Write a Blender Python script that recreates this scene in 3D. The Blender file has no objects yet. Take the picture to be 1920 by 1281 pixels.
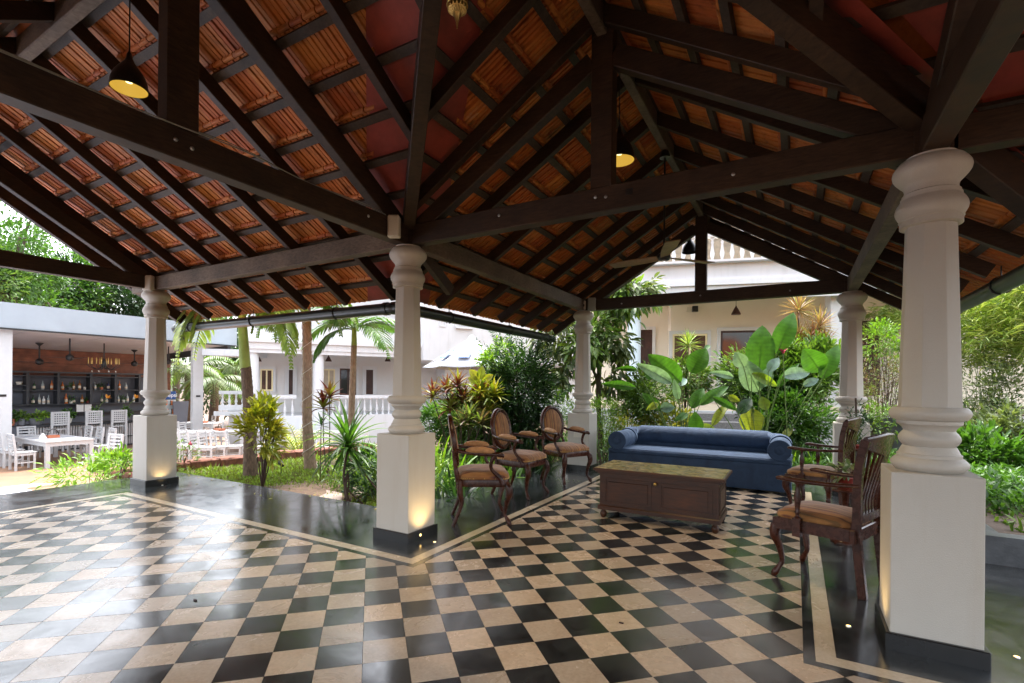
import bpy, bmesh, math, random
import numpy as np
from mathutils import Vector, Matrix, Euler
R = math.radians
random.seed(7); rng = np.random.default_rng(7)
S = bpy.context.scene
COL = S.collection

# ------------------------------------------------------------------ camera
# pavilion frame: origin = foot of the middle column, X = towards the near right column, Y = towards the sofa, Z up
FOC, PCX, PCY = 938.72, 944.25, 724.66
CX, CY, CH = 2.76345, -3.16433, 1.23276
RX, RY = 0.86415419, 0.50322712        # camera right in plan
FX, FY = -0.50322712, 0.86415419       # camera forward in plan
ROLL = R(0.5)
cam_d = bpy.data.cameras.new('camera'); cam = bpy.data.objects.new('camera', cam_d); COL.objects.link(cam); S.camera = cam
cam_d.sensor_width = 36; cam_d.lens = FOC/1920*36
cam_d.shift_x = (960-PCX)/1920; cam_d.shift_y = (PCY-640.5)/1920
cam_d.clip_start = 0.02; cam_d.clip_end = 2000
_r = Vector((RX*math.cos(ROLL), RY*math.cos(ROLL), math.sin(ROLL)))
_b = Vector((-FX, -FY, 0)); _u = _b.cross(_r)
cam.matrix_world = Matrix(((_r.x,_u.x,_b.x,CX),(_r.y,_u.y,_b.y,CY),(_r.z,_u.z,_b.z,CH),(0,0,0,1)))
S.render.resolution_x = 1024; S.render.resolution_y = 683

# ------------------------------------------------------------------ light
W = bpy.data.worlds.new('World'); S.world = W; W.use_nodes = True
nt = W.node_tree; nt.nodes.clear()
sky = nt.nodes.new('ShaderNodeTexSky'); sky.sky_type = 'NISHITA'; sky.sun_disc = False
SUN_EL, SUN_ROT = R(72), R(-40)
sky.sun_elevation = SUN_EL; sky.sun_rotation = SUN_ROT; sky.air_density = 1.0; sky.dust_density = 4.0; sky.ozone_density = 0.6
hs = nt.nodes.new('ShaderNodeHueSaturation'); hs.inputs['Saturation'].default_value = 0.35
bg = nt.nodes.new('ShaderNodeBackground'); bg.inputs['Strength'].default_value = 0.15
wo = nt.nodes.new('ShaderNodeOutputWorld')
nt.links.new(sky.outputs[0], hs.inputs['Color']); nt.links.new(hs.outputs[0], bg.inputs[0]); nt.links.new(bg.outputs[0], wo.inputs[0])
sd = bpy.data.lights.new('sun', 'SUN'); sd.energy = .8; sd.angle = R(18); sd.color = (1, .96, .9)
sun = bpy.data.objects.new('sun', sd); COL.objects.link(sun)
_sv = Vector((math.sin(SUN_ROT)*math.cos(SUN_EL), math.cos(SUN_ROT)*math.cos(SUN_EL), math.sin(SUN_EL)))
sun.rotation_euler = _sv.to_track_quat('Z', 'Y').to_euler(); sun.location = (0, 0, 30)
S.view_settings.view_transform = 'Standard'; S.view_settings.look = 'None'
S.view_settings.gamma = 1; S.view_settings.use_curve_mapping = False
S.view_settings.exposure = 2.75
S.render.engine = 'CYCLES'
try:
    S.cycles.max_bounces = 10; S.cycles.diffuse_bounces = 6; S.cycles.glossy_bounces = 4; S.cycles.transparent_max_bounces = 12
    S.cycles.sample_clamp_indirect = 6.0; S.cycles.caustics_reflective = False; S.cycles.caustics_refractive = False
except Exception: pass

# ------------------------------------------------------------------ geometry of sight, used to find where things stand
def ray(px, py):
    u, v = px-PCX, py-PCY; c, s = math.cos(ROLL), math.sin(ROLL)
    return (c*u+s*v)/FOC, -(-s*u+c*v)/FOC
def at(px, py, D):
    a, b = ray(px, py); return Vector((CX+(RX*a+FX)*D, CY+(RY*a+FY)*D, CH+b*D))
def ground(px, py, z=0.0):
    a, b = ray(px, py); return at(px, py, (z-CH)/b)
def on_x(px, py, X):
    a, b = ray(px, py); return at(px, py, (X-CX)/(RX*a+FX))
def on_y(px, py, Y):
    a, b = ray(px, py); return at(px, py, (Y-CY)/(RY*a+FY))
def to_px(p):
    dx, dy = p[0]-CX, p[1]-CY; D = dx*FX+dy*FY
    if D < .05: return (-999, -999, D)
    a = (dx*RX+dy*RY)/D*FOC; b = -(p[2]-CH)/D*FOC; c, s = math.cos(ROLL), math.sin(ROLL)
    return (PCX+c*a-s*b, PCY+s*a+c*b, D)

# ------------------------------------------------------------------ materials
def new_mat(name):
    m = bpy.data.materials.new(name); m.use_nodes = True; t = m.node_tree
    return m, t, t.nodes['Principled BSDF'], t.nodes, t.links
def rgb(c): return (c[0], c[1], c[2], 1)
def ramp(t, stops):
    n = t.nodes.new('ShaderNodeValToRGB'); e = n.color_ramp.elements
    e[0].position, e[0].color = stops[0][0], rgb(stops[0][1]); e[1].position, e[1].color = stops[-1][0], rgb(stops[-1][1])
    for p, c in stops[1:-1]:
        x = e.new(p); x.color = rgb(c)
    return n
def noise(t, scale, detail=4, rough=.55, vec=None, dist=0):
    n = t.nodes.new('ShaderNodeTexNoise'); n.inputs['Scale'].default_value = scale; n.inputs['Detail'].default_value = detail
    n.inputs['Roughness'].default_value = rough; n.inputs['Distortion'].default_value = dist
    if vec is not None: t.links.new(vec, n.inputs['Vector'])
    return n
def coords(t, kind='Object', scale=(1,1,1), rot=(0,0,0)):
    if kind == 'Position': o = t.nodes.new('ShaderNodeNewGeometry').outputs['Position']
    else: o = t.nodes.new('ShaderNodeTexCoord').outputs[kind]
    m = t.nodes.new('ShaderNodeMapping'); m.inputs['Scale'].default_value = scale; m.inputs['Rotation'].default_value = rot
    t.links.new(o, m.inputs['Vector']); return m.outputs[0]
def bump(t, h, strength, dist, bsdf):
    b = t.nodes.new('ShaderNodeBump'); b.inputs['Strength'].default_value = strength; b.inputs['Distance'].default_value = dist
    t.links.new(h, b.inputs['Height']); t.links.new(b.outputs[0], bsdf.inputs['Normal'])
def mix(t, a, b, fac, mode='MIX'):
    n = t.nodes.new('ShaderNodeMix'); n.data_type = 'RGBA'; n.blend_type = mode
    for s, v in (('A', a), ('B', b)):
        k = [i for i in n.inputs if i.name == s and i.type == 'RGBA'][0]
        if isinstance(v, (tuple, list)): k.default_value = rgb(v)
        else: t.links.new(v, k)
    k = n.inputs[0]
    if isinstance(fac, (int, float)): k.default_value = fac
    else: t.links.new(fac, k)
    return [o for o in n.outputs if o.type == 'RGBA'][0]
def simple(name, c, rough=.6, var=.12, scale=6, metal=0, bmp=0, spec=.5, bscale=None, pos='Position'):
    m, t, b, N, L = new_mat(name)
    v = coords(t, pos); n = noise(t, scale, 5, .6, v)
    r = ramp(t, [(.3, [x*(1-var) for x in c]), (.7, [min(1, x*(1+var)) for x in c])])
    L.new(n.outputs[0], r.inputs[0]); L.new(r.outputs[0], b.inputs['Base Color'])
    b.inputs['Roughness'].default_value = rough; b.inputs['Metallic'].default_value = metal
    b.inputs['Specular IOR Level'].default_value = spec
    if bmp:
        n2 = noise(t, bscale or scale*8, 4, .6, v); bump(t, n2.outputs[0], bmp, .01, b)
    return m
def streaked(name, c, dirt, amt=.5, rough=.75):
    m, t, b, N, L = new_mat(name)
    v = coords(t, 'Position', (2.2,2.2,.22)); n = noise(t, 2.4, 7, .7, v); v2 = coords(t, 'Position'); n2 = noise(t, 1.1, 5, .6, v2); n3 = noise(t, 45, 3, .5, v2)
    r = ramp(t, [(.52, (0,0,0)), (.80, (amt,amt,amt))]); L.new(n.outputs[0], r.inputs[0]); r2 = ramp(t, [(.35, [x*.9 for x in c]), (.7, c)]); L.new(n2.outputs[0], r2.inputs[0])
    L.new(mix(t, r2.outputs[0], dirt, r.outputs[0]), b.inputs['Base Color']); b.inputs['Roughness'].default_value = rough; bump(t, n3.outputs[0], .12, .006, b); return m
def wood(name, c1, c2, rough, grain=(3,3,3), scale=9, bmp=.15, kind='Object'):
    m, t, b, N, L = new_mat(name)
    v = coords(t, kind, grain); n = noise(t, scale, 8, .65, v, .4)
    v2 = coords(t, 'Position'); n2 = noise(t, 3.1, 3, .5, v2)
    r = ramp(t, [(.3, c1), (.72, c2)]); L.new(n.outputs[0], r.inputs[0]); b.inputs['Specular IOR Level'].default_value = .32
    r2 = ramp(t, [(.35, (.7,.7,.7)), (.7, (1.25,1.2,1.15))]); L.new(n2.outputs[0], r2.inputs[0])
    L.new(mix(t, r.outputs[0], r2.outputs[0], 1, 'MULTIPLY'), b.inputs['Base Color'])
    rr = N.new('ShaderNodeMapRange'); rr.inputs[3].default_value = rough-.08; rr.inputs[4].default_value = rough+.15
    L.new(n.outputs[0], rr.inputs[0]); L.new(rr.outputs[0], b.inputs['Roughness'])
    bump(t, n.outputs[0], bmp, .004, b); return m
M = {}
M['beam'] = wood('dark_stained_beam', (.018,.009,.005), (.062,.034,.019), .5, (1.2,1.2,7), 12, .3)
M['beam_grey'] = wood('floor_lit_beam', (.070,.048,.034), (.19,.145,.11), .6, (2,2,6), 14, .35)  # paler copy of the beam wood, floor light on undersides put into colour
M['batten'] = wood('batten_wood', (.036,.025,.018), (.09,.066,.05), .6, (4,4,4), 10, .3)
M['mahogany'] = wood('polished_mahogany', (.024,.006,.003), (.075,.020,.008), .24, (3,3,3), 7, .04)
M['chestwood'] = wood('chest_wood', (.026,.009,.004), (.082,.028,.010), .34, (1,1,6), 9, .06)
M['plaster'] = simple('white_plaster', (.78,.76,.72), .7, .03, 3, bmp=.1, bscale=60)
def grain(m, sc, st):
    t = m.node_tree; b = t.nodes['Principled BSDF']; v = coords(t, 'Position'); n = noise(t, sc, 3, .6, v); bump(t, n.outputs[0], st, .003, b); return m
M['colpaint'] = streaked('column_paint', (.53,.495,.44), (.40,.33,.25), .42, .55)
grain(M['colpaint'], 190, .5)
M['wallcream'] = simple('cream_wall', (.70,.65,.56), .75, .04, 2, bmp=.1, bscale=40)
M['wallwhite'] = streaked('white_wall', (.60,.61,.62), (.36,.36,.34), .5)
M['wallgrey'] = streaked('veranda_wall', (.60,.585,.57), (.45,.43,.40), .3)
M['pvc'] = simple('dark_pvc', (.028,.032,.032), .28, .1, 4)
M['pvc_green'] = simple('green_pvc', (.030,.042,.030), .4, .3, 5)
M['black'] = simple('black_metal', (.012,.011,.011), .35, .1, 5)
M['brass'] = simple('aged_brass', (.55,.36,.12), .3, .2, 30, metal=1)
M['steel'] = simple('steel', (.55,.55,.55), .3, .1, 10, metal=1)
M['red'] = simple('red_oxide_sheet', (.27,.042,.026), .6, .35, 5, bmp=.3, bscale=22)
M['whitewood'] = simple('white_painted_wood', (.52,.52,.52), .45, .03, 8)
M['glass_doorway_dark'] = simple('dark_glass_and_doorway_shade', (.02,.02,.022), .08, .1, 3)  # also fills open doorways, their inner shade put into the colour
M['curtain'] = wood('brown_curtain', (.06,.03,.022), (.13,.075,.055), .8, (12,12,.5), 5, .3)
M['blind'] = simple('beige_blind', (.42,.36,.28), .7, .1, 8)
M['cream_frame'] = simple('cream_window_frame', (.72,.62,.36), .4, .05, 8)
M['doorwood'] = wood('dark_door', (.035,.016,.012), (.07,.034,.026), .4, (5,5,1), 6, .1)
M['fascia'] = simple('pale_grey_fascia', (.31,.35,.385), .5, .06, 1.5)
M['fascia2'] = simple('pale_blue_pillar', (.56,.63,.66), .5, .05, 2)
M['shade_blind'] = simple('dull_striped_blind', (.20,.165,.12), .8, .3, 9)
M['ceil'] = simple('soffit_board', (.56,.52,.51), .8, .05, 1)
M['boardwall'] = wood('brown_board', (.15,.055,.032), (.30,.12,.07), .5, (1,.4,8), 4, .15, 'Position')
M['shelf'] = simple('charcoal_shelf', (.035,.037,.042), .5, .15, 4)
M['shelfback'] = simple('slate_back_panel', (.10,.105,.125), .65, .15, 2)
M['corr'] = simple('corrugated_metal', (.62,.60,.60), .4, .15, 9, metal=.3)
M['patio'] = simple('brown_patio', (.24,.135,.08), .6, .22, 2.2, bmp=.1)
M['deck'] = simple('pale_deck', (.50,.50,.57), .6, .08, 2)
M['coping'] = simple('beige_coping', (.70,.58,.42), .6, .1, 4)
M['poolwater'] = simple('pool_water', (.02,.16,.30), .04, .2, 6, bmp=.2, bscale=9)
M['granite'] = simple('grey_granite', (.20,.19,.19), .45, .35, 45)
M['laterite'] = simple('laterite_stone', (.16,.060,.038), .9, .45, 14, bmp=.8, bscale=30)
M['soil'] = simple('garden_soil', (.10,.062,.038), .95, .4, 12, bmp=.6, bscale=40)
M['rock'] = simple('sandy_stone', (.085,.06,.043), .9, .35, 9, bmp=.6, bscale=25)
M['slab'] = simple('pink_stone_slab', (.27,.20,.17), .6, .12, 8)
M['terracotta'] = simple('terracotta_pot', (.42,.13,.06), .6, .15, 10)
M['redclay'] = simple('red_clay', (.24,.03,.02), .45, .15, 10)
M['greypot'] = simple('grey_pot', (.14,.14,.15), .7, .2, 12)
M['whitepot'] = simple('white_pot', (.7,.66,.58), .6, .1, 9)
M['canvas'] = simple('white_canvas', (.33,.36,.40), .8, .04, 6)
M['blueprint'] = simple('blue_print', (.03,.12,.33), .6, .04, 6)
M['bluefridge'] = simple('fridge_blue', (.01,.06,.22), .3, .05, 6)
M['whiteprint'] = simple('white_print', (.85,.85,.85), .6, .02, 6)
M['inkgrey'] = simple('grey_ink', (.2,.2,.22), .6, .02, 6)
M['paper'] = simple('paper', (.8,.78,.75), .8, .02, 6)
M['plasticwhite'] = simple('cream_plastic', (.60,.56,.48), .4, .05, 6)
M['plasticgrey'] = simple('grey_plastic', (.28,.29,.27), .5, .1, 10)
M['placemat'] = simple('grey_placemat', (.30,.31,.34), .7, .1, 20)
M['concrete_dark'] = simple('dark_cement', (.075,.08,.09), .35, .45, 5, bmp=.2)
for k, c in {'clear':(.35,.38,.38), 'green':(.02,.06,.02), 'amber':(.28,.10,.02), 'brown':(.05,.02,.01), 'white':(.75,.75,.75), 'orange':(.60,.16,.03), 'navy':(.02,.03,.08)}.items():
    M['b_'+k] = simple('bottle_'+k, c, .1, .1, 10)
M['label'] = simple('bottle_label', (.65,.55,.42), .6, .25, 60)

def bark(name, c1, c2, rings=0):
    m, t, b, N, L = new_mat(name)
    v = coords(t, 'Object', (5,5,1.6)); n = noise(t, 8, 6, .65, v)
    r = ramp(t, [(.3, c1), (.7, c2)]); L.new(n.outputs[0], r.inputs[0]); L.new(r.outputs[0], b.inputs['Base Color'])
    b.inputs['Roughness'].default_value = .85; bump(t, n.outputs[0], .6, .01, b); return m
M['bark'] = bark('bark', (.05,.032,.022), (.13,.095,.07))
M['palmbark'] = bark('palm_bark', (.16,.10,.065), (.34,.24,.16))
M['palmdark'] = bark('palm_bark_dark', (.06,.036,.025), (.20,.13,.085))
M['crownshaft'] = simple('green_crownshaft', (.28,.36,.07), .4, .2, 5)
M['stem'] = simple('green_stem', (.10,.16,.035), .5, .25, 8)
M['twig'] = simple('brown_twig', (.07,.04,.028), .8, .25, 20)

def foliage(name, cols, rough=.42, trans=.35, veins=False):
    m, t, b, N, L = new_mat(name)
    a = N.new('ShaderNodeAttribute'); a.attribute_name = 'rnd'
    k = len(cols); r = ramp(t, [(i/(k-1), c) for i, c in enumerate(cols)])
    L.new(a.outputs['Fac'], r.inputs[0])
    v = coords(t, 'Position'); n = noise(t, 14, 3, .5, v); r2 = ramp(t, [(.3, (.75,.75,.75)), (.7, (1.2,1.2,1.15))]); L.new(n.outputs[0], r2.inputs[0])
    c = mix(t, r.outputs[0], r2.outputs[0], 1, 'MULTIPLY'); L.new(c, b.inputs['Base Color'])
    b.inputs['Roughness'].default_value = rough
    tr = N.new('ShaderNodeBsdfTranslucent'); L.new(mix(t, c, (1.3,1.35,.5), 1, 'MULTIPLY'), tr.inputs['Color'])
    ms = N.new('ShaderNodeMixShader'); ms.inputs[0].default_value = trans
    L.new(b.outputs[0], ms.inputs[1]); L.new(tr.outputs[0], ms.inputs[2]); L.new(ms.outputs[0], N['Material Output'].inputs[0])
    return m
M['f_green'] = foliage('leaf_green', [(.028,.075,.014), (.06,.15,.024), (.12,.25,.04)])
M['f_dark'] = foliage('leaf_dark', [(.012,.035,.012), (.025,.07,.02), (.05,.12,.03)])
M['f_lime'] = foliage('leaf_lime', [(.09,.20,.02), (.17,.32,.03), (.28,.42,.05)])
M['f_mid'] = foliage('leaf_mid', [(.045,.095,.018), (.10,.19,.03), (.20,.30,.06)])
M['f_croton'] = foliage('leaf_croton', [(.08,.14,.02), (.24,.26,.03), (.40,.35,.03), (.46,.30,.04)])
M['f_yellow'] = foliage('leaf_yellow', [(.12,.19,.02), (.28,.30,.03), (.46,.38,.05)])
M['f_red'] = foliage('leaf_red', [(.06,.012,.014), (.17,.03,.025), (.20,.15,.04), (.26,.29,.06)])
M['f_pink'] = foliage('leaf_pinkish', [(.20,.09,.06), (.33,.18,.11), (.33,.30,.13)])
M['f_plum'] = foliage('leaf_plum', [(.09,.08,.035), (.20,.12,.09), (.14,.22,.05), (.22,.27,.09)])
M['f_olive'] = foliage('leaf_olive', [(.05,.08,.03), (.11,.15,.06), (.20,.24,.11)])
M['f_bamboo'] = foliage('leaf_bamboo', [(.10,.18,.03), (.22,.31,.06), (.40,.45,.16)])
M['f_grass'] = foliage('leaf_grass', [(.12,.10,.03), (.14,.22,.03), (.24,.36,.05)], .6)
M['f_var'] = foliage('leaf_variegated', [(.05,.11,.03), (.20,.25,.12), (.35,.36,.24)])
M['f_big'] = foliage('leaf_broad_green', [(.045,.13,.015), (.085,.22,.028)], .35, .42)
M['f_bigblue'] = foliage('leaf_broad_underside', [(.16,.27,.22), (.24,.36,.30)], .45, .3)
M['f_bigyel'] = foliage('leaf_broad_yellowing', [(.16,.27,.03), (.34,.34,.04)], .4, .5)
M['flower_w'] = simple('white_petal', (.8,.8,.78), .6, .05, 10)
M['flower_p'] = simple('pink_petal', (.65,.07,.16), .5, .1, 10)
M['flower_o'] = simple('orange_petal', (.75,.32,.03), .5, .1, 10)

# --- floor tiles: tint varies from tile to tile, from the tile's own place in the grid
TS = 0.2; OXT, OYT = 0.11208141, 1.89289603          # tile size; tile-grid position of the middle column
def tile_nodes(t):
    """white noise that is constant over one tile of the diagonal grid"""
    g = t.nodes.new('ShaderNodeNewGeometry')
    mp = t.nodes.new('ShaderNodeMapping'); mp.vector_type = 'POINT'
    mp.inputs['Rotation'].default_value = (0,0,R(-45)); mp.inputs['Scale'].default_value = (1/TS,)*3
    mp.inputs['Location'].default_value = (OXT/TS, OYT/TS, 0)
    t.links.new(g.outputs['Position'], mp.inputs['Vector'])
    f = t.nodes.new('ShaderNodeVectorMath'); f.operation = 'FLOOR'; t.links.new(mp.outputs[0], f.inputs[0])
    w = t.nodes.new('ShaderNodeTexWhiteNoise'); w.noise_dimensions = '2D'; t.links.new(f.outputs[0], w.inputs['Vector'])
    return w, g
def stone(name, c1, c2, c3, rough, tiled=True, veins=.5, rv=.12):
    m, t, b, N, L = new_mat(name)
    v = coords(t, 'Position', (1,1,0))
    base = v
    if tiled:
        w, g = tile_nodes(t)
        ad = N.new('ShaderNodeVectorMath'); ad.operation = 'MULTIPLY_ADD'; L.new(w.outputs['Color'], ad.inputs[0]); ad.inputs[1].default_value = (9,9,9); L.new(v, ad.inputs[2]); v = ad.outputs[0]
    n = noise(t, 5.5, 9, .66, v, .7); n2 = noise(t, 60, 3, .6, v)
    r = ramp(t, [(.28, c1), (.5, c2), (.75, c3)]); L.new(n.outputs[0], r.inputs[0])
    r2 = ramp(t, [(.25, (.86,.86,.86)), (.75, (1.1,1.1,1.1))]); L.new(n2.outputs[0], r2.inputs[0])
    c = mix(t, r.outputs[0], r2.outputs[0], 1, 'MULTIPLY')
    if tiled:
        r3 = ramp(t, [(0, (.74,.76,.78)), (1, (1.22,1.17,1.10))]); L.new(w.outputs['Value'], r3.inputs[0]); c = mix(t, c, r3.outputs[0], 1, 'MULTIPLY')
    L.new(c, b.inputs['Base Color'])
    nb = noise(t, 2.3, 6, .7, base, 1.2)
    rr = N.new('ShaderNodeMapRange'); rr.inputs[1].default_value = .3; rr.inputs[2].default_value = .7
    rr.inputs[3].default_value = rough-rv*.5; rr.inputs[4].default_value = rough+rv
    L.new(nb.outputs[0], rr.inputs[0]); L.new(rr.outputs[0], b.inputs['Roughness'])
    nb2 = noise(t, 7, 4, .6, v); bump(t, nb2.outputs[0], .10, .004, b); b.inputs['Specular IOR Level'].default_value = .95
    return m
M['tile_black'] = stone('black_stone_tile', (.012,.013,.014), (.022,.024,.025), (.058,.062,.062), .16)
M['tile_beige'] = stone('beige_stone_tile', (.47,.355,.25), (.52,.405,.295), (.57,.46,.345), .22)
M['slab_black'] = stone('black_stone_slab', (.012,.014,.015), (.024,.027,.029), (.062,.068,.070), .13, False)
M['strip_beige'] = stone('beige_strip', (.50,.40,.28), (.56,.46,.33), (.62,.52,.40), .2, False)
M['grout'] = simple('grout', (.05,.045,.04), .9, .2, 20)

# --- roof tile, seen from below
def rooftile(name):
    m, t, b, N, L = new_mat(name)
    oi = N.new('ShaderNodeObjectInfo'); g = N.new('ShaderNodeNewGeometry')
    v = coords(t, 'Position'); n = noise(t, 7, 6, .7, v, .5)
    a = N.new('ShaderNodeMath'); a.operation = 'ADD'; L.new(oi.outputs['Random'], a.inputs[0]); L.new(g.outputs['Random Per Island'], a.inputs[1])
    fr = N.new('ShaderNodeMath'); fr.operation = 'FRACT'; L.new(a.outputs[0], fr.inputs[0])
    r = ramp(t, [(0, (.42,.095,.022)), (.4, (.56,.155,.030)), (.75, (.62,.22,.045)), (1, (.50,.17,.05))]); L.new(fr.outputs[0], r.inputs[0])
    r2 = ramp(t, [(.28, (.35,.30,.28)), (.45, (.9,.88,.85)), (.72, (1.15,1.15,1.1))]); L.new(n.outputs[0], r2.inputs[0])
    c = mix(t, r.outputs[0], r2.outputs[0], 1, 'MULTIPLY')
    n3 = noise(t, 4.3, 5, .6, v, .3); r3 = ramp(t, [(.64, (0,0,0)), (.78, (.55,.55,.55))]); L.new(n3.outputs[0], r3.inputs[0])
    c = mix(t, c, (.55,.42,.27), r3.outputs[0]); L.new(c, b.inputs['Base Color'])
    b.inputs['Roughness'].default_value = .62; bump(t, n.outputs[0], .3, .006, b); return m
M['rooftile'] = rooftile('clay_roof_tile')
# --- striped upholstery
def stripes(name, axis=1, sc=1):
    m, t, b, N, L = new_mat(name)
    co = N.new('ShaderNodeTexCoord'); sp = N.new('ShaderNodeSeparateXYZ'); L.new(co.outputs['Object'], sp.inputs[0])
    mu = N.new('ShaderNodeMath'); mu.operation = 'MULTIPLY_ADD'; L.new(sp.outputs[axis], mu.inputs[0]); mu.inputs[1].default_value = 8.2*sc; mu.inputs[2].default_value = 20.15
    fr = N.new('ShaderNodeMath'); fr.operation = 'FRACT'; L.new(mu.outputs[0], fr.inputs[0])
    r = ramp(t, [(0, (0.267,0.112,0.027)), (.10, (0.267,0.112,0.027)), (.13, (0.096,0.020,0.008)), (.19, (0.096,0.020,0.008)), (.22, (0.312,0.146,0.038)), (.38, (0.312,0.146,0.038)), (.40, (0.148,0.073,0.020)), (.46, (0.148,0.073,0.020)), (.49, (0.281,0.118,0.029)), (.66, (0.281,0.118,0.029)), (.69, (0.119,0.034,0.012)), (.73, (0.119,0.034,0.012)), (.76, (0.341,0.162,0.046)), (1, (0.296,0.129,0.033))])
    r.color_ramp.interpolation = 'LINEAR'; L.new(fr.outputs[0], r.inputs[0])
    v = coords(t, 'Object'); n = noise(t, 7, 4, .6, v); r2 = ramp(t, [(.3, (.65,.6,.55)), (.7, (1.15,1.1,1.05))]); L.new(n.outputs[0], r2.inputs[0])
    L.new(mix(t, r.outputs[0], r2.outputs[0], 1, 'MULTIPLY'), b.inputs['Base Color'])
    b.inputs['Roughness'].default_value = .75; b.inputs['Sheen Weight'].default_value = .25
    n4 = noise(t, 260, 2, .5, v); bump(t, n4.outputs[0], .25, .002, b); return m
M['stripe'] = stripes('striped_upholstery', 0)
M['armfab'] = simple('worn_gold_velvet', (.34,.17,.07), .7, .25, 25, bmp=.1)
m, t, b, N, L = new_mat('navy_velvet'); v = coords(t, 'Object'); n = noise(t, 5, 6, .65, v, .6)
r = ramp(t, [(.3, (.011,.028,.064)), (.7, (.026,.055,.112))]); L.new(n.outputs[0], r.inputs[0]); L.new(r.outputs[0], b.inputs['Base Color'])
b.inputs['Roughness'].default_value = .8; b.inputs['Sheen Weight'].default_value = .35; b.inputs['Sheen Tint'].default_value = (.45,.62,.9,1); b.inputs['Sheen Roughness'].default_value = .35
n2 = noise(t, 2.6, 5, .6, v, .8); bump(t, n2.outputs[0], .55, .05, b); M['velvet'] = m
m, t, b, N, L = new_mat('patterned_top'); v = coords(t, 'Position', (1,1,1)); vo = N.new('ShaderNodeTexVoronoi'); vo.inputs['Scale'].default_value = 26; L.new(v, vo.inputs['Vector'])
n = noise(t, 12, 4, .6, v); r = ramp(t, [(0, (.36,.26,.11)), (.3, (.48,.37,.19)), (.6, (.26,.24,.15)), (1, (.55,.46,.30))]); L.new(vo.outputs['Color'], r.inputs[0])
r2 = ramp(t, [(.35, (.6,.55,.45)), (.7, (1.2,1.15,1.0))]); L.new(n.outputs[0], r2.inputs[0])
L.new(mix(t, r.outputs[0], r2.outputs[0], 1, 'MULTIPLY'), b.inputs['Base Color']); b.inputs['Roughness'].default_value = .25; M['pattern'] = m
def emit(name, c, s):
    m, t, b, N, L = new_mat(name); b.inputs['Base Color'].default_value = rgb(c); b.inputs['Emission Color'].default_value = rgb(c); b.inputs['Emission Strength'].default_value = s; return m
M['glow'] = emit('warm_lamp_inside', (1,.58,.07), .095); M['glow'].node_tree.nodes['Principled BSDF'].inputs['Base Color'].default_value = (.02,.012,.003,1)
M['bulb'] = emit('warm_bulb', (1,.80,.30), .6); M['bulb'].node_tree.nodes['Principled BSDF'].inputs['Base Color'].default_value = (.05,.04,.02,1)
M['spot'] = emit('floor_spot', (1,.58,.16), 1.2); M['skirt'] = simple('black_polished_skirting', (.013,.013,.013), .25, .25, 9)
M['haze_glass'] = simple('fridge_glass', (.35,.38,.38), .1, .2, 20)
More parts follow.
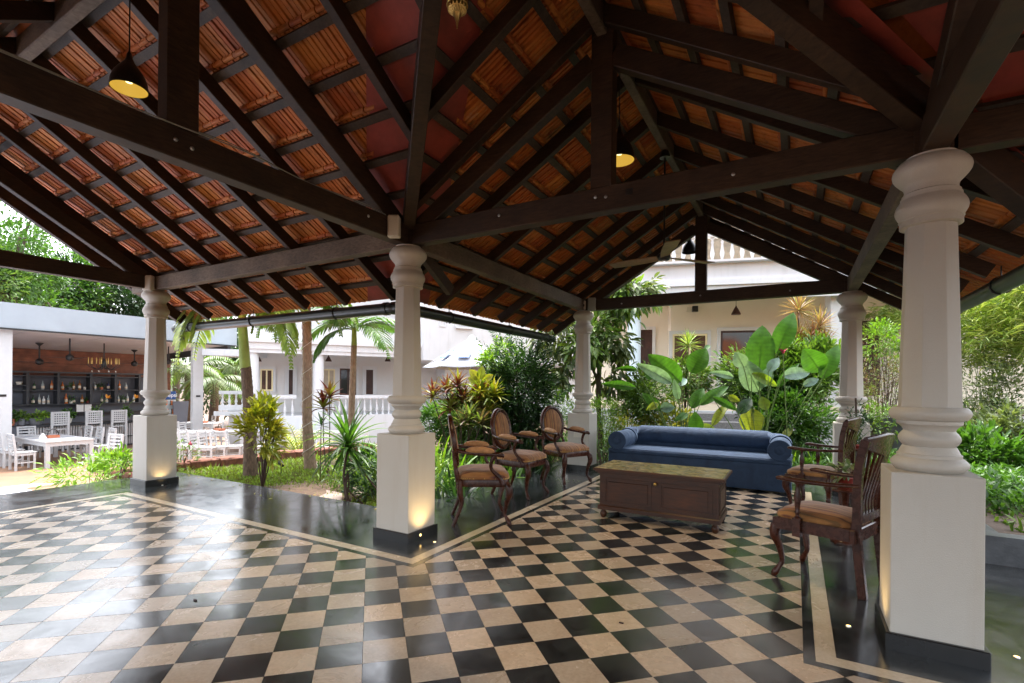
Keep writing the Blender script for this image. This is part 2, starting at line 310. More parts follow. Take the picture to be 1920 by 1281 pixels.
# ------------------------------------------------------------------ builders
class MB:
    def __init__(s): s.v = []; s.f = []; s.sm = []
    def add(s, vs, fs, smooth=False):
        o = len(s.v); s.v += [Vector(x) for x in vs]; s.f += [tuple(i+o for i in f) for f in fs]; s.sm += [smooth]*len(fs); return s
    def box(s, x0, x1, y0, y1, z0, z1):
        vs = [(x,y,z) for z in (z0,z1) for x,y in ((x0,y0),(x1,y0),(x1,y1),(x0,y1))]
        return s.add(vs, [(3,2,1,0),(4,5,6,7),(0,1,5,4),(1,2,6,5),(2,3,7,6),(3,0,4,7)])
    def bevbox(s, x0, x1, y0, y1, z0, z1, b=.006):
        """box with chamfered vertical and top edges"""
        def ring(d, z): return [(x0+d,y0+b,z),(x0+b,y0+d,z),(x1-b,y0+d,z),(x1-d,y0+b,z),(x1-d,y1-b,z),(x1-b,y1-d,z),(x0+b,y1-d,z),(x0+d,y1-b,z)]
        vs = ring(0,z0)+ring(0,z1-b)+[(min(max(x,x0+b),x1-b),min(max(y,y0+b),y1-b),z1) for x,y,_ in ring(b,z1)]
        fs = [tuple(range(7,-1,-1)), tuple(range(16,24))]
        for k in range(2):
            for i in range(8): j=(i+1)%8; fs.append((k*8+i,k*8+j,k*8+8+j,k*8+8+i))
        return s.add(vs, fs)
    def beam(s, a, b, w, h, up=(0,0,1), ch=.0):
        a, b = Vector(a), Vector(b); d = (b-a).normalized(); sd = d.cross(Vector(up)).normalized(); u = sd.cross(d)
        if ch:
            pr = [(-w/2,-h/2+ch),(-w/2+ch,-h/2),(w/2-ch,-h/2),(w/2,-h/2+ch),(w/2,h/2-ch),(w/2-ch,h/2),(-w/2+ch,h/2),(-w/2,h/2-ch)]
        else: pr = [(-w/2,-h/2),(w/2,-h/2),(w/2,h/2),(-w/2,h/2)]
        n = len(pr); vs = [p+sd*x+u*y for p in (a,b) for x,y in pr]
        return s.add(vs, [tuple(range(n-1,-1,-1)), tuple(range(n,2*n))]+[(i,(i+1)%n,n+(i+1)%n,n+i) for i in range(n)])
    def tube(s, pts, rad, n=8, cap=True, smooth=True, squash=None):
        pts = [Vector(p) for p in pts]; k = len(pts)
        if not hasattr(rad, '__len__'): rad = [rad]*k
        t0 = (pts[1]-pts[0]).normalized(); ref = Vector((0,0,1)) if abs(t0.z) < .9 else Vector((1,0,0))
        nrm = t0.cross(ref).normalized(); vs = []
        for i in range(k):
            t = (pts[min(i+1,k-1)]-pts[max(i-1,0)]).normalized()
            nrm = (nrm - t*nrm.dot(t)).normalized(); bi = t.cross(nrm)
            for j in range(n):
                a = 2*math.pi*j/n; vs.append(pts[i]+nrm*math.cos(a)*rad[i]+bi*math.sin(a)*rad[i])
        fs = [(i*n+j, i*n+(j+1)%n, (i+1)*n+(j+1)%n, (i+1)*n+j) for i in range(k-1) for j in range(n)]
        s.add(vs, fs, smooth)
        if cap: s.add(vs[:n], [tuple(range(n-1,-1,-1))]); s.add(vs[-n:], [tuple(range(n))])
        return s
    def lathe(s, prof, n=24, c=(0,0,0), smooth=True, axis='z', rot=0, cap=True):
        """prof: (radius, height) from bottom to top; repeated points give sharp edges"""
        c = Vector(c); vs = []
        for r, z in prof:
            for j in range(n):
                a = 2*math.pi*j/n+rot; p = Vector((math.cos(a)*r, math.sin(a)*r, z))
                if axis == 'x': p = Vector((p.z, p.x, p.y))
                if axis == 'y': p = Vector((p.y, p.z, p.x))
                vs.append(c+p)
        k = len(prof); fs = []
        for i in range(k-1):
            if prof[i] == prof[i+1]: continue
            fs += [(i*n+j, i*n+(j+1)%n, (i+1)*n+(j+1)%n, (i+1)*n+j) for j in range(n)]
        s.add(vs, fs, smooth)
        if cap and prof[0][0] > 1e-4: s.add(vs[:n], [tuple(range(n-1,-1,-1))])
        if cap and prof[-1][0] > 1e-4: s.add(vs[-n:], [tuple(range(n))])
        return s
    def prism(s, poly, z0, z1):
        n = len(poly); vs = [(x,y,z) for z in (z0,z1) for x,y in poly]
        return s.add(vs, [tuple(range(n-1,-1,-1)), tuple(range(n,2*n))]+[(i,(i+1)%n,n+(i+1)%n,n+i) for i in range(n)])
    def xform(s, Mx): s.v = [Mx @ p for p in s.v]; return s
    def merge(s, o): return s.add(o.v, o.f) if False else s._m(o)
    def _m(s, o):
        k = len(s.v); s.v += list(o.v); s.f += [tuple(i+k for i in f) for f in o.f]; s.sm += o.sm; return s
    def mesh(s, name, off=None):
        me = bpy.data.meshes.new(name); me.from_pydata([tuple(p-off) if off else tuple(p) for p in s.v], [], s.f)
        if any(s.sm): me.polygons.foreach_set('use_smooth', s.sm)
        me.update(); return me
    def build(s, name, mat, parent=None, local=False, bevel=0):
        off = None
        if parent is not None and not local:
            off = Vector(parent.location)
            if parent.parent is not None: off = off+Vector(parent.parent.location)
        o = bpy.data.objects.new(name, s.mesh(name, off)); o.data.materials.append(M[mat] if isinstance(mat, str) else mat)
        COL.objects.link(o); o.parent = parent
        if bevel:
            md = o.modifiers.new('bevel', 'BEVEL'); md.width = bevel; md.segments = 2; md.limit_method = 'ANGLE'; md.angle_limit = R(40)
        return o
def tag(o, label=None, cat=None, group=None, kind=None):
    if label: o['label'] = label
    if cat: o['category'] = cat
    if group: o['group'] = group
    if kind: o['kind'] = kind
    return o
def thing(name, loc, label, cat, group=None, rz=0):
    o = bpy.data.objects.new(name, None); COL.objects.link(o); o.location = loc; o.rotation_euler = (0,0,rz); o.empty_display_size = .1
    return tag(o, label, cat, group)
_kids = {}
def kids(o): return [c for c in bpy.data.objects if c.parent == o]
def copy_tree(o, loc=None, rz=None, label=None, group=None, scale=None):
    ch = {}
    for c in bpy.data.objects:
        if c.parent: ch.setdefault(c.parent.name, []).append(c)
    def rec(x, par):
        c = x.copy(); COL.objects.link(c); c.parent = par
        for k in ch.get(x.name, []): rec(k, c)
        return c
    r = rec(o, None)
    if loc is not None: r.location = loc
    if rz is not None: r.rotation_euler = (0,0,rz)
    if label: r['label'] = label
    if group: r['group'] = group
    if scale: r.scale = (scale,)*3 if not hasattr(scale, '__len__') else scale
    return r
def arr_obj(name, V, F, mat, parent=None, rnd=None, smooth=False, local=False):
    """fast mesh from numpy arrays; F (n,k) of one face size, or list of arrays"""
    V = np.asarray(V, dtype=np.float64)
    if parent is not None and not local: V = V-np.array(parent.location)
    Fs = F if isinstance(F, list) else [F]
    me = bpy.data.meshes.new(name); me.vertices.add(len(V)); me.vertices.foreach_set('co', V.ravel())
    nl = sum(f.size for f in Fs); npoly = sum(len(f) for f in Fs)
    me.loops.add(nl); me.loops.foreach_set('vertex_index', np.concatenate([f.ravel() for f in Fs]).astype(np.int32))
    me.polygons.add(npoly); tot = np.concatenate([np.full(len(f), f.shape[1]) for f in Fs]); st = np.concatenate([[0], np.cumsum(tot)[:-1]])
    me.polygons.foreach_set('loop_start', st.astype(np.int32)); me.polygons.foreach_set('loop_total', tot.astype(np.int32))
    if smooth: me.polygons.foreach_set('use_smooth', np.ones(npoly, dtype=bool))
    me.update(calc_edges=True)
    if rnd is not None:
        a = me.attributes.new('rnd', 'FLOAT', 'POINT'); a.data.foreach_set('value', np.asarray(rnd, dtype=np.float32))
    o = bpy.data.objects.new(name, me); o.data.materials.append(M[mat] if isinstance(mat, str) else mat); COL.objects.link(o); o.parent = parent
    return o

# ------------------------------------------------------------------ plan of the pavilion
WX, LY, MX = 3.33, 3.95, -4.03        # near right column X, sofa end columns Y, left end column X
RH, RW = -1.78, 1.665                 # ridge of the long hall (Y), ridge of the seating wing (X)
SL = .62; CS = 1/math.sqrt(1+SL*SL)   # roof pitch
HXR = 7.36                            # right end of the hall

# ------------------------------------------------------------------ SETTING: ground, floor
g = MB(); g.box(-160,160,-120,220,-1.3,-1.0); tag(g.build('ground','soil'), kind='structure')
g = MB(); g.box(-34,-3.9,-14,30,-1.02,-.95); tag(g.build('patio','patio'), kind='structure')
g = MB(); g.box(-10.7,-4.75,-14,.75,-1.0,-.93); tag(g.build('path','deck'), kind='structure')
g = MB(); g.prism([(-11.1,-14),(-10.702,-14),(-10.702,1.2),(-11.1,1.0)],-1.0,-.90); tag(g.build('kerb','coping'), kind='structure')
g = MB(); g.prism([(-16.5,-14),(-11.11,-14),(-11.11,-.1),(-13.2,.2),(-16.5,-2.6)],-1.0,-.925); tag(g.build('water','poolwater'), kind='structure')
# raised garden terrain, a little uneven, round the pavilion
def terrain():
    X = np.linspace(-5.6, 16, 90); Y = np.linspace(.3, 26, 100); gx, gy = np.meshgrid(X, Y, indexing='ij')
    z = -.13+.025*np.sin(gx*2.1+gy)+.02*np.sin(gx*1.3-gy*1.9)
    z = np.where((gy < .75) | ((gx > -.75) & (gx < 4.1) & (gy < 4.8)), -.16, z)
    edge = gx < -5.55; V = np.stack([gx, gy, z], -1).reshape(-1, 3); ny = len(Y)
    i, j = np.meshgrid(np.arange(len(X)-1), np.arange(ny-1), indexing='ij'); a = (i*ny+j).ravel()
    F = np.stack([a, a+ny, a+ny+1, a+1], 1)
    o = arr_obj('terrain', V, F, 'soil', smooth=True); tag(o, kind='structure')
    b = MB(); b.box(-5.62,16,.3,26,-1.1,-.25); tag(b.build('embankment','soil'), kind='structure')
terrain()

def clip(poly, a, b, c):
    """keep the side a*x+b*y<=c"""
    out = []
    for i in range(len(poly)):
        p, q = poly[i], poly[(i+1)%len(poly)]; dp, dq = a*p[0]+b*p[1]-c, a*q[0]+b*q[1]-c
        if dp <= 0: out.append(p)
        if dp*dq < 0: k = dp/(dp-dq); out.append((p[0]+(q[0]-p[0])*k, p[1]+(q[1]-p[1])*k))
    return out
def area(p): return abs(sum(p[i][0]*p[(i+1)%len(p)][1]-p[(i+1)%len(p)][0]*p[i][1] for i in range(len(p))))/2 if len(p) > 2 else 0
HR = (-3.62, 6.9, -3.1, -.535); WR = (.535, 2.805, -.535, 3.72)     # checkered fields: hall, wing
fl = MB(); fl.box(-4.72, 8.2, -4.4, .57, -.75, -.03); fl.box(-.60, 4.12, .57, 4.75, -.75, -.03); fl.box(4.12,8.2,.57,1.66,-.75,-.03)
floor = tag(fl.build('floor', 'grout'), kind='structure')
def tiles():
    r2 = math.sqrt(.5); cells = []
    for i in range(-60, 80):
        for j in range(-70, 60):
            cs = []
            for a, b in ((0,0),(1,0),(1,1),(0,1)):
                x, y = (i+a)*TS-OXT, (j+b)*TS-OYT; cs.append(((x-y)*r2, (x+y)*r2))
            mx, my = sum(p[0] for p in cs)/4, sum(p[1] for p in cs)/4
            if not (-4 < mx < 7.2 and -3.4 < my < 4): continue
            g = .0012; sh = [(p[0]+(mx-p[0])*g/.14, p[1]+(my-p[1])*g/.14) for p in cs]; pieces = []
            for (x0,x1,y0,y1) in (HR, WR):
                q = sh
                for c in ((-1,0,-x0),(1,0,x1),(0,-1,-y0),(0,1,y1)): q = clip(q, *c) if q else q
                if area(q) > 2e-4: pieces.append(q)
            if not pieces: continue
            full = len(pieces) == 1 and area(pieces[0]) > area(sh)*.999
            px, py, D = to_px((mx,my,0)); vis = D > .3 and -120 < px < 2040 and py < 1400
            cells.append((D if vis else 99+abs(D), 'tile_black' if (i+j)%2 == 0 else 'tile_beige', full, (mx,my), pieces))
    cells.sort(key=lambda c: c[0])
    base = {}
    for k, (D, mt, full, (mx,my), pieces) in enumerate(cells[:300]):
        if full:
            if mt not in base:
                b = MB(); b.prism([(x-mx,y-my) for x,y in pieces[0]], -.022, 0); base[mt] = b.mesh('floor_tile'); base[mt].materials.append(M[mt])
            o = bpy.data.objects.new('floor_tile', base[mt]); COL.objects.link(o)
            h = math.sin(k*12.9898)*43758.5453; h -= math.floor(h); o.location = (mx, my, -.0006*h); o.rotation_euler = (R(.22)*math.sin(k*7.3), R(.22)*math.sin(k*3.1+1), 0)
        else:
            b = MB()
            for q in pieces: b.prism(q, -.022, 0)
            o = b.build('floor_tile', mt)
        o.parent = floor
    for mt in ('tile_black','tile_beige'):
        b = MB()
        for D, m2, full, c, pieces in cells[300:]:
            if m2 == mt and D < 150:
                for q in pieces: b.prism(q, -.022, 0)
        o = b.build('floor_tile', mt, floor); o['kind'] = 'stuff'
tiles()
# border strips (dark then beige) round the checkered fields, slabs of black stone outside them
def strip(name, mat, o, w, z=0.0):
    """band of width w whose inner edge lies o outside the checkered fields, cut in stone lengths"""
    hx0,hx1,hy0,hy1 = HR; wx0,wx1,wy0,wy1 = WR; a, b = o, o+w
    def run(p, q, n, sh=.0012):
        # p, q: (inner, outer) point pairs at the two ends
        for k in range(n):
            t0, t1 = k/n, (k+1)/n; L = max(abs(q[0][0]-p[0][0]), abs(q[0][1]-p[0][1])); e = sh/L
            if k: t0 += e
            if k < n-1: t1 -= e
            l = lambda u, v, t: (u[0]+(v[0]-u[0])*t, u[1]+(v[1]-u[1])*t)
            poly = [l(p[0],q[0],t0), l(p[0],q[0],t1), l(p[1],q[1],t1), l(p[1],q[1],t0)]
            ar = sum(poly[i][0]*poly[(i+1)%4][1]-poly[(i+1)%4][0]*poly[i][1] for i in range(4))
            if ar < 0: poly.reverse()
            mb = MB(); mb.prism(poly, -.022, z); mb.build(name, mat, floor)
    c = lambda x, y, sx, sy, d: (x+sx*d, y+sy*d)
    P = lambda x, y, sx, sy: (c(x,y,sx,sy,a), c(x,y,sx,sy,b))
    A = P(hx0,hy0,-1,-1); B = P(hx0,hy1,-1,1); Cc = P(wx0,hy1,-1,1); Dd = P(wx0,wy1,-1,1); Ee = P(wx1,wy1,1,1); Ff = P(wx1,hy1,1,1); G = P(hx1,hy1,1,1); Hh = P(hx1,hy0,1,-1)
    for p, q, n in ((A,B,4),(B,Cc,7),(Cc,Dd,7),(Dd,Ee,4),(Ee,Ff,7),(Ff,G,7),(G,Hh,4),(Hh,A,14)): run(p, q, n)
strip('border_strip', 'slab_black', .002, .045); strip('border_strip', 'strip_beige', .049, .082)
E1 = .133  # outer edge of the strips
def slabs(x0,x1,y0,y1,nx,ny):
    for i in range(nx):
        for j in range(ny):
            g = .0008; a, b = x0+(x1-x0)*i/nx, x0+(x1-x0)*(i+1)/nx; c, d = y0+(y1-y0)*j/ny, y0+(y1-y0)*(j+1)/ny
            mb = MB(); mb.box(a+g,b-g,c+g,d-g,-.022,-.0003*((i+j)%2)); mb.build('paving_slab','slab_black',floor)
hx0,hx1,hy0,hy1 = HR; wx0,wx1,wy0,wy1 = WR
slabs(-4.74, hx0-E1, -4.42, .59, 1, 4); slabs(hx0-E1, wx0-E1, hy1+E1, .59, 4, 1); slabs(-.62, wx0-E1, .59, 4.77, 1, 4)
slabs(wx0-E1, wx1+E1, wy1+E1, 4.77, 3, 1); slabs(wx1+E1, 4.12, hy1+E1, 4.77, 1, 5); slabs(4.12, 8.2, hy1+E1, 1.66, 4, 2)
slabs(hx0-E1, 8.2, -4.42, hy0-E1, 8, 1); slabs(hx1+E1, 8.2, hy0-E1, hy1+E1, 1, 2)

# ------------------------------------------------------------------ columns
def column(x, y, label, hi=True):
    t = thing('column', (x,y,0), label, 'column', 'turned white columns carrying the pavilion roof')
    b = MB(); b.bevbox(-.187,.187,-.187,.187,0,.080,.004); b.build('skirting','skirt',t,local=True)
    b = MB(); b.bevbox(-.168,.168,-.168,.168,.080,.842,.004); b.build('plinth','colpaint',t,local=True)
    def sm(pts):  # round torus between listed levels
        return pts
    def torus(r, z0, z1, bulge, k=7): return [(r+bulge*math.sin(math.pi*i/(k-1)), z0+(z1-z0)*i/(k-1)) for i in range(k)]
    prof = [(.160,.842)]+torus(.165,.845,.905,.026)+[(.158,.908),(.158,.922),(.150,.925),(.140,.945),(.132,.958),(.132,.958),(.128,.960)]+torus(.128,.962,1.032,.024)+[(.125,1.036),(.132,1.048),(.148,1.062),(.160,1.068),(.160,1.084),(.168,1.088)]+torus(.180,1.090,1.148,.020)+[(.160,1.150)]
    b = MB(); b.lathe([(r*.79,z) for r,z in prof], 40, smooth=True); o = b.build('base_moulding','colpaint',t,local=True); autosmooth(o)
    s = MB(); k = 1/math.cos(math.pi/8); s.lathe([(.115*k,1.148),(.094*k,2.035)], 8, smooth=False, rot=math.pi/8); s.build('shaft','colpaint',t,local=True,bevel=.003)
    prof = [(.138,2.030),(.154,2.034),(.154,2.062),(.160,2.066)]+torus(.152,2.068,2.165,.026)+[(.150,2.168),(.150,2.178),(.143,2.180),(.143,2.192),(.134,2.198),(.131,2.215),(.137,2.232),(.150,2.244),(.158,2.250)]+torus(.160,2.252,2.352,.034)+[(.150,2.355),(.128,2.362),(.128,2.372)]
    b = MB(); b.lathe([(r*.79,z) for r,z in prof], 40, smooth=True); o = b.build('capital','colpaint',t,local=True); autosmooth(o)
    return t
def autosmooth(o, ang=38):
    me = o.data; bm = bmesh.new(); bm.from_mesh(me)
    for e in bm.edges:
        if len(e.link_faces) == 2 and e.calc_face_angle(0) > R(ang): e.smooth = False
    bm.to_mesh(me); bm.free()
c0 = column(0, 0, 'white turned column in the middle of the picture beside the oval-backed chairs')
for x, y, l in ((WX,0,'large white turned column nearest the camera at the right'), (MX,0,'white turned column at the left end by the restaurant'), (0,LY,'white turned column behind the oval-backed chair left of the blue sofa'), (WX,LY,'white turned column behind the slatted chairs right of the blue sofa'),
                (0,-3.56,'white column at the back of the hall on the left, outside the picture'), (WX,-3.62,'white column at the back of the hall beside the camera, outside the picture'), (MX,-3.56,'white column at the back left corner, outside the picture'), (HXR,0,'white column at the right end of the hall, outside the picture'), (HXR,-3.56,'white column at the back right corner, outside the picture')):
    copy_tree(c0, (x,y,0), label=l)

# ------------------------------------------------------------------ roofs
hall = thing('hall_roof', (0,RH,2.37), 'long clay tiled roof with dark timber trusses over the hall at the left and near side', 'roof')
wing = thing('wing_roof', (RW,2,2.37), 'gabled clay tiled roof with dark rafters over the sofa and chairs', 'roof')
Z0 = 2.53                                    # underside of the rafters above the column lines
RD = .105                                    # rafter depth
def zr(d): return Z0+SL*d                    # underside of rafters, d = plan distance inwards from the column line
off = RD/CS/2
JIT = random.Random(3)
def raft(a, b, par, mat='beam', w=.058, h=RD, name='rafter'):
    mb = MB(); mb.beam(a, b, w, h, (0,0,1), .003); return mb.build(name, mat, par)
# hall, slope towards the garden (d = -y) and the far slope
XS = [-4.83,-4.14,-3.49,-2.83,-2.16,-1.49,-.80,-.10,.52,1.06,2.27,2.83,3.45,4.15,4.85,5.55,6.25,6.95,7.6,8.1]
for x in XS:
    lo = .72 if (x <= 0 or x >= WX) else (-x if x < RW else x-WX)
    a = (x, lo, zr(-lo)+off); b = (x, RH, zr(-RH)+off)
    raft(a, b, hall, w=.075 if x == -4.83 else .058, h=.14 if x == -4.83 else RD)
    raft((x,-4.3,zr(-.74)+off), (x,RH-.002,zr(-RH)+off), hall)
# wing slopes
YS = [-1.15,-.62,-.10,.62,1.33,2.03,2.70,3.30,3.88,4.48]
for y in YS:
    lo = -.72 if y > .7 else -y
    for sgn, xo in ((1,0),(-1,WX)):
        a = (xo+sgn*lo, y, zr(lo)+off); b = (RW-.001*sgn, y, zr(RW)+off); raft(a, b, wing)
# battens
bo = (RD+.016)/CS
BD = [-.62+.2525*k for k in range(10)]      # plan distance inwards of each batten
def batten(a, b, par):
    mb = MB(); mb.beam(a, b, .055, .030, BUP); mb.build('batten', 'batten', par)
for d in BD:
    BUP = Vector((0, SL, 1)).normalized(); z = zr(d)+bo
    if d < RW:
        xe = d; batten((-4.92,-d,z), (xe if d < 0 else min(xe,RW),-d,z), hall); batten((WX-xe,-d,z), (8.2,-d,z), hall)
    else: batten((-4.92,-d,z), (8.2,-d,z), hall)
    BUP = Vector((0, -SL, 1)).normalized(); batten((-4.92,2*RH+d,z), (8.2,2*RH+d,z), hall)
    if d < RW:
        BUP = Vector((-SL, 0, 1)).normalized(); batten((d,-d,z), (d,4.6,z), wing)
        BUP = Vector((SL, 0, 1)).normalized(); batten((WX-d,-d,z), (WX-d,4.6,z), wing)
# clay tiles
TW, TP = .2325, .2525/CS
def tile_mesh():
    mb = MB(); lo = []; w = TW*.994; R_ = 6
    for k in range(R_):
        a = -w/2+w*k/R_; b_ = w/R_; dz = (-.010,-.014,-.007,-.013,-.009,-.018)[k]
        lo += [(a, .010), (a+b_*.14, dz), (a+b_*.80, dz-.002), (a+b_*.86, .010)]
    lo.append((w/2, .004)); n = len(lo)
    vs = [(x, -TP-.012, z+.036) for x, z in lo]+[(x, .066, z+.016) for x, z in lo]+[(x, -TP-.012, .052) for x in (lo[0][0],lo[-1][0])]+[(x, .066, .030) for x in (lo[0][0],lo[-1][0])]
    fs = [(i+1, i, n+i, n+i+1) for i in range(n-1)]+[(2*n, 2*n+1, 2*n+3, 2*n+2)]+[tuple(range(n))+(2*n+1,2*n)]
    mb.add(vs, fs)
    # nib that hooks over the batten
    k = 7; pr = [(-.001+.019*math.cos(math.pi+math.pi*i/(k-1)), .026-.024*math.sin(math.pi*i/(k-1))) for i in range(k)]
    for x0, x1 in ((-.490*TW,-.03*TW),(.02*TW,.478*TW)):
        vs = [(x0, .048+y, z-.012) for y, z in pr]+[(x1, .048+y, z-.012) for y, z in pr]
        mb.add(vs, [(i, i+1, k+i+1, k+i) for i in range(k-1)]+[tuple(range(k-1,-1,-1)), tuple(range(k,2*k))])
    return mb
TM = tile_mesh(); tm = TM.mesh('roof_tile'); tm.materials.append(M['rooftile'])
def lay(par, kind):
    out = []
    to = (RD+.032)/CS
    cut = []; OV = .40
    def put(org, u, v, planes=()):
        n = u.cross(v).normalized(); m = Matrix(((u.x,v.x,n.x,org.x),(u.y,v.y,n.y,org.y),(u.z,v.z,n.z,org.z),(0,0,0,1)))
        cs = [m @ Vector((a,b_,.02)) for a in (-TW/2,TW/2) for b_ in (-TP-.012,.066)]
        for (a, b_, c) in planes:           # keep a*x+b*y<=c
            vals = [a*q.x+b_*q.y-c for q in cs]
            if min(vals) >= -.01: return
            if max(vals) > 0: cut.append((m, (a,b_,c))); return
        out.append(m)
    for k, d in enumerate(BD+[BD[-1]+.2525]):
        z = zr(d)+to
        for c in range(70):
            jz = .0022*((c+k)%2)+JIT.uniform(-.0012,.0012); jd = JIT.uniform(-.004,.004)
            if kind == 'hall':
                x = -4.92+TW*(c+.5)
                if x > 8.2 or d > 1.79: continue
                pl = ((1,1,-OV),) if x < RW else ((-1,1,-WX-OV),)
                if d > RW+.3: pl = ()
                put(Vector((x,-d+jd,z+jz)), Vector((-1,0,0)), Vector((0,-CS,SL*CS)), pl)
                if x < 1.0: put(Vector((x,2*RH+d+jd,z+jz)), Vector((1,0,0)), Vector((0,CS,SL*CS)))
            else:
                y = 4.62-TW*(c+.5)
                if d > RW+.13 or y < -2: continue
                put(Vector((d+jd,y,z+jz)), Vector((0,-1,0)), Vector((CS,0,SL*CS)), ((-1,-1,-OV),)); put(Vector((WX-d-jd,y,z+jz)), Vector((0,1,0)), Vector((-CS,0,SL*CS)), ((1,-1,WX-OV),))
    def rank(m):
        px, py, D = to_px(m.translation); return D if (D > .4 and -80 < px < 2000 and -120 < py < 800) else 50+abs(D)
    out.sort(key=rank)
    for m, (a, b_, c) in cut:
        me = TM.mesh('roof_tile'); bm = bmesh.new(); bm.from_mesh(me); inv = m.inverted(); p0 = inv @ Vector((a*c/(a*a+b_*b_), b_*c/(a*a+b_*b_), m.translation.z)); nn = (inv.to_3x3() @ Vector((a,b_,0))).normalized()
        bmesh.ops.bisect_plane(bm, geom=bm.verts[:]+bm.edges[:]+bm.faces[:], plane_co=p0, plane_no=nn, clear_outer=True)
        if not bm.faces: bm.free(); continue
        bm.to_mesh(me); bm.free(); me.materials.append(M['rooftile'])
        o = bpy.data.objects.new('roof_tile', me); COL.objects.link(o); o.parent = par; mm = m.copy(); mm.translation -= par.location; o.matrix_local = mm
    NK = max(0, 300-len(cut))
    for m in out[:NK]:
        o = bpy.data.objects.new('roof_tile', tm); COL.objects.link(o); o.parent = par; m = m.copy(); m.translation -= par.location; o.matrix_local = m
    base = np.array([tuple(p) for p in TM.v]); rest = out[NK:]
    b = MB()
    for m in rest:
        k = len(b.v); b.v += [m @ p for p in TM.v]; b.f += [tuple(i+k for i in f) for f in TM.f]; b.sm += TM.sm
    if rest: o = b.build('roof_tile', 'rooftile', par); o['kind'] = 'stuff'
lay(hall, 'hall'); lay(wing, 'wing')
# unseen skin added above the tiles so that no light leaks between them
def skin(pts, par, name, mat, th=.004):
    mb = MB(); n = len(pts); P = [Vector(p) for p in pts]; mb.add(P+[p+Vector((0,0,th)) for p in P], [tuple(range(n-1,-1,-1)), tuple(range(n,2*n))]+[(i,(i+1)%n,n+(i+1)%n,n+i) for i in range(n)]); return mb.build(name, mat, par)
so = (RD+.032)/CS+.062
def zs(d): return zr(d)+so
skin([(-4.9,.86,zs(-.86)),(-.86,.86,zs(-.86)),(RW,-RW,zs(RW)),(RW,RH,zs(-RH)),(-4.9,RH,zs(-RH))], hall, 'leak_skin', 'rooftile')
skin([(8.2,.86,zs(-.86)),(8.2,RH,zs(-RH)),(RW,RH,zs(-RH)),(RW,-RW,zs(RW)),(WX+.86,.86,zs(-.86))], hall, 'leak_skin', 'rooftile')
skin([(-4.9,RH,zs(-RH)),(8.2,RH,zs(-RH)),(8.2,-4.2,zs(-.64)),(-4.9,-4.2,zs(-.64))], hall, 'leak_skin', 'rooftile')
skin([(-.86,.86,zs(-.86)),(-.86,4.6,zs(-.86)),(RW,4.6,zs(RW)),(RW,-RW,zs(RW))], wing, 'leak_skin', 'rooftile')
skin([(WX+.86,.86,zs(-.86)),(RW,-RW,zs(RW)),(RW,4.6,zs(RW)),(WX+.86,4.6,zs(-.86))], wing, 'leak_skin', 'rooftile')
mb = MB(); mb.tube([(-5,RH,zs(-RH)-.02),(8.2,RH,zs(-RH)-.02)], .09, 10); mb.build('ridge_cap','rooftile',hall)
mb = MB(); mb.tube([(RW,-1.6,zs(RW)-.02),(RW,4.65,zs(RW)-.02)], .09, 10); mb.build('ridge_cap','rooftile',wing)
# red sheets along the two valleys, bedded on the battens
fo = (RD+.032)/CS+.003; FW = .47
def sheet(o0, o1, side, z0, z1):
    pass
for par, vs in ((hall, [[(-.86,.86),(1.865,-1.865),(1.865-FW,-1.865),(-.86-FW,.86)], [(WX+.86,.86),(1.865,-1.865),(1.865+FW,-1.865),(WX+.86+FW,.86)]]),
                (wing, [[(-.86,.86),(1.865,-1.865),(1.865,-1.865+FW),(-.86,.86+FW)], [(WX+.86,.86),(1.865,-1.865),(1.865,-1.865+FW),(WX+.86,.86+FW)]])):
    for poly in vs:
        pts = []
        for x, y in poly:
            d = -y if par is hall else (x if poly[0][0] < 0 else WX-x)
            pts.append((x, y, zr(d)+fo))
        n = (Vector(pts[1])-Vector(pts[0])).cross(Vector(pts[2])-Vector(pts[0]))
        if n.z < 0: pts.reverse()
        # three sheets lapped along the valley
        skin(pts, par, 'valley_sheet', 'red', .002)
# valley rafters
for sx, x0 in ((1,0),(-1,WX)):
    mb = MB(); mb.beam((x0-sx*.74,.74,zr(-.74)+.02), (x0+sx*RW,-RW,zr(RW)+.02), .095, .17, (0,0,1), .004); mb.build('valley_rafter','beam',hall)
# trusses
TB, TT = 2.372, 2.532; TC = (TB+TT)/2
def tbeam(a, b, w, h, par, name, mat='beam', up=(0,0,1)):
    mb = MB(); mb.beam(a, b, w, h, up, .006); return mb.build(name, mat, par)
def truss_x(y, par, kp_top):   # across the wing
    tbeam((.075,y,TC),(WX-.075,y,TC),.10,TT-TB,par,'tie_beam')
    tbeam((RW,y,TT),(RW,y,kp_top),.145,.10,par,'king_post',up=(0,1,0))
    for sx, xo in ((1,0),(-1,WX)):
        tbeam((xo+sx*.08,y,2.48),(xo+sx*(RW-.073),y,2.48+.585*(RW-.13)),.085,.135,par,'principal_rafter')
truss_x(0, wing, 3.56); truss_x(LY, wing, 3.56)
def truss_y(x, par, kp=True):
    tbeam((x,-.055,TC+.001),(x,-3.56,TC+.001),.105,TT-TB,par,'tie_beam')
    if kp: tbeam((x,RH,TT),(x,RH,3.64),.155,.10,par,'king_post',up=(1,0,0))
    for sy, yo in ((-1,0),(1,2*RH)):
        tbeam((x,yo+sy*.08,2.48),(x,yo+sy*(-RH-.08),2.48+.585*(-RH-.13)),.085,.135,par,'principal_rafter')
truss_y(0, hall); truss_y(WX, hall); truss_y(HXR, hall)
truss_y(MX, hall, kp=True)
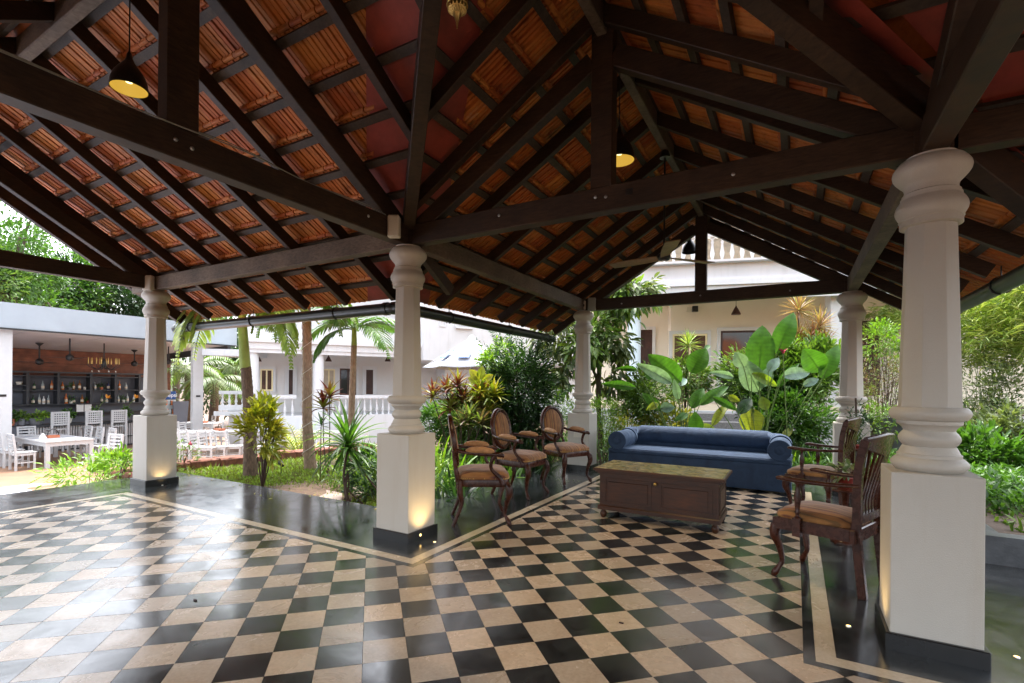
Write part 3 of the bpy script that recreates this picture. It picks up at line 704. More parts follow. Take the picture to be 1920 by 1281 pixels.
# iron bolts and an old mortise on the tie beams
for (bx, by) in ((RW-.035,0),(RW+.035,0),(.9,0),(2.45,0),(RW,LY),(.6,LY),(2.7,LY)):
    mb = MB(); mb.lathe([(.011,0),(.011,.005),(.006,.008)],8,(0,0,0),axis='y'); mb.xform(Matrix.Translation((bx,by-.050,TC+.02*math.sin(bx*9))) @ Matrix.Rotation(math.pi,4,'Z')); mb.build('bolt','steel',wing)
for by in (RH-.04,RH+.04,-.5,-2.6):
    mb = MB(); mb.lathe([(.011,0),(.011,.005),(.006,.008)],8,(.052,by,TC+.02*math.sin(by*9)),axis='x'); mb.build('bolt','steel',hall)
mb = MB(); mb.box(1.83,1.875,-.0515,-.0495,TC-.005,TC+.035); mb.build('mortise','black',wing)
# plates
tbeam((-.09,0,TC-.001),(MX-.5,0,TC-.001),.10,TT-TB,hall,'wall_plate','beam_grey'); tbeam((WX+.09,0,TC-.001),(8.2,0,TC-.001),.10,TT-TB,hall,'wall_plate')
tbeam((-4.9,-3.56,TC-.002),(8.2,-3.56,TC-.002),.10,TT-TB,hall,'wall_plate')
tbeam((0,.056,TC+.001),(0,LY-.056,TC+.001),.10,TT-TB,wing,'wall_plate','beam_grey'); tbeam((WX,.056,TC+.001),(WX,LY+.5,TC+.001),.10,TT-TB,wing,'wall_plate','beam_grey')
# ridge beams
tbeam((RW,-RW,3.585),(RW,LY+.5,3.585),.07,.14,wing,'ridge_beam','beam_grey'); tbeam((-4.88,RH,3.66),(8.2,RH,3.66),.075,.15,hall,'ridge_beam','beam_grey')
for x in (0, WX, MX):
    mb = MB(); mb.box(x-.0745,x+.0745,-.0545,.0555,TB+.003,TT-.003); mb.build('joint_block','beam',hall)
mb = MB(); mb.box(-.0545,.0745,LY-.0555,LY+.0555,TB+.003,TT-.003); mb.box(WX-.0745,WX+.0545,LY-.0555,LY+.0555,TB+.003,TT-.003); mb.build('joint_block','beam',wing)
# PVC gutters hung under the eaves
def gutter(pts, r, label, mat, hooks):
    t = thing('gutter', pts[0], label, 'gutter')
    mb = MB(); mb.tube(pts, r, 18); mb.build('gutter_pipe', mat, t)
    for h in hooks:
        h = Vector(h); d = (Vector(pts[1])-Vector(pts[0])).normalized()
        q = []; sd = d.cross(Vector((0,0,1)))
        for k in range(15):
            a = -math.pi*.5+2*math.pi*k/14*.93; q.append(h+sd*math.cos(a)*(r+.006)+Vector((0,0,1))*math.sin(a)*(r+.006))
        mb = MB(); mb.tube(q, .006, 6); mb.tube([h+Vector((0,0,r)), h+Vector((0,0,r+.09))], .005, 6); mb.build('gutter_bracket','black',t)
    return t
GZ = 2.045
t = gutter([(-5.14,.80,GZ),(-.80,.80,GZ)], .062, 'dark plastic rain gutter pipe hanging under the left eave in front of the palms', 'pvc', [(x,.80,GZ) for x in (-4.75,-3.3,-1.75)])
mb = MB(); mb.lathe([(.066,-.03),(.066,.03)], 18, (-5.14,.80,GZ), axis='x'); mb.build('end_cap','pvc',t)
mb = MB(); mb.tube([(-5.05,.80,GZ-.05),(-5.05,.80,GZ-.17)], .05, 16); mb.build('outlet','concrete_dark',t)
mb = MB(); mb.tube([(-1.02,.80,GZ),(-.96,.80,GZ)], .070, 18); mb.tube([(-.9,.80,GZ),(-.80,.80,GZ),(-.80,.92,GZ)], .068, 18); mb.build('elbow','pvc',t)
gutter([(-.80,.90,GZ),(-.80,4.6,GZ)], .062, 'dark plastic rain gutter pipe along the wing eave left of the umbrella', 'pvc', [(-.80,y,GZ) for y in (1.65,3.1,4.35)])
gutter([(WX+.80,4.6,GZ),(WX+.80,.80,GZ)], .062, 'green tinged rain gutter pipe under the eave at the right edge', 'pvc_green', [(WX+.80,y,GZ) for y in (1.35,2.1,3.4)])
# ------------------------------------------------------------------ furniture
def smooth_path(pts, n=5):
    pts = [Vector(p) for p in pts]; out = []
    P = [pts[0]*2-pts[1]]+pts+[pts[-1]*2-pts[-2]]
    for i in range(1, len(P)-2):
        for k in range(n):
            t = k/n; a, b, c, d = P[i-1], P[i], P[i+1], P[i+2]
            out.append(.5*((2*b)+(c-a)*t+(2*a-5*b+4*c-d)*t*t+(3*b-a-3*c+d)*t**3))
    out.append(pts[-1]); return out
def lerp_list(vals, n):
    k = len(vals)-1; return [vals[min(int(i*k/(n-1)), k-1)]+(vals[min(int(i*k/(n-1)), k-1)+1]-vals[min(int(i*k/(n-1)), k-1)])*(i*k/(n-1)-min(int(i*k/(n-1)), k-1)) for i in range(n)]
def cabriole(mb, x, y, dx, dy, top, foot_out=.035):
    """curved leg: knee bulges outward, ankle tucks in, foot kicks out"""
    pts = [(x,y,top),(x+dx*.030,y+dy*.030,top-.05),(x+dx*.034,y+dy*.034,top-.11),(x+dx*.008,y+dy*.008,top*.52),(x-dx*.008,y-dy*.008,top*.28),(x+dx*.006,y+dy*.006,.07),(x+dx*foot_out,y+dy*foot_out,.028),(x+dx*(foot_out+.012),y+dy*(foot_out+.012),.0)]
    P = smooth_path(pts, 4); r = lerp_list([.026,.034,.031,.022,.016,.015,.023,.016], len(P)); mb.tube(P, r, 10)
def cushion(mb, w0, w1, d, z0, z1, crown, nx=14, ny=12, y0=0, rnd=.045):
    """upholstered seat: front width w0, rear width w1, depth d along +y (front at y0+d), domed top and rounded sides"""
    def outline(u, v, inset):
        w = (w1+(w0-w1)*v)/2-inset; return (u*2-1)*w, y0+inset+(d-2*inset)*v
    vs, idx = [], {}
    prof = [(0,z0),(-.006,z0+(z1-z0)*.4),(.0,z0+(z1-z0)*.75),(.016,z1-.006)]
    N = 40; rings = []
    def sq(t):  # rounded-rectangle parameter
        a = 2*math.pi*t; c, s = math.cos(a), math.sin(a); e = .34
        return math.copysign(abs(c)**e, c), math.copysign(abs(s)**e, s)
    def pt(cx, sy, k):
        v = (sy*k+1)/2; w = (w1+(w0-w1)*v)/2; return cx*k*w, y0+d*v
    for ins, z in prof:
        k = 1-ins/(w0/2); rings.append([(*pt(*sq(j/N), k), z) for j in range(N)])
    for q in (.88,.7,.45,.2): rings.append([(*pt(*sq(j/N), q), z1+crown*(1-q*q)) for j in range(N)])
    rings.append([(*pt(0,0,0), z1+crown)]*N)
    for rg in rings: vs += rg
    fs = [(i*N+j, i*N+(j+1)%N, (i+1)*N+(j+1)%N, (i+1)*N+j) for i in range(len(rings)-1) for j in range(N)]
    mb.add(vs, fs, True)

def oval_chair(label):
    # faces +y, origin under the seat centre
    t = thing('armchair', (0,0,0), label, 'armchair', 'oval-backed striped armchairs beside the black floor')
    sh = .40
    for sx in (-1,1):
        b = MB(); cabriole(b, sx*.205, .19, sx*.6, .8, sh-.02); b.build('leg','mahogany',t)
        b = MB(); P = smooth_path([(sx*.19,-.215,sh),(sx*.19,-.215,sh-.12),(sx*.185,-.20,.2),(sx*.19,-.24,.08),(sx*.195,-.275,.0)],4); b.tube(P, lerp_list([.024,.026,.02,.017,.016],len(P)), 10); b.build('leg','mahogany',t)
    b = MB(); n = 36; ring = []
    def sq(tt, w0, w1, d, y0):
        a = 2*math.pi*tt; c, s = math.cos(a), math.sin(a); cx = math.copysign(abs(c)**.4,c); sy = math.copysign(abs(s)**.4,s); v = (sy+1)/2; return cx*(w1+(w0-w1)*v)/2, y0+d*v
    for z, g in ((sh-.055,-.006),(sh-.045,.0),(sh+.0,.0),(sh+.012,-.01)): ring.append([(*sq(j/n,.52+g,.43+g,.475+g,-.24-g/2),z) for j in range(n)])
    vs = [p for r in ring for p in r]; b.add(vs, [(i*n+j,i*n+(j+1)%n,(i+1)*n+(j+1)%n,(i+1)*n+j) for i in range(3) for j in range(n)]+[tuple(range(n-1,-1,-1)),tuple(range(3*n,4*n))], True); o = b.build('seat_frame','mahogany',t); autosmooth(o)
    b = MB(); cushion(b, .505, .415, .46, sh+.006, sh+.065, .042, y0=-.235); b.build('seat','stripe',t)
    # nail trim along the seat edge
    b = MB()
    for j in range(56):
        x, y = sq(j/56,.516,.426,.470,-.238); b.lathe([(.0045,-.003),(.0045,.002),(.001,.005)],5,(x,y,sh+.018))
    o = b.build('nail_trim','brass',t); o['kind'] = 'stuff'
    # oval back, leaning back
    zc, ax, az, lean = .735, .185, .225, R(9)
    def bp(a, r, dy): 
        x = math.cos(a)*(ax+r); zz = math.sin(a)*(az+r); return Vector((x, -.245-zz*math.sin(lean)+dy*math.cos(lean)-.03, zc+zz*math.cos(lean)+dy*math.sin(lean)))
    m = 48; prof = [(-.026,.018),(-.010,.026),(.008,.022),(.020,.008),(.020,-.014),(-.026,-.018)]; vs = [bp(2*math.pi*j/m, r, dy) for j in range(m) for r, dy in prof]; k = len(prof)
    b = MB(); b.add(vs, [(j*k+i, j*k+(i+1)%k, ((j+1)%m)*k+(i+1)%k, ((j+1)%m)*k+i) for j in range(m) for i in range(k)], False); o = b.build('back_frame','mahogany',t); 
    for p in o.data.polygons: p.use_smooth = True
    autosmooth(o, 50)
    vs = []; rr = [1,.97,.85,.6,.3,.0]; dd = [.004,.016,.028,.036,.040,.041]
    for q, dy in zip(rr, dd): vs += [bp(2*math.pi*j/m, -.026, 0).lerp(bp(0,-ax,0)*.5+bp(math.pi,-ax,0)*.5, 1-q)+Vector((0,dy,0)) for j in range(m)]
    nb = len(vs)
    for q, dy in zip([1,.9,0], [-.016,-.022,-.024]): vs += [bp(2*math.pi*j/m, -.026, 0).lerp(bp(0,-ax,0)*.5+bp(math.pi,-ax,0)*.5, 1-q)+Vector((0,dy,0)) for j in range(m)]
    fs = [(i*m+j,i*m+(j+1)%m,(i+1)*m+(j+1)%m,(i+1)*m+j) for i in range(5) for j in range(m)]+[(nb+i*m+(j+1)%m,nb+i*m+j,nb+(i+1)*m+j,nb+(i+1)*m+(j+1)%m) for i in range(2) for j in range(m)]
    b = MB(); b.add(vs, fs, True); b.build('back_cushion','stripe',t)
    for sx in (-1,1):   # stiles from the seat up to the oval
        b = MB(); P = smooth_path([(sx*.17,-.235,sh-.01),(sx*.185,-.25,.49),(sx*.165,-.262,.56),(sx*.178,-.268,.66)],4); b.tube(P, lerp_list([.024,.019,.016,.018],len(P)), 9); b.build('stile','mahogany',t)
    for sx in (-1,1):
        b = MB(); P = smooth_path([(sx*.185,-.270,.675),(sx*.215,-.20,.655),(sx*.245,-.05,.640),(sx*.255,.085,.635),(sx*.262,.135,.632),(sx*.258,.165,.618)],4); b.tube(P, lerp_list([.016,.017,.019,.021,.023,.014],len(P)), 9)
        P = smooth_path([(sx*.255,.085,.63),(sx*.250,.055,.57),(sx*.238,.06,.50),(sx*.245,.13,.43),(sx*.243,.155,.37)],4); b.tube(P, lerp_list([.019,.017,.016,.020,.023],len(P)), 9); b.build('armrest','mahogany',t)
        b = MB(); P = smooth_path([(sx*.222,-.165,.664),(sx*.235,-.12,.674),(sx*.245,-.03,.672),(sx*.252,.05,.662),(sx*.255,.078,.652)],4); b.tube(P, lerp_list([.012,.026,.031,.026,.012],len(P)), 12); b.build('arm_pad','armfab',t)
    return t
oc = oval_chair('dark wooden armchair with striped seat, its oval back seen edge-on, nearest the middle column')
oc.location = (.27,.745,0); oc.rotation_euler.z = R(-52.5)
copy_tree(oc, (.055,1.905,0), R(-90-2), 'striped oval-backed armchair standing between the other two oval-backed armchairs')
copy_tree(oc, (.17,2.93,0), R(-90-24), 'striped oval-backed armchair nearest the blue sofa, in front of the white plinth')

def slat_chair(label):
    t = thing('armchair', (0,0,0), label, 'armchair', 'slat-backed wooden armchairs in front of the right columns')
    sh = .395
    for sx in (-1,1):
        b = MB(); cabriole(b, sx*.20, .205, sx*.55, .85, sh-.02, .03); b.build('leg','mahogany',t)
        b = MB(); b.beam((sx*.185,-.215,sh-.04),(sx*.19,-.252,0),.040,.045,(0,1,0),.004); b.build('leg','mahogany',t)
    b = MB(); b.bevbox(-.235,.235,-.225,-.19,sh-.075,sh+.005,.006); b.beam((-.205,-.21,sh-.035),(-.238,.225,sh-.035),.03,.075); b.beam((.205,-.21,sh-.035),(.238,.225,sh-.035),.03,.075)
    P = [(-.238,.228),(-.1,.252),(0,.256),(.1,.252),(.238,.228)]
    for i in range(4): b.beam((*P[i],sh-.04),(*P[i+1],sh-.04),.028,.07)
    b.build('seat_frame','mahogany',t)
    b = MB(); cushion(b, .49, .40, .44, sh-.002, sh+.045, .038, y0=-.20); b.build('seat','stripe',t)
    # curved back: stiles, crest rail with pointed apron, bottom rail, six bent slats
    def yb(z): return -.215-.035*max(0,(z-.42)/.5)**1.5
    for sx in (-1,1):
        b = MB(); P = smooth_path([(sx*.195,yb(.36),.36),(sx*.197,yb(.5)-.005,.5),(sx*.203,yb(.65),.65),(sx*.212,yb(.8),.80),(sx*.225,yb(.93)-.02,.935)],4)
        for i in range(len(P)-1): b.beam(P[i],P[i+1]+(P[i+1]-P[i])*.03,.036,.042,(0,1,0))
        b.build('stile','mahogany',t)
    b = MB(); n = 16; top, bot = [], []
    for i in range(n+1):
        u = i/n*2-1; x = u*.232; y = yb(.9)-.022-.035*(1-u*u); top.append((x,y,.945+.012*(1-abs(u))-.006*u*u)); bot.append((x,y+.012,.885-.055*(1-abs(u))))
    vs = []
    for (a, c) in zip(top, bot): vs += [(a[0],a[1]-.016,a[2]),(a[0],a[1]+.020,a[2]),(c[0],c[1]+.016,c[2]),(c[0],c[1]-.016,c[2])]
    b.add(vs, [(4*i+j,4*i+(j+1)%4,4*i+4+(j+1)%4,4*i+4+j) for i in range(n) for j in range(4)]+[(3,2,1,0),(4*n,4*n+1,4*n+2,4*n+3)])
    P = [Vector((p[0]*1.03,p[1]-.004,p[2]+.004)) for p in top]; b.tube(P, .015, 8)
    b.build('crest_rail','mahogany',t)
    b = MB(); b.beam((-.19,yb(.47)-.006,.455),(.19,yb(.47)-.006,.455),.026,.05); b.build('back_rail','mahogany',t)
    for k in range(6):
        u = (k-2.5)/2.5; b = MB(); zt = .885-.055*(1-abs(u*.72)); P = smooth_path([(u*.135,yb(.48),.47),(u*.137,yb(.55)+.004,.56),(u*.145,yb(.7)-.018,.70),(u*.157,yb(.86)-.03-.02*(1-u*u),zt+.015)],4)
        for i in range(len(P)-1): b.beam(P[i],P[i+1]+(P[i+1]-P[i])*.05,.026,.013,(0,1,0))
        b.build('slat','mahogany',t)
    for sx in (-1,1):
        b = MB(); P = smooth_path([(sx*.208,-.235,.665),(sx*.235,-.10,.652),(sx*.258,.06,.650),(sx*.266,.17,.660),(sx*.264,.205,.652)],5); r = lerp_list([.019,.020,.023,.026,.016],len(P))
        for p in P: pass
        b.tube(P, r, 10); b.xform(Matrix.Translation((0,0,.656*.35)) @ Matrix.Diagonal((1,1,.65,1))); b.build('armrest','mahogany',t)
        b = MB(); b.lathe([(.020,.30),(.020,.42),(.013,.425),(.011,.44),(.018,.452),(.012,.462),(.015,.49),(.021,.53),(.020,.56),(.013,.60),(.010,.625),(.017,.635),(.012,.648)],12,(sx*.252,.085,0)); b.box(sx*.252-.022,sx*.252+.022,.062,.108,.30,.415); b.build('arm_post','mahogany',t)
    b = MB(); b.beam((0,-.215,.17),(0,.20,.17),.02,.02); b.beam((-.183,-.245,.17),(.183,-.245,.17),.02,.02); 
    return t
scp = slat_chair('dark slat-backed armchair with a striped gold seat right beside the large near column')
scp.location = (2.955,.72,0); scp.rotation_euler.z = R(68)
copy_tree(scp, (2.98,2.68,0), R(73), 'slat-backed armchair with a striped seat standing nearest the right end of the blue sofa')

# chest used as a coffee table
def chest():
    x0,x1,y0,y1 = 1.150,2.235,1.375,1.905
    t = thing('chest', ((x0+x1)/2,(y0+y1)/2,0), 'low dark wooden chest with a patterned mosaic top used as coffee table', 'chest')
    b = MB(); b.bevbox(x0+.02,x1-.02,y0+.02,y1-.02,.09,.425,.004); b.build('body','chestwood',t)
    b = MB(); b.bevbox(x0+.004,x1-.004,y0+.004,y1-.004,.082,.125,.008); b.build('base_moulding','chestwood',t)
    for k, (e, z0, z1) in enumerate(((.004,.42,.435),(-.012,.435,.452),(-.030,.452,.474))):
        b = MB(); b.bevbox(x0+e,x1-e,y0+e,y1-e,z0,z1,.005); b.build('cornice' if k < 2 else 'table_top','chestwood',t)
    b = MB(); b.box(x0-.012,x1+.012,y0-.012,y1+.012,.4741,.478); b.build('mosaic_inlay','pattern',t)
    def panel(a0, a1, z0, z1, side):
        for k in range(2):
            e = .0+.028*k; d = .004 if k == 0 else .010
            if side == 'f':
                b = MB(); yy = y0+.02
                if k == 0:
                    for q in ((a0,a1,z1-.014,z1),(a0,a1,z0,z0+.014)): b.box(q[0],q[1],yy-.008,yy,q[2],q[3])
                    b.box(a0,a0+.014,yy-.008,yy,z0+.014,z1-.014); b.box(a1-.014,a1,yy-.008,yy,z0+.014,z1-.014); b.build('panel_moulding','chestwood',t)
                else: b.bevbox(a0+.034,a1-.034,yy-.006,yy,z0+.034,z1-.034,.003); b.build('panel','chestwood',t)
            else:
                b = MB(); xx = x1-.02
                if k == 0:
                    for q in ((a0,a1,z1-.014,z1),(a0,a1,z0,z0+.014)): b.box(xx,xx+.008,q[0],q[1],q[2],q[3])
                    b.box(xx,xx+.008,a0,a0+.014,z0+.014,z1-.014); b.box(xx,xx+.008,a1-.014,a1,z0+.014,z1-.014); b.build('panel_moulding','chestwood',t)
                else: b.bevbox(xx,xx+.006,a0+.034,a1-.034,z0+.034,z1-.034,.003); b.build('panel','chestwood',t)
    mx = (x0+x1)/2
    panel(x0+.07,mx-.035,.150,.385,'f'); panel(mx+.035,x1-.07,.150,.385,'f'); panel(y0+.06,y1-.06,.150,.385,'s')
    b = MB(); b.lathe([(.004,0),(.008,.006),(.017,.016),(.012,.026),(.002,.030)],12,(0,0,0),axis='y'); b.xform(Matrix.Translation((mx,y0+.008,.372)) @ Matrix.Rotation(math.pi,4,'Z')); b.build('knob','brass',t)
    for x in (x0+.05,x1-.05):
        for y in (y0+.05,y1-.05):
            b = MB(); b.lathe([(.014,0),(.022,.006),(.031,.026),(.033,.045),(.026,.062),(.017,.070),(.024,.078),(.030,.084)],16,(x,y,0)); b.build('foot','chestwood',t)
chest()

# blue velvet sofa
def sofa():
    x0,x1,yf,yb = .535,2.735,3.56,4.36
    t = thing('sofa', ((x0+x1)/2,(yf+yb)/2,0), 'long low blue velvet sofa with rolled bolster arms and back', 'sofa')
    b = MB(); b.bevbox(x0,x1,yf,yb,.02,.345,.012); b.build('base','velvet',t)
    b = MB(); b.bevbox(x0-.004,x1+.004,yf-.006,yb,.347,.400,.02); b.build('seat','velvet',t)
    r, zc = .122, .505
    def roll(p0, p1, rad, name):
        d = Vector(p1)-Vector(p0); n = 10; b = MB(); b.tube([Vector(p0)+d*(i/n) for i in range(n+1)], [rad]*(n+1), 32, cap=False)
        # padded disc end with a piped rim and button
        L = d.length
        for e, s in ((Vector(p0),-1),(Vector(p1),1)):
            dn = d.normalized()*s; q = dn.to_track_quat('Z','Y').to_matrix().to_4x4(); q.translation = e
            m = MB(); m.lathe([(rad,0),(rad+.004,.004),(rad,.010),(rad-.012,.010),(rad-.022,.006),(rad-.05,.012),(rad*.48,.004),(rad*.42,.004),(rad*.36,.012),(.01,.010),(0,.006)],32); m.xform(q); b._m(m)
        return b.build(name,'velvet',t)
    roll((x0+.125,yf-.01,zc),(x0+.125,yb-.10,zc),r,'arm_bolster'); roll((x1-.125,yf-.01,zc),(x1-.125,yb-.10,zc),r,'arm_bolster')
    b = MB(); cr = .12; P = [(x0+.125,yb-.30,zc+.01)]+[(x0+.125+cr-cr*math.cos(a),yb-.24+cr*math.sin(a),zc+.02) for a in (R(10),R(30),R(50),R(70),R(90))]+[(x0+.3+(x1-x0-.6)*i/12,yb-.12,zc+.045) for i in range(13)]+[(x1-.125-cr+cr*math.cos(a),yb-.24+cr*math.sin(a),zc+.02) for a in (R(90),R(70),R(50),R(30),R(10))]+[(x1-.125,yb-.30,zc+.01)]
    b.tube(P, .130, 28); b.build('back_bolster','velvet',t)
    b = MB(); b.bevbox(x0+.15,x1-.15,yb-.20,yb,.395,.55,.03); b.build('backrest','velvet',t)
    for x in (x0+.1,x1-.1):
        for y in (yf+.1,yb-.1):
            b = MB(); b.box(x-.03,x+.03,y-.03,y+.03,0,.021); b.build('foot','black',t)
sofa()

# small round tables and pots beside the slatted chairs
def round_table(x, y, h, r, label, mat='mahogany'):
    t = thing('side_table', (x,y,0), label, 'side table', 'small round tables among the slatted chairs')
    b = MB(); b.lathe([(r*.9,h-.022),(r,h-.018),(r,h-.004),(r-.008,h)],28,(x,y,0)); b.build('table_top',mat,t)
    b = MB(); b.lathe([(.10,0),(.10,.02),(.035,.035),(.022,.08),(.03,.14),(.02,.24),(.028,h-.06),(.05,h-.022)],16,(x,y,0)); b.build('pedestal',mat,t)
    return t
round_table(3.12,1.72,.44,.15,'low round wooden table holding a red pot, between the slatted armchairs')
round_table(3.37,3.22,.62,.17,'round wooden table with a red dish behind the slatted armchairs')
def pot(x, y, z, r, h, label, mat, name='flower_pot'):
    t = thing(name, (x,y,z), label, 'pot')
    b = MB(); b.lathe([(r*.68,z),(r*.72,z+.004),(r*.92,z+h*.82),(r,z+h*.84),(r*1.02,z+h),(r*.9,z+h),(r*.86,z+h*.9)],20,(x,y,0)); b.build('pot_body',mat,t)
    b = MB(); b.lathe([(0.0,z+h*.86),(r*.88,z+h*.88)],16,(x,y,0)); b.build('potting_soil','soil',t)
    return t
# ------------------------------------------------------------------ lamps
def pendant(p, ceil, label, rad=.11, lit=True, power=9, grp='bell-shaped pendant lamps hung from the pavilion roof'):
    t = thing('pendant_lamp', (p[0],p[1],p[2]), label, 'pendant lamp', grp)
    x, y, z = p; k = rad/.11
    prof = [(.110,0),(.113,.012),(.108,.055),(.090,.105),(.060,.150),(.034,.185),(.020,.215),(.016,.245),(.007,.262)]
    b = MB(); b.lathe([(r*k,z+h*k) for r,h in prof],28,(x,y,0),cap=False); b.build('lamp_shade','black',t)
    b = MB(); b.lathe([(r*k-.002,z+h*k+.001) for r,h in prof[:7]]+[(.002,z+.215*k)],28,(x,y,0),cap=False)
    b.f = [f[::-1] for f in b.f]; b.build('shade_lining','glow' if lit else 'black',t)
    b = MB(); b.tube([(x,y,z+.255*k),(x,y,ceil)],.004,6); b.build('cord','black',t)
    if lit:
        b = MB(); b.lathe([(.002,z+.045*k),(.02*k,z+.05*k),(.032*k,z+.08*k),(.026*k,z+.115*k),(.012*k,z+.14*k)],16,(x,y,0)); b.build('bulb','bulb',t)
        ld = bpy.data.lights.new('lamp_light','SPOT'); ld.energy = power; ld.color = (1,.72,.38); ld.shadow_soft_size = .01; ld.spot_size = R(125); ld.spot_blend = .8
        lo = bpy.data.objects.new('lamp_light', ld); COL.objects.link(lo); lo.parent = t; lo.location = (0,0,-.004)
    return t
q = on_y(242,168,RH); pendant(q, 3.62, 'lit bell-shaped pendant lamp hanging at the upper left in front of the tiles', .090, True, 9)
q = on_x(1161,302,RW); pendant(q, 3.53, 'lit bell-shaped pendant lamp beside the king post in the middle', .105, True, 14)
q = at(1293,474,7.35); pendant(q, 3.55, 'unlit black pendant lamp hanging left of the far king post', .105, False)
# hanging brass lantern near the camera
def lantern():
    q = at(857,54,1.75); x, y, z = q
    t = thing('hanging_lantern', (x,y,z), 'pierced brass lantern hanging at the top edge of the picture', 'lantern')
    b = MB(); n = 16; prof = [(r_*.52,h_*.52) for r_, h_ in ((.004,0),(.010,.045),(.022,.080),(.030,.10),(.060,.125),(.068,.155),(.066,.19),(.045,.225),(.02,.25),(.012,.29))]
    # pierced body: ribs and rings instead of a closed skin
    for j in range(n):
        a = 2*math.pi*j/n; b.tube([(x+math.cos(a+i*.12)*r,y+math.sin(a+i*.12)*r,z+h) for i,(r,h) in enumerate(prof[3:9])],.0018,5); b.tube([(x+math.cos(a-i*.12)*r,y+math.sin(a-i*.12)*r,z+h) for i,(r,h) in enumerate(prof[3:9])],.0018,5)
    b.build('pierced_body','brass',t)
    b = MB(); b.lathe(prof[:4],16,(x,y,z)); b.build('finial','brass',t)
    b = MB()
    for r, h in (prof[4],prof[5],prof[6],prof[7]): b.lathe([(r+.001,h-.002),(r+.003,h),(r+.001,h+.002)],24,(x,y,z))
    b.build('rim','brass',t)
    b = MB(); b.lathe([(.0104,.13),(.006,.151),(.002,.156)],12,(x,y,z)); b.tube([(x,y,z+.15),(x,y,3.58)],.0018,5); b.build('chain','brass',t)
lantern()
# ceiling fan
def fan():
    hx,hy,hz = on_x(1245,482,RW); hy = 1.85; q = on_x(1245,482,RW); 
    t = thing('ceiling_fan', (q.x,q.y,q.z), 'three-bladed wooden ceiling fan hanging from the ridge above the seating', 'ceiling fan')
    x,y,z = q
    b = MB(); b.lathe([(.012,-.035),(.050,-.030),(.060,-.010),(.060,.015),(.048,.035),(.018,.045)],24,(x,y,z)); b.build('motor','black',t)
    b = MB(); b.tube([(x,y,z+.04),(x,y,3.52)],.009,8); b.lathe([(.012,.04),(.026,.06),(.012,.11)],12,(x,y,z)); b.build('down_rod','black',t)
    b = MB(); b.lathe([(.05,3.44),(.04,3.50),(.012,3.52)],16,(x,y,0)); b.build('canopy','black',t)
    b = MB(); b.lathe([(0,-.037),(.022,-.036),(.022,-.034)],12,(x,y,z)); b.build('badge','plasticwhite',t)
    for a in (R(50),R(170),R(290)):
        m = MB(); n = 8; vs = []
        for i in range(n+1):
            u = i/n; r = .055+.50*u; w = .040+.026*math.sin(min(1,u*1.25)*math.pi*.62); th = .009; tw = R(14)*(1-.5*u)
            for sy, sz in ((-1,-.5),(1,-.5),(1,.5),(-1,.5)): vs.append((r, sy*w*math.cos(tw), sy*w*math.sin(tw)+sz*th))
        m.add(vs,[(4*i+j,4*i+4+j,4*i+4+(j+1)%4,4*i+(j+1)%4) for i in range(n) for j in range(4)]+[(0,1,2,3),(4*n+3,4*n+2,4*n+1,4*n)])
        m.xform(Matrix.Translation((x,y,z-.005)) @ Matrix.Rotation(a,4,'Z')); m.build('fan_blade','fanwood',t)
M['fanwood'] = wood('fan_blade_wood', (.20,.12,.06), (.36,.24,.13), .4, (2,2,6), 10, .05)
fan()
# small fittings on the column heads
def fitting(p, w, h, d, label, mat, rz=0, lens=False, name='wall_light'):
    t = thing(name, p, label, 'light fitting' if not lens else 'camera', rz=rz)
    b = MB(); b.bevbox(-w/2,w/2,-d/2,d/2,-h/2,h/2,.012); b.build('housing',mat,t,local=True,bevel=.006)
    if lens:
        b = MB(); b.lathe([(.022,0),(.022,.012),(.012,.014),(0,.010)],16,(0,-d/2-.0,-.01),axis='y'); b.xform(Matrix.Scale(1,4)); o = b.build('lens','black',t,local=True); o.location = (0,-.012,0)
    return t
q = on_x(742,428,.02); fitting((.088,-.265,2.455), .095, .165, .075, 'cream box light on the beam joint above the middle column', 'plasticwhite', R(30))
fitting((MX+.05,-.11,2.44), .12, .18, .075, 'cream box light on the beam above the left end column', 'plasticwhite', R(25))
fitting((.02,LY-.10,2.45), .10, .13, .07, 'small security camera with round lens above the column left of the sofa', 'plasticwhite', R(35), True, 'security_camera')
fitting((.165,LY-.09,2.455), .12, .19, .07, 'grey-green box light on the tie beam above the column left of the sofa', 'plasticgrey', R(20))
fitting((.0,LY-.178,.53), .13, .075, .02, 'white electrical socket plate on the plinth behind the oval-backed armchairs', 'plasticwhite', 0, name='socket_plate')
# recessed floor spots
for i, (px, py, lb) in enumerate(((815,1017,'lit floor spot at the foot of the middle column, right corner'), (768,1012,'lit floor spot set into the skirting of the middle column'), (304,910,'lit floor spot at the foot of the left end column'), (1591,1175,'lit floor spot in the black slab left of the large near column'), (1906,1233,'lit floor spot at the right edge by the large near column'))):
    p = ground(px, py); t = thing('floor_spot', (p.x,p.y,0), lb, 'spotlight', 'small warm spotlights let into the floor')
    if i == 1: p = Vector((.189+.004,-.05,.045)); t.location = (p.x,p.y,p.z)
    b = MB(); b.lathe([(.013,0),(.013,.004),(.010,.0045)],16); b.build('rim','steel',t,local=True)
    b = MB(); b.lathe([(.0095,.0046),(.0,.0052)],14); b.build('lens','spot',t,local=True)
    if i == 1: t.rotation_euler = (0,R(90),0)
def uplight(x, y, tx, ty, e):
    ld = bpy.data.lights.new('spot_light','SPOT'); ld.energy = e; ld.color = (1,.68,.28); ld.spot_size = R(95); ld.spot_blend = .9; ld.shadow_soft_size = .02
    o = bpy.data.objects.new('spot_light', ld); COL.objects.link(o); o.location = (x,y,.012); d = Vector((tx-x,ty-y,.45)); o.rotation_euler = d.to_track_quat('-Z','Y').to_euler()
    return o
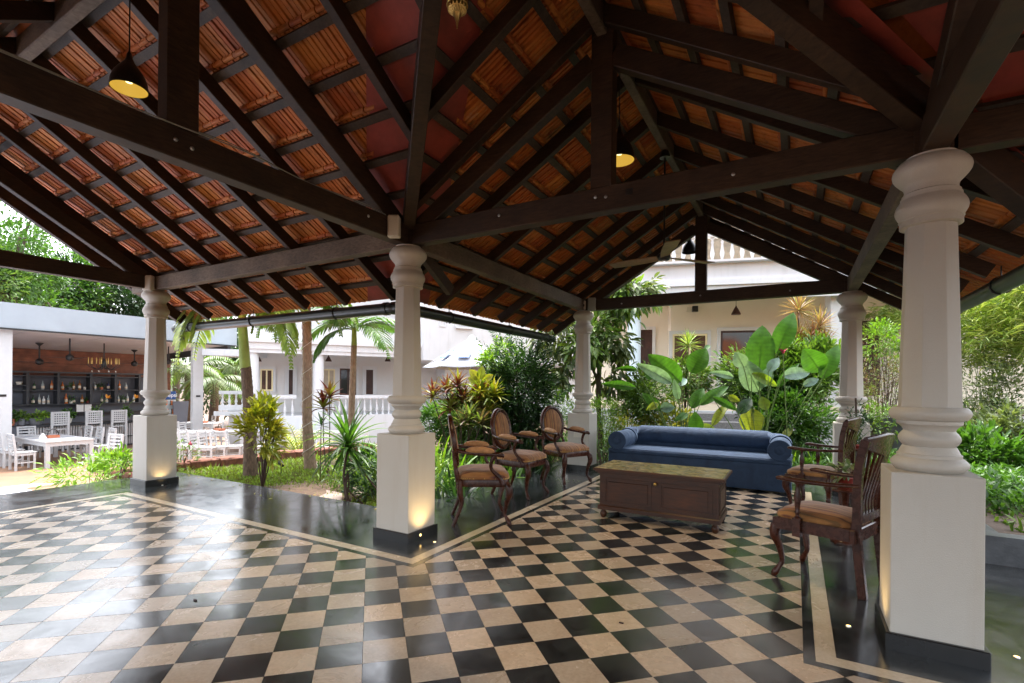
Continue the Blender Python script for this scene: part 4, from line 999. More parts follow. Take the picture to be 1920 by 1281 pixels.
uplight(.31,-.03,.17,0,1.7); uplight(-3.80,-.02,-3.86,0,.7); uplight(3.01,-.01,3.16,0,1.0); uplight(3.665,.03,3.5,0,1.0)
# ------------------------------------------------------------------ plants
def basis(d, roll):
    """frames (n,3) x3: length axis d, side axis, normal; roll turns about d"""
    d = d/np.linalg.norm(d, axis=1, keepdims=True); up = np.tile([0,0,1.], (len(d),1)); up[np.abs(d[:,2]) > .95] = [1,0,0]
    s = np.cross(d, up); s /= np.linalg.norm(s, axis=1, keepdims=True); n = np.cross(s, d)
    c, sn = np.cos(roll)[:,None], np.sin(roll)[:,None]; return d, s*c+n*sn, -s*sn+n*c
LT = {}
def tmpl(kind):
    """leaf: rows of (t, halfwidth), folded along the midrib and curling down"""
    if kind in LT: return LT[kind]
    rows, fold, droop = {'ovate': ([(0,.02),(.25,.36),(.55,.42),(.82,.24),(1,.0)], .18, .18), 'lance': ([(0,.04),(.3,.42),(.65,.40),(1,.0)], .2, .25), 'tiny': ([(0,.1),(.5,.5),(1,0)], .2, .1),
        'blade': ([(0,.5),(.5,.42),(1,0)], .1, .35)}[kind]
    v, f = [], []
    for t, w in rows:
        z = -droop*t*t
        if w == 0: v.append((t,0,z))
        else: v += [(t,-w,z+fold*w),(t,0,z),(t,w,z+fold*w)]
    q, tr = [], []
    for i in range(len(rows)-1):
        a = 3*i
        if rows[i+1][1] == 0: tr += [(a,a+3,a+1),(a+1,a+3,a+2)]
        else: q += [(a,a+3,a+4,a+1),(a+1,a+4,a+5,a+2)]
    LT[kind] = (np.array(v), np.array(q).reshape(-1,4), np.array(tr).reshape(-1,3)); return LT[kind]
def leaves(name, P, D, L, Wd, kind, mat, parent=None, roll=None, rnd=None, stuff=True):
    P = np.asarray(P, float); n = len(P); v, q, t = tmpl(kind); L = np.broadcast_to(L, (n,)).astype(float); Wd = np.broadcast_to(Wd, (n,)).astype(float)
    if roll is None: roll = rng.normal(0, .6, n)
    d, s, nn = basis(np.asarray(D, float), roll)
    V = P[:,None,:]+d[:,None,:]*(v[None,:,0:1]*L[:,None,None])+s[:,None,:]*(v[None,:,1:2]*Wd[:,None,None])+nn[:,None,:]*(v[None,:,2:3]*L[:,None,None])
    k = len(v); o = (np.arange(n)*k)[:,None,None]; Fs = []
    if len(q): Fs.append((q[None]+o).reshape(-1,4))
    if len(t): Fs.append((t[None]+o).reshape(-1,3))
    if rnd is None: rnd = rng.random(n)
    ob = arr_obj(name, V.reshape(-1,3), Fs, mat, parent, np.repeat(rnd, k))
    if stuff and parent is not None: ob['kind'] = 'stuff'
    return ob
def unit(n):
    v = rng.normal(size=(n,3)); return v/np.linalg.norm(v, axis=1, keepdims=True)
def crown_pts(c, r, n, clumps, spread=.33, shell=.75, seed=None):
    """leaf points in clumps scattered through an ellipsoid, denser near its outside; outward directions"""
    c, r = np.array(c, float), np.array(r, float); cc = unit(clumps)*(shell+(1-shell)*rng.random((clumps,1)))*np.where(rng.random((clumps,1)) < .3, .55, 1)
    k = rng.integers(0, clumps, n); cs = spread*(.6+.8*rng.random(clumps)); p = cc[k]+rng.normal(size=(n,3))*cs[k][:,None]*.5
    out = p*.8+(p-cc[k])*1.6+unit(n)*.55; return c+p*r, out, k
def twiggy(parent, base, tips, mat='twig', r=.008, mid=.5, sag=0):
    mb = MB()
    for t in tips:
        b, t = Vector(base), Vector(t); m = b.lerp(t, mid)+Vector((random.uniform(-.06,.06),random.uniform(-.06,.06),.04))*(t-b).length
        mb.tube(smooth_path([b, m, t], 3), lerp_list([r, r*.7, r*.35], 7), 5)
    o = mb.build('branch', mat, parent); return o
def shrub(name, base, c, r, n, L, Wd, kind, mat, label, cat='shrub', clumps=40, stems=7, up=.25, spread=.33, stem_r=.008, roll=None, group=None, stemmat='twig', mat2=None, frac2=.0, shell=.75):
    t = thing(name, tuple(base), label, cat, group)
    P, D, k = crown_pts(c, r, n, clumps, spread, shell); D[:,2] += up; D[:,2] -= .0
    low = P[:,2] < base[2]+.01; P[low,2] = base[2]+.01+rng.random(low.sum())*.05
    rn = np.clip(rng.random(n)*.55+rng.random(clumps)[k]*.45, 0, 1); Ls = L*(.65+.6*rng.random(n))
    if mat2 is None: leaves('foliage', P, D, Ls, Wd*Ls/L, kind, mat, t, roll, rn)
    else:
        sel = rng.random(clumps)[k] < frac2
        if (~sel).any(): leaves('foliage', P[~sel], D[~sel], Ls[~sel], Wd*Ls[~sel]/L, kind, mat, t, None, rn[~sel])
        if sel.any(): leaves('foliage', P[sel], D[sel], Ls[sel], Wd*Ls[sel]/L, kind, mat2, t, None, rn[sel])
    tips = [tuple(P[i]) for i in rng.choice(n, min(stems, n), replace=False)] if stems else []
    if tips: twiggy(t, base, tips, stemmat, stem_r)
    return t
def strap(p, az, el, L, w, droop, seg=7, fold=.25, tipw=0.0):
    """curved strap leaf: returns verts, quads"""
    V = []; d = np.array([math.cos(az)*math.cos(el), math.sin(az)*math.cos(el), math.sin(el)]); q = np.array(p, float); side = np.array([-math.sin(az), math.cos(az), 0])
    for i in range(seg+1):
        u = i/seg; ww = w*(.55+.45*math.sin(min(1,u*2.2)*math.pi/2))*(1-max(0,(u-.45)/.55)**1.7)+.0006
        n = np.cross(side, d); n = n if n[2] > 0 else -n
        V += [q-side*ww/2+n*ww*fold, q, q+side*ww/2+n*ww*fold]
        q = q+d*L/seg; d = d+np.array([0,0,-droop*L/seg]); d /= np.linalg.norm(d)
    F = [(3*i+a, 3*i+3+a, 3*i+4+a, 3*i+1+a) for i in range(seg) for a in (0,1)]
    return V, F
def straps(name, specs, mat, parent, single=False):
    """specs: (p, az, el, L, w, droop). single: one object per leaf"""
    if single:
        for sp in specs:
            V, F = strap(*sp); arr_obj(name, V, np.array(F), mat, parent, np.full(len(V), random.random()), True)
        return
    VV, FF, RR, o = [], [], [], 0
    for sp in specs:
        V, F = strap(*sp); VV += V; FF += [tuple(i+o for i in f) for f in F]; RR += [random.random()]*len(V); o += len(V)
    ob = arr_obj(name, VV, np.array(FF), mat, parent, RR, True); ob['kind'] = 'stuff'; return ob
U = random.uniform
def rosette(c, n, L, w, el=(.1,1.4), droop=(1.0,2.6), lift=.05):
    return [((c[0]+U(-.01,.01), c[1]+U(-.01,.01), c[2]+lift*k/n), 2.4*k+U(-.2,.2), el[1]-(el[1]-el[0])*(1-k/n)**1.0*1+U(-.1,.1), L*U(.75,1.1), w*U(.8,1.1), U(*droop)) for k in range(n)]
def strap_clump(name, base, n, L, w, mat, label, spread=.25, cat='plant', el=(.7,1.45), droop=(.8,2.4), group=None, single=False):
    t = thing(name, tuple(base), label, cat, group)
    sp = []
    for i in range(n):
        a, r = U(0,6.28), spread*math.sqrt(random.random()); sp.append(((base[0]+math.cos(a)*r, base[1]+math.sin(a)*r, base[2]), U(0,6.28), U(*el), L*U(.6,1.1), w*U(.7,1.15), U(*droop)))
    straps('leaf' if single else 'foliage', sp, mat, t, single); return t
def trunk(parent, pts, rad, mat, n=14, rings=0, name='trunk'):
    P = smooth_path(pts, 8); r = lerp_list(rad, len(P)); mb = MB()
    if rings:
        Q, rr = [], []
        for i in range(len(P)-1):
            for k in range(rings): f = k/rings; Q.append(P[i].lerp(P[i+1], f)); rr.append((r[i]+(r[i+1]-r[i])*f)*(1.0+(.035 if k % 2 else -.02)))
        Q.append(P[-1]); rr.append(r[-1]); P, r = Q, rr
    mb.tube(P, r, n); return mb.build(name, mat, parent)
def frond(parent, base, az, el, L, droop, mat='f_mid', leaf=.36, nl=30, hang=.9, w=.040, lift=.0):
    """pinnate palm leaf: rachis and two rows of leaflets"""
    d = np.array([math.cos(az)*math.cos(el), math.sin(az)*math.cos(el), math.sin(el)]); q = np.array(base, float); side = np.array([-math.sin(az), math.cos(az), 0]); seg = nl; pts = [q.copy()]; ds = [d.copy()]
    for i in range(seg):
        q = q+d*L/seg; d = d+np.array([0,0,-droop*L/seg]); d /= np.linalg.norm(d); pts.append(q.copy()); ds.append(d.copy())
    VV, FF, RR, o = [], [], [], 0; base_r = random.random()*.6
    for i in range(3, seg+1):
        u = i/seg; LL = leaf*(math.sin(min(1,.18+u*.95)*math.pi)**.6+.15)*U(.85,1.1)
        for s in (-1,1):
            dd = ds[i]*(.55+.5*u)+side*s*1.0+np.array([0,0,.30-hang*.3]); dd /= np.linalg.norm(dd); az2 = math.atan2(dd[1], dd[0]); el2 = math.asin(max(-1,min(1,dd[2])))
            V, F = strap(pts[i], az2, el2+U(-.08,.08), LL, w, hang*2.2+U(-.3,.3), 4, .15); VV += V; FF += [tuple(k+o for k in f) for f in F]; RR += [base_r+random.random()*.4]*len(V); o += len(V)
    fr = arr_obj('frond', VV, np.array(FF), mat, parent, RR, True)
    mb = MB(); mb.tube([Vector(p) for p in pts[::3]], lerp_list([.016,.010,.004], len(pts[::3])), 6); r = mb.build('rachis', 'stem', None); r.data.transform(Matrix.Translation(-Vector(parent.location))); r.parent = fr
    return fr
def big_leaf(parent, base, tip, width, mat='f_big', sag=.12, face=None, petiole=None):
    """broad paddle leaf with midrib fold and wavy edge, blade from base to tip, facing roughly 'face'"""
    b, t = Vector(base), Vector(tip); ax = t-b; L = ax.length; ax.normalize(); face = Vector(face or (CX-b.x, CY-b.y, .9+CH-b.z)).normalized(); sd = ax.cross(face).normalized(); nn = sd.cross(ax); nn = nn if nn.dot(face) > 0 else -nn
    V = []; n = 24; ph = U(0,6)
    for i in range(n+1):
        u = i/n; w = width/2*(math.sin(math.pi*min(1,u**.78))**.80)*(1 if u < .999 else 0)+.001; c = b+ax*L*u-Vector((0,0,1))*sag*L*u*u+nn*.06*L*math.sin(u*math.pi)
        for k in (-1,-.66,-.33,0,.33,.66,1): V.append(c+sd*w*k+nn*(abs(k)**1.5*w*.28+math.sin(u*22+ph+k*1.3)*.022*w*abs(k)))
    F = [(7*i+j, 7*i+7+j, 7*i+8+j, 7*i+j+1) for i in range(n) for j in range(6)]
    b0_ = random.random()*.5; o = arr_obj('leaf', [tuple(v) for v in V], np.array(F), mat, parent, np.array([b0_+(.32 if (i//7)%2 else 0)+(.15 if i%7 == 3 else 0) for i in range(len(V))]), True)
    mb = MB(); mb.tube([b+ax*L*u-Vector((0,0,1))*sag*L*u*u+nn*(.06*L*math.sin(u*math.pi)-.003) for u in (0,.25,.5,.75,.97)], lerp_list([.007,.004,.0015],5), 5); r = mb.build('midrib','stem',None); r.data.transform(Matrix.Translation(-Vector(parent.location))); r.parent = o
    if petiole is not None:
        p0 = Vector(petiole); m = p0.lerp(b,.55)+Vector((U(-.03,.03),U(-.03,.03),.05)); mb = MB(); mb.tube(smooth_path([p0,m,b],4), lerp_list([.011,.008,.006],9), 6); mb.build('stalk','stem',parent)
    return o
# ------------------------------------------------------------------ guest house (two wings meeting at a blunt corner)
class Facade:
    """vertical plane with its own local frame: x along the wall (to the right), y away from the viewer, z up"""
    def __init__(s, px, D, ang):
        s.o = at(px, PCY, D); s.o.z = 0; a = R(ang)    # ang: bearing of the wall direction, degrees to the right of the line of sight
        rx, fw = math.sin(a), math.cos(a); s.u = Vector((RX*rx+FX*fw, RY*rx+FY*fw, 0)); s.rz = math.atan2(s.u.y, s.u.x); s.n = Vector((-s.u.y, s.u.x, 0))
        if s.n.dot(Vector((FX,FY,0))) < 0: s.n = -s.n
    def hit(s, px, py, back=0.0):
        a, b = ray(px, py); dv = Vector((RX*a+FX, RY*a+FY, 0)); p = s.o+s.n*back; c = Vector((CX,CY,0)); t = (p-c).dot(s.n)/dv.dot(s.n); w = c+dv*t; return (w-s.o).dot(s.u), CH+b*t
def glazed(F, par, px0, px1, pyt, pyb, back, frame='cream_frame', pane='curtain', surround=True, split=True, name='window', fw=.05):
    u0, zt = F.hit(px0, pyt, back); u1, _ = F.hit(px1, pyt, back); _, zb = F.hit((px0+px1)/2, pyb, back); y = back
    b = MB(); 
    for q in ((u0,u0+fw,zb,zt),(u1-fw,u1,zb,zt),(u0+fw,u1-fw,zt-fw,zt),(u0+fw,u1-fw,zb,zb+fw)): b.box(q[0],q[1],y-.03,y+.02,q[2],q[3])
    if split: m = (u0+u1)/2; b.box(m-fw/2,m+fw/2,y-.028,y+.018,zb+fw,zt-fw)
    w = b.build(name, frame, par, local=True)
    c = MB(); c.box(u0+.01,u1-.01,y-.012,y+.004,zb+.01,zt-.01); o = c.build('pane', pane, None, local=True); o.parent = w
    if surround:
        g = .09; b = MB(); b.box(u0-g,u0-.002,y-.05,y,zb-g*.5,zt+g); b.box(u1+.002,u1+g,y-.05,y,zb-g*.5,zt+g); b.box(u0-.002,u1+.002,y-.05,y,zt+.002,zt+g); o = b.build('window_surround', 'wallwhite', None, local=True); o.parent = w
    return u0,u1,zb,zt
def baluster_mesh(h):
    b = MB(); b.lathe([(.045,0),(.045,.03),(.030,.05),(.026,.08),(.046,h*.28),(.050,h*.36),(.030,h*.55),(.022,h*.72),(.034,h*.80),(.024,h*.86),(.042,h*.95),(.042,h)],10); return b
def balustrade(F, par, px0, px1, D_back, ztop, zbot, gap=.17, mat='wallwhite', u0=None, u1=None):
    if u0 is None: u0 = F.hit(px0, 700, D_back)[0]; u1 = F.hit(px1, 700, D_back)[0]
    y = D_back; b = MB(); b.box(u0,u1,y-.08,y+.08,ztop-.09,ztop); b.box(u0,u1,y-.09,y+.09,ztop-.115,ztop-.092); b.build('handrail', mat, par, local=True)
    h = ztop-.115-zbot; bm_ = baluster_mesh(h); me = bm_.mesh('baluster'); me.materials.append(M[mat])
    for p in me.polygons: p.use_smooth = True
    n = max(1, int((u1-u0)/gap))
    for k in range(n):
        o = bpy.data.objects.new('baluster', me); COL.objects.link(o); o.parent = par; o.location = (u0+(k+.5)*(u1-u0)/n, y, zbot)
def lampcone(F, px, py, back, ceil, label, r=.10):
    u, z = F.hit(px, py, back); w = F.o+F.u*u+F.n*back; t = thing('pendant_lamp', (w.x,w.y,z), label, 'pendant lamp', 'small dark pendant lamps over the verandas')
    b = MB(); b.lathe([(r,0),(r*.95,.03),(r*.5,.13),(.02,.19),(.01,.22)],16); b.build('lamp_shade','doorwood',t,local=True); b = MB(); b.tube([(0,0,.21),(0,0,max(.3,ceil-z))],.006,5); b.build('cord','black',t,local=True)

# --- right wing: wall behind a raised veranda
FR = Facade(1380, 13.4, 104)
hr = thing('guest_house', tuple(FR.o), 'cream two-storey guest house wing with raised veranda behind the sofa', 'house', rz=FR.rz)
vz = .84; cz = 3.75                                       # veranda floor, veranda ceiling
uL = FR.hit(1100,700)[0]; uR = FR.hit(1990,700)[0]
uc = FR.hit(1257,700)[0]
b = MB(); b.box(uc,uR,0,.25,-.3,7.5); b.build('wall','wallcream',hr,local=True)
u_a = FR.hit(1243,700,.9)[0]
b = MB(); b.box(uL,uc+.10,.901,1.1,-.3,7.5); b.build('wall','wallcream',hr,local=True)
b = MB(); b.box(uc-.002,uc+.15,.252,.9,-.3,7.5); b.build('wall','wallcream',hr,local=True)
FV = -2.2                                                 # front edge of veranda
b = MB(); b.box(uL,uR,FV,1.1,-.3,vz); b.build('veranda_floor','coping',hr,local=True)
b = MB(); b.box(uL,uR,FV-.12,FV-.001,-.3,vz-.12); b.build('veranda_front','wallwhite',hr,local=True)
b = MB(); b.box(uL,uR,FV+.05,.9,cz,cz+.12); b.build('veranda_ceiling','wallcream',hr,local=True)
z1 = FR.hit(1400,527,FV)[1]; z2 = FR.hit(1400,543,FV)[1]; zb = FR.hit(1330,492,FV)[1]; zt = FR.hit(1330,440,FV)[1]
b = MB(); b.box(uL,uR,FV-.05,FV+.2,z1,zb); b.build('parapet','wallwhite',hr,local=True)
for k, (e, a, c) in enumerate(((.16,z1-.10,z1+.02),(.10,z1+.021,z1+.08),(.09,z2-.22,z1-.101),(.20,zb-.05,zb+.0))):
    b = MB(); b.box(uL,uR,FV-.05-e,FV-.051,a,c); b.build('cornice','wallwhite',hr,local=True)
balustrade(FR, hr, 1200, 1640, FV+.02, zt+.05, zb, .21)
b = MB(); b.box(uL,uR,.0+.26,.5,cz+.12,8.2); b.build('upper_wall','wallcream',hr,local=True)
b = MB(); b.box(uL,uR,-.2,-.17,zb+.1,zt+1.2); b.build('striped_blind','shade_blind',hr,local=True)
# round pillar at the left, square pillar at the right
ur, _ = FR.hit(1189,600,FV+.3); b = MB(); b.lathe([(.20,0),(.20,.05),(.165,.08),(.155,cz+.2)],28,(ur,FV+.3,vz-.6)); b.build('round_pillar','fascia2',hr,local=True)
u0,_ = FR.hit(1556,600,FV+.2); u1,_ = FR.hit(1577,600,FV+.2); b = MB(); b.box(u0,u1+.1,FV+.15,FV+.5,-.3,z1-.1); b.build('pillar','wallwhite',hr,local=True)
glazed(FR, hr, 1261, 1326, 627, 757, -.002, 'cream_frame', 'curtain')
u0,u1,zb_,zt_ = glazed(FR, hr, 1351, 1416, 621, 757, -.004, 'doorwood', 'glass_doorway_dark', True, False, 'door')  # dark pane paints the shade inside the open doorway
glazed(FR, hr, 1200, 1223, 619, 737, .895, 'doorwood', 'doorwood', True, False, 'door')
glazed(FR, hr, 1613, 1650, 602, 742, -.003, 'doorwood', 'curtain', False, True)
glazed(FR, hr, 1488, 1545, 640, 742, -.003, 'doorwood', 'glass_doorway_dark', True, True)
w = FR.o+FR.u*FR.hit(1298,580)[0]-FR.n*.12; z = FR.hit(1298,580)[1]
t = thing('wall_speaker', (w.x,w.y,z), 'small black and white wall speaker on the cream wall above the window', 'speaker', rz=FR.rz); b = MB(); b.bevbox(-.02,.13,-.08,.06,-.09,.06,.01); b.build('case','black',t,local=True); b = MB(); b.box(-.15,-.03,.02,.10,-.07,.05); b.build('junction_box','plasticwhite',t,local=True)
lampcone(FR, 1380, 590, -1.2, cz, 'dark pendant lamp hanging in front of the cream wall behind the sofa', .11)
# steps up to the veranda
st = thing('steps', tuple(FR.o), 'flight of grey granite steps rising to the veranda behind the sofa', 'steps', rz=FR.rz)
ua = FR.hit(1300,800,FV-1)[0]; ub = FR.hit(1480,800,FV-1)[0]
for k in range(5):
    zz = vz-.165*(k+1)+.0; b = MB(); b.bevbox(ua,ub,FV-.13-.32*(k+1),FV-.13-.002,zz-.16,zz,.008) if False else b.bevbox(ua-.0,ub,FV-.13-.30*(k+1),FV-.13-.30*k-.002,-.3,zz,.010); b.build('step','granite',st,local=True)

# --- left wing, further back
FL = Facade(600, 16.8, 64)
hl = thing('guest_house', tuple(FL.o), 'white two-storey guest house wing with balustraded veranda behind the palm trees', 'house', rz=FL.rz)
BK = 2.3; vzl = FL.hit(640,778,0)[1]; rail = FL.hit(640,741,0)[1]
uL = FL.hit(474,700)[0]-.2; uX = FL.hit(785,700)[0]; uR = FL.hit(1010,700)[0]
zs0 = FL.hit(640,664)[1]; zs1 = FL.hit(640,648)[1]; zb = FL.hit(640,621)[1]; zt = FL.hit(640,594)[1]
b = MB(); b.box(uL,uR,BK,BK+.25,-1,9); b.build('wall','wallgrey',hl,local=True)
b = MB(); b.box(uL,uX,-.1,BK,-1.1,vzl); b.build('veranda_floor','wallwhite',hl,local=True)
b = MB(); b.box(uL,uX,-.16,.24,zs0+.1,zb); b.build('parapet','wallwhite',hl,local=True)
for e, a, c in ((.12,zs0+.06,zs1-.02),(.2,zs1-.019,zs1+.10),(.08,zs0-.06,zs0+.059)): b = MB(); b.box(uL-.1,uX,-.16-e,-.161,a,c); b.build('cornice','wallwhite',hl,local=True)
b = MB(); b.box(uL,uX,-.15,BK,zs0+.2,zs0+.3); b.build('veranda_ceiling','wallwhite',hl,local=True)
balustrade(FL, hl, 0, 0, .03, zt+.05, zb, .22, u0=uL, u1=uX)
for px0, px1 in ((483,556),(606,735)): balustrade(FL, hl, px0, px1, .02, rail, vzl+.0, .20)
for px in (474,597): u, _ = FL.hit(px,700,.0); b = MB(); b.lathe([(.20,vzl-.9),(.175,vzl-.8),(.155,9)],24,(u,-.02,0)); b.build('round_pillar','wallwhite',hl,local=True)
# projecting block right of the middle column
b = MB(); b.box(uX,uR+3,-.6,BK,zs0-.15,9); b.build('upper_block','wallwhite',hl,local=True)
ug = FL.hit(834,700,1.2)[0]; b = MB(); b.box(ug,uR+3,1.2,BK-.002,-1,zs0-.151); b.build('lower_wall','wallwhite',hl,local=True)
b = MB(); b.box(uX,uR+3,-.3,BK,-1.1,vzl-.1); b.build('plinth','wallwhite',hl,local=True)
for a in ((488,512,692,733,'cream_frame','curtain',True,True,'window'),(605,628,692,740,'cream_frame','blind',True,True,'window'),(637,668,691,741,'doorwood','glass_doorway_dark',True,True,'door'),(539,552,691,742,'wallwhite','doorwood',True,False,'door'),(684,702,691,742,'wallwhite','doorwood',True,False,'door')):  # the wide door's dark pane colours in the shade of its open doorway
    glazed(FL, hl, a[0],a[1],a[2],a[3],BK-.002,a[4],a[5],a[6],a[7],a[8])
glazed(FL, hl, 915, 938, 700, 742, 1.198, 'wallwhite', 'curtain', True, False)
glazed(FL, hl, 857, 879, 592, 611, -.602, 'wallwhite', 'blind', True, False); glazed(FL, hl, 824, 836, 575, 613, -.602, 'wallwhite', 'whitewood', False, False)
u0,_ = FL.hit(853,616,-.6); u1,_ = FL.hit(885,616,-.6); z = FL.hit(868,614,-.6)[1]; b = MB(); b.box(u0,u1,-.75,-.602,z-.06,z); b.build('window_sill','wallwhite',hl,local=True)
for px, lb in ((484,'dark pendant lamp hanging at the left end of the far veranda'),(616,'dark pendant lamp hanging in the middle of the far veranda'),(727,'dark pendant lamp hanging at the right end of the far veranda beside the middle column')): lampcone(FL, px, 678, .9, zs0+.2, lb, .11)
# detached stretch of balustrade on a white moulded wall, left of the leaning palm
FB = Facade(440, 17.5, 70)
hb = thing('terrace_wall', tuple(FB.o), 'white terrace wall with balustrade between the restaurant and the guest house', 'wall', rz=FB.rz)
zr_, zq = FB.hit(430,733)[1], FB.hit(430,760)[1]; u0 = FB.hit(411,740)[0]; u1 = FB.hit(474,740)[0]
balustrade(FB, hb, 0, 0, .0, zr_, zq, .19, u0=u0, u1=u1)
b = MB(); b.box(u0,u1,-.1,.1,FB.hit(430,770)[1],zq); b.build('wall','wallwhite',hb,local=True); b = MB(); b.box(u0-.12,u1,-.25,-.101,FB.hit(430,779)[1],FB.hit(430,771)[1]); b.build('moulding','wallwhite',hb,local=True); b = MB(); b.box(u0+.3,u1,-.05,.1,-1,FB.hit(430,770.5)[1]); b.build('footing','wallgrey',hb,local=True)
hz = thing('porch_roof', tuple(at(440,662,17)), 'low white porch roof edge between the restaurant roof and the guest house', 'roof')
p0 = at(404,662,17.5); p1 = at(480,664,17.2); b = MB(); b.beam(p0,p1,1.2,.22); b.build('roof_edge','wallwhite',hz)

# ------------------------------------------------------------------ restaurant and bar across the pool
XF, XB = -14.8, -20.0
rs = thing('restaurant', (XF,3,-.95), 'open-sided restaurant with pale blue fascia and timber bar wall at the left', 'building')
yl, yr = -3.5, on_x(441,630,XF).y
zf0 = on_x(125,625,XF).z; zf1 = on_x(125,580,XF).z; zc0 = zf0+.0; zc1 = on_x(130,658,XB).z
b = MB(); b.box(XF-.1,XF+.1,yl,yr,zf0,zf1); b.build('fascia','fascia',rs)
b = MB(); b.box(XF+.1005,XF+.13,yl,yr,zf0-.03,zf0+.015); b.build('drip_edge','black',rs)
nb = 6
for k in range(nb):
    a0, a1 = yl+(yr-yl)*k/nb, yl+(yr-yl)*(k+1)/nb-.03
    b = MB(); b.add([(XF-.1,a0,zf0+.02),(XF-.1,a1,zf0+.02),(XB,a1,zc1),(XB,a0,zc1),(XF-.1,a0,zf0+.1),(XF-.1,a1,zf0+.1),(XB,a1,zc1+.08),(XB,a0,zc1+.08)], [(0,3,2,1),(4,5,6,7),(0,1,5,4),(1,2,6,5),(2,3,7,6),(3,0,4,7)]); b.build('soffit_panel','ceil',rs)
b = MB(); b.box(XB-6,XF,yl,yr,zf1-.12,zf1-.05); b.build('roof','fascia',rs)
b = MB(); b.beam((XF-.2,yr-.1,zf0-.10),(XB-2,yr-.1,zc1-.15),.12,.26); b.build('end_beam','shelf',rs)
yw1 = on_x(320,700,XB).y
b = MB(); b.box(XB-.3,XB-.11,yl,yw1,-.95,zf1-.1); b.build('leak_backing','shelf',rs)  # unseen backing added so no light leaks between the wall boards
for k in range(7):
    z0, z1_ = -.95+(zc1+.95)*k/7, -.95+(zc1+.95)*(k+1)/7-.006
    b = MB(); b.box(XB-.1,XB+.006*(k%2),yl,yw1,z0,z1_); b.build('wall_board','boardwall',rs)
for px, pw in ((8,.36),(375,.34)):
    p = on_x(px,700,XF); b = MB(); b.box(XF-.25,XF-.101+.0,p.y-pw/2,p.y+pw/2,-.95,zf0+.05); b.build('post','whitewood',rs)
    q = on_x(px-0 if px > 99 else 8,742 if px < 99 else 743,XF); b = MB(); b.box(XF-.101,XF-.09,p.y-.07,p.y+.07,q.z-.03,q.z+.03); b.build('sign_plate','black',rs)
# bar shelves
XS_ = XB+.45
sh = thing('bar_shelf', (XS_,3,0), 'charcoal back-bar shelving full of bottles on the timber wall', 'shelving')
ys0, ys1 = on_x(12,740,XS_).y, on_x(312,740,XS_).y
zt0 = on_x(130,706,XS_).z; zbm = on_x(130,800,XS_).z
b = MB(); b.box(XS_-.35,XS_-.32,ys0,ys1,zbm-.3,zt0); b.build('back_panel','shelfback',sh)
zl = [on_x(130,y,XS_).z for y in (705,731,757,774)]
for k, z in enumerate(zl): b = MB(); b.box(XS_-.32,XS_,ys0,ys1,z-.035,z); b.build('shelf','shelf',sh)
for px in (52,110,171,217,262): y = on_x(px,720,XS_).y; b = MB(); b.box(XS_-.318,XS_+.01,y-.035,y+.035,zl[2],zt0+.10); b.build('upright','shelf',sh)
b = MB(); b.box(XS_-.05,XS_+.012,ys0,ys1,zt0+.101,zt0+.16); b.build('top_rail','shelf',sh)
def bottle(px, z, k, lb, h=.30, r=.042):
    y = on_x(px,730,XS_-.15).y; x = XS_-.15; t = thing('bottle', (x,y,z), lb, 'bottle', 'bottles and small pots on the bar shelves')
    b = MB(); b.lathe([(r*.9,0),(r,.01),(r,h*.55),(r*.8,h*.64),(r*.34,h*.72),(r*.30,h*.95),(r*.36,h*.96),(r*.36,h)],10); b.build('glass','b_'+k,t,local=True)
    b = MB(); b.lathe([(r*1.03,h*.16),(r*1.03,h*.42)],10); b.build('paper_label','label',t,local=True)
def minipot(px, z, lb, mat='whitepot', green=True, r=.06):
    y = on_x(px,730,XS_-.15).y; x = XS_-.15; t = thing('potted_plant', (x,y,z), lb, 'potted plant', 'bottles and small pots on the bar shelves')
    b = MB(); b.lathe([(r*.7,0),(r,.10),(r*.9,.10)],10); b.build('pot',mat,t,local=True)
    if green: P, D, k = crown_pts((x,y,z+.17),(r*1.7,r*1.7,.09),60,8,.4); leaves('foliage',P,D,.07,.03,'tiny','f_green',t)
ordn = ['leftmost','second','third','fourth','fifth','sixth','seventh','eighth','ninth','tenth','eleventh','twelfth','thirteenth','fourteenth']
cn = {'clear':'clear glass','green':'dark green','amber':'amber','brown':'brown','white':'white','orange':'orange','navy':'dark blue'}
up = [(64,'green'),(80,'clear'),(97,'orange'),(117,'orange'),(138,'amber'),(149,'amber'),(178,'clear'),(203,'navy'),(224,'orange'),(236,'clear')]
lo = [(20,'clear'),(62,'green'),(74,'clear'),(82,'white'),(91,'clear'),(124,'orange'),(139,'green'),(154,'amber'),(191,'green'),(200,'clear'),(222,'clear'),(239,'clear'),(251,'white')]
for i, (px, k) in enumerate(up): bottle(px, zl[1]+.001, k, '%s bottle, %s from the left on the upper bar shelf' % (cn[k], ordn[i]), .28+.03*(i%3), .040+.006*(i%2))
for i, (px, k) in enumerate(lo): bottle(px, zl[2]+.001, k, '%s bottle, %s from the left on the lower bar shelf' % (cn[k], ordn[i]), .27+.04*(i%3), .038+.008*(i%2))
minipot(36, zl[1]+.17, 'white pot with a drawn smile on the far left shelf of the bar','whitepot',False,.09); minipot(190, zl[1]+.001, 'potted plant on the upper bar shelf between two bottles','terracotta'); minipot(131, zl[1]+.001, 'dark potted plant behind a bottle on the upper bar shelf','greypot')
minipot(133, zl[2]+.001, 'small white pot with a green plant on the lower bar shelf'); minipot(165, zl[2]+.001, 'bushy plant in a red pot at the end of the lower bar shelf','redclay'); minipot(159, zl[1]+.001, 'small white cup on the upper bar shelf','whitepot',False,.05); minipot(232, zl[2]+.001, 'leafy plant in a white pot near the right end of the lower shelf')
b = MB(); z = zl[1]+.17; b.box(XS_-.32,XS_,ys0,on_x(50,730,XS_).y,z-.03,z-.0005); b.build('shelf','shelf',sh)
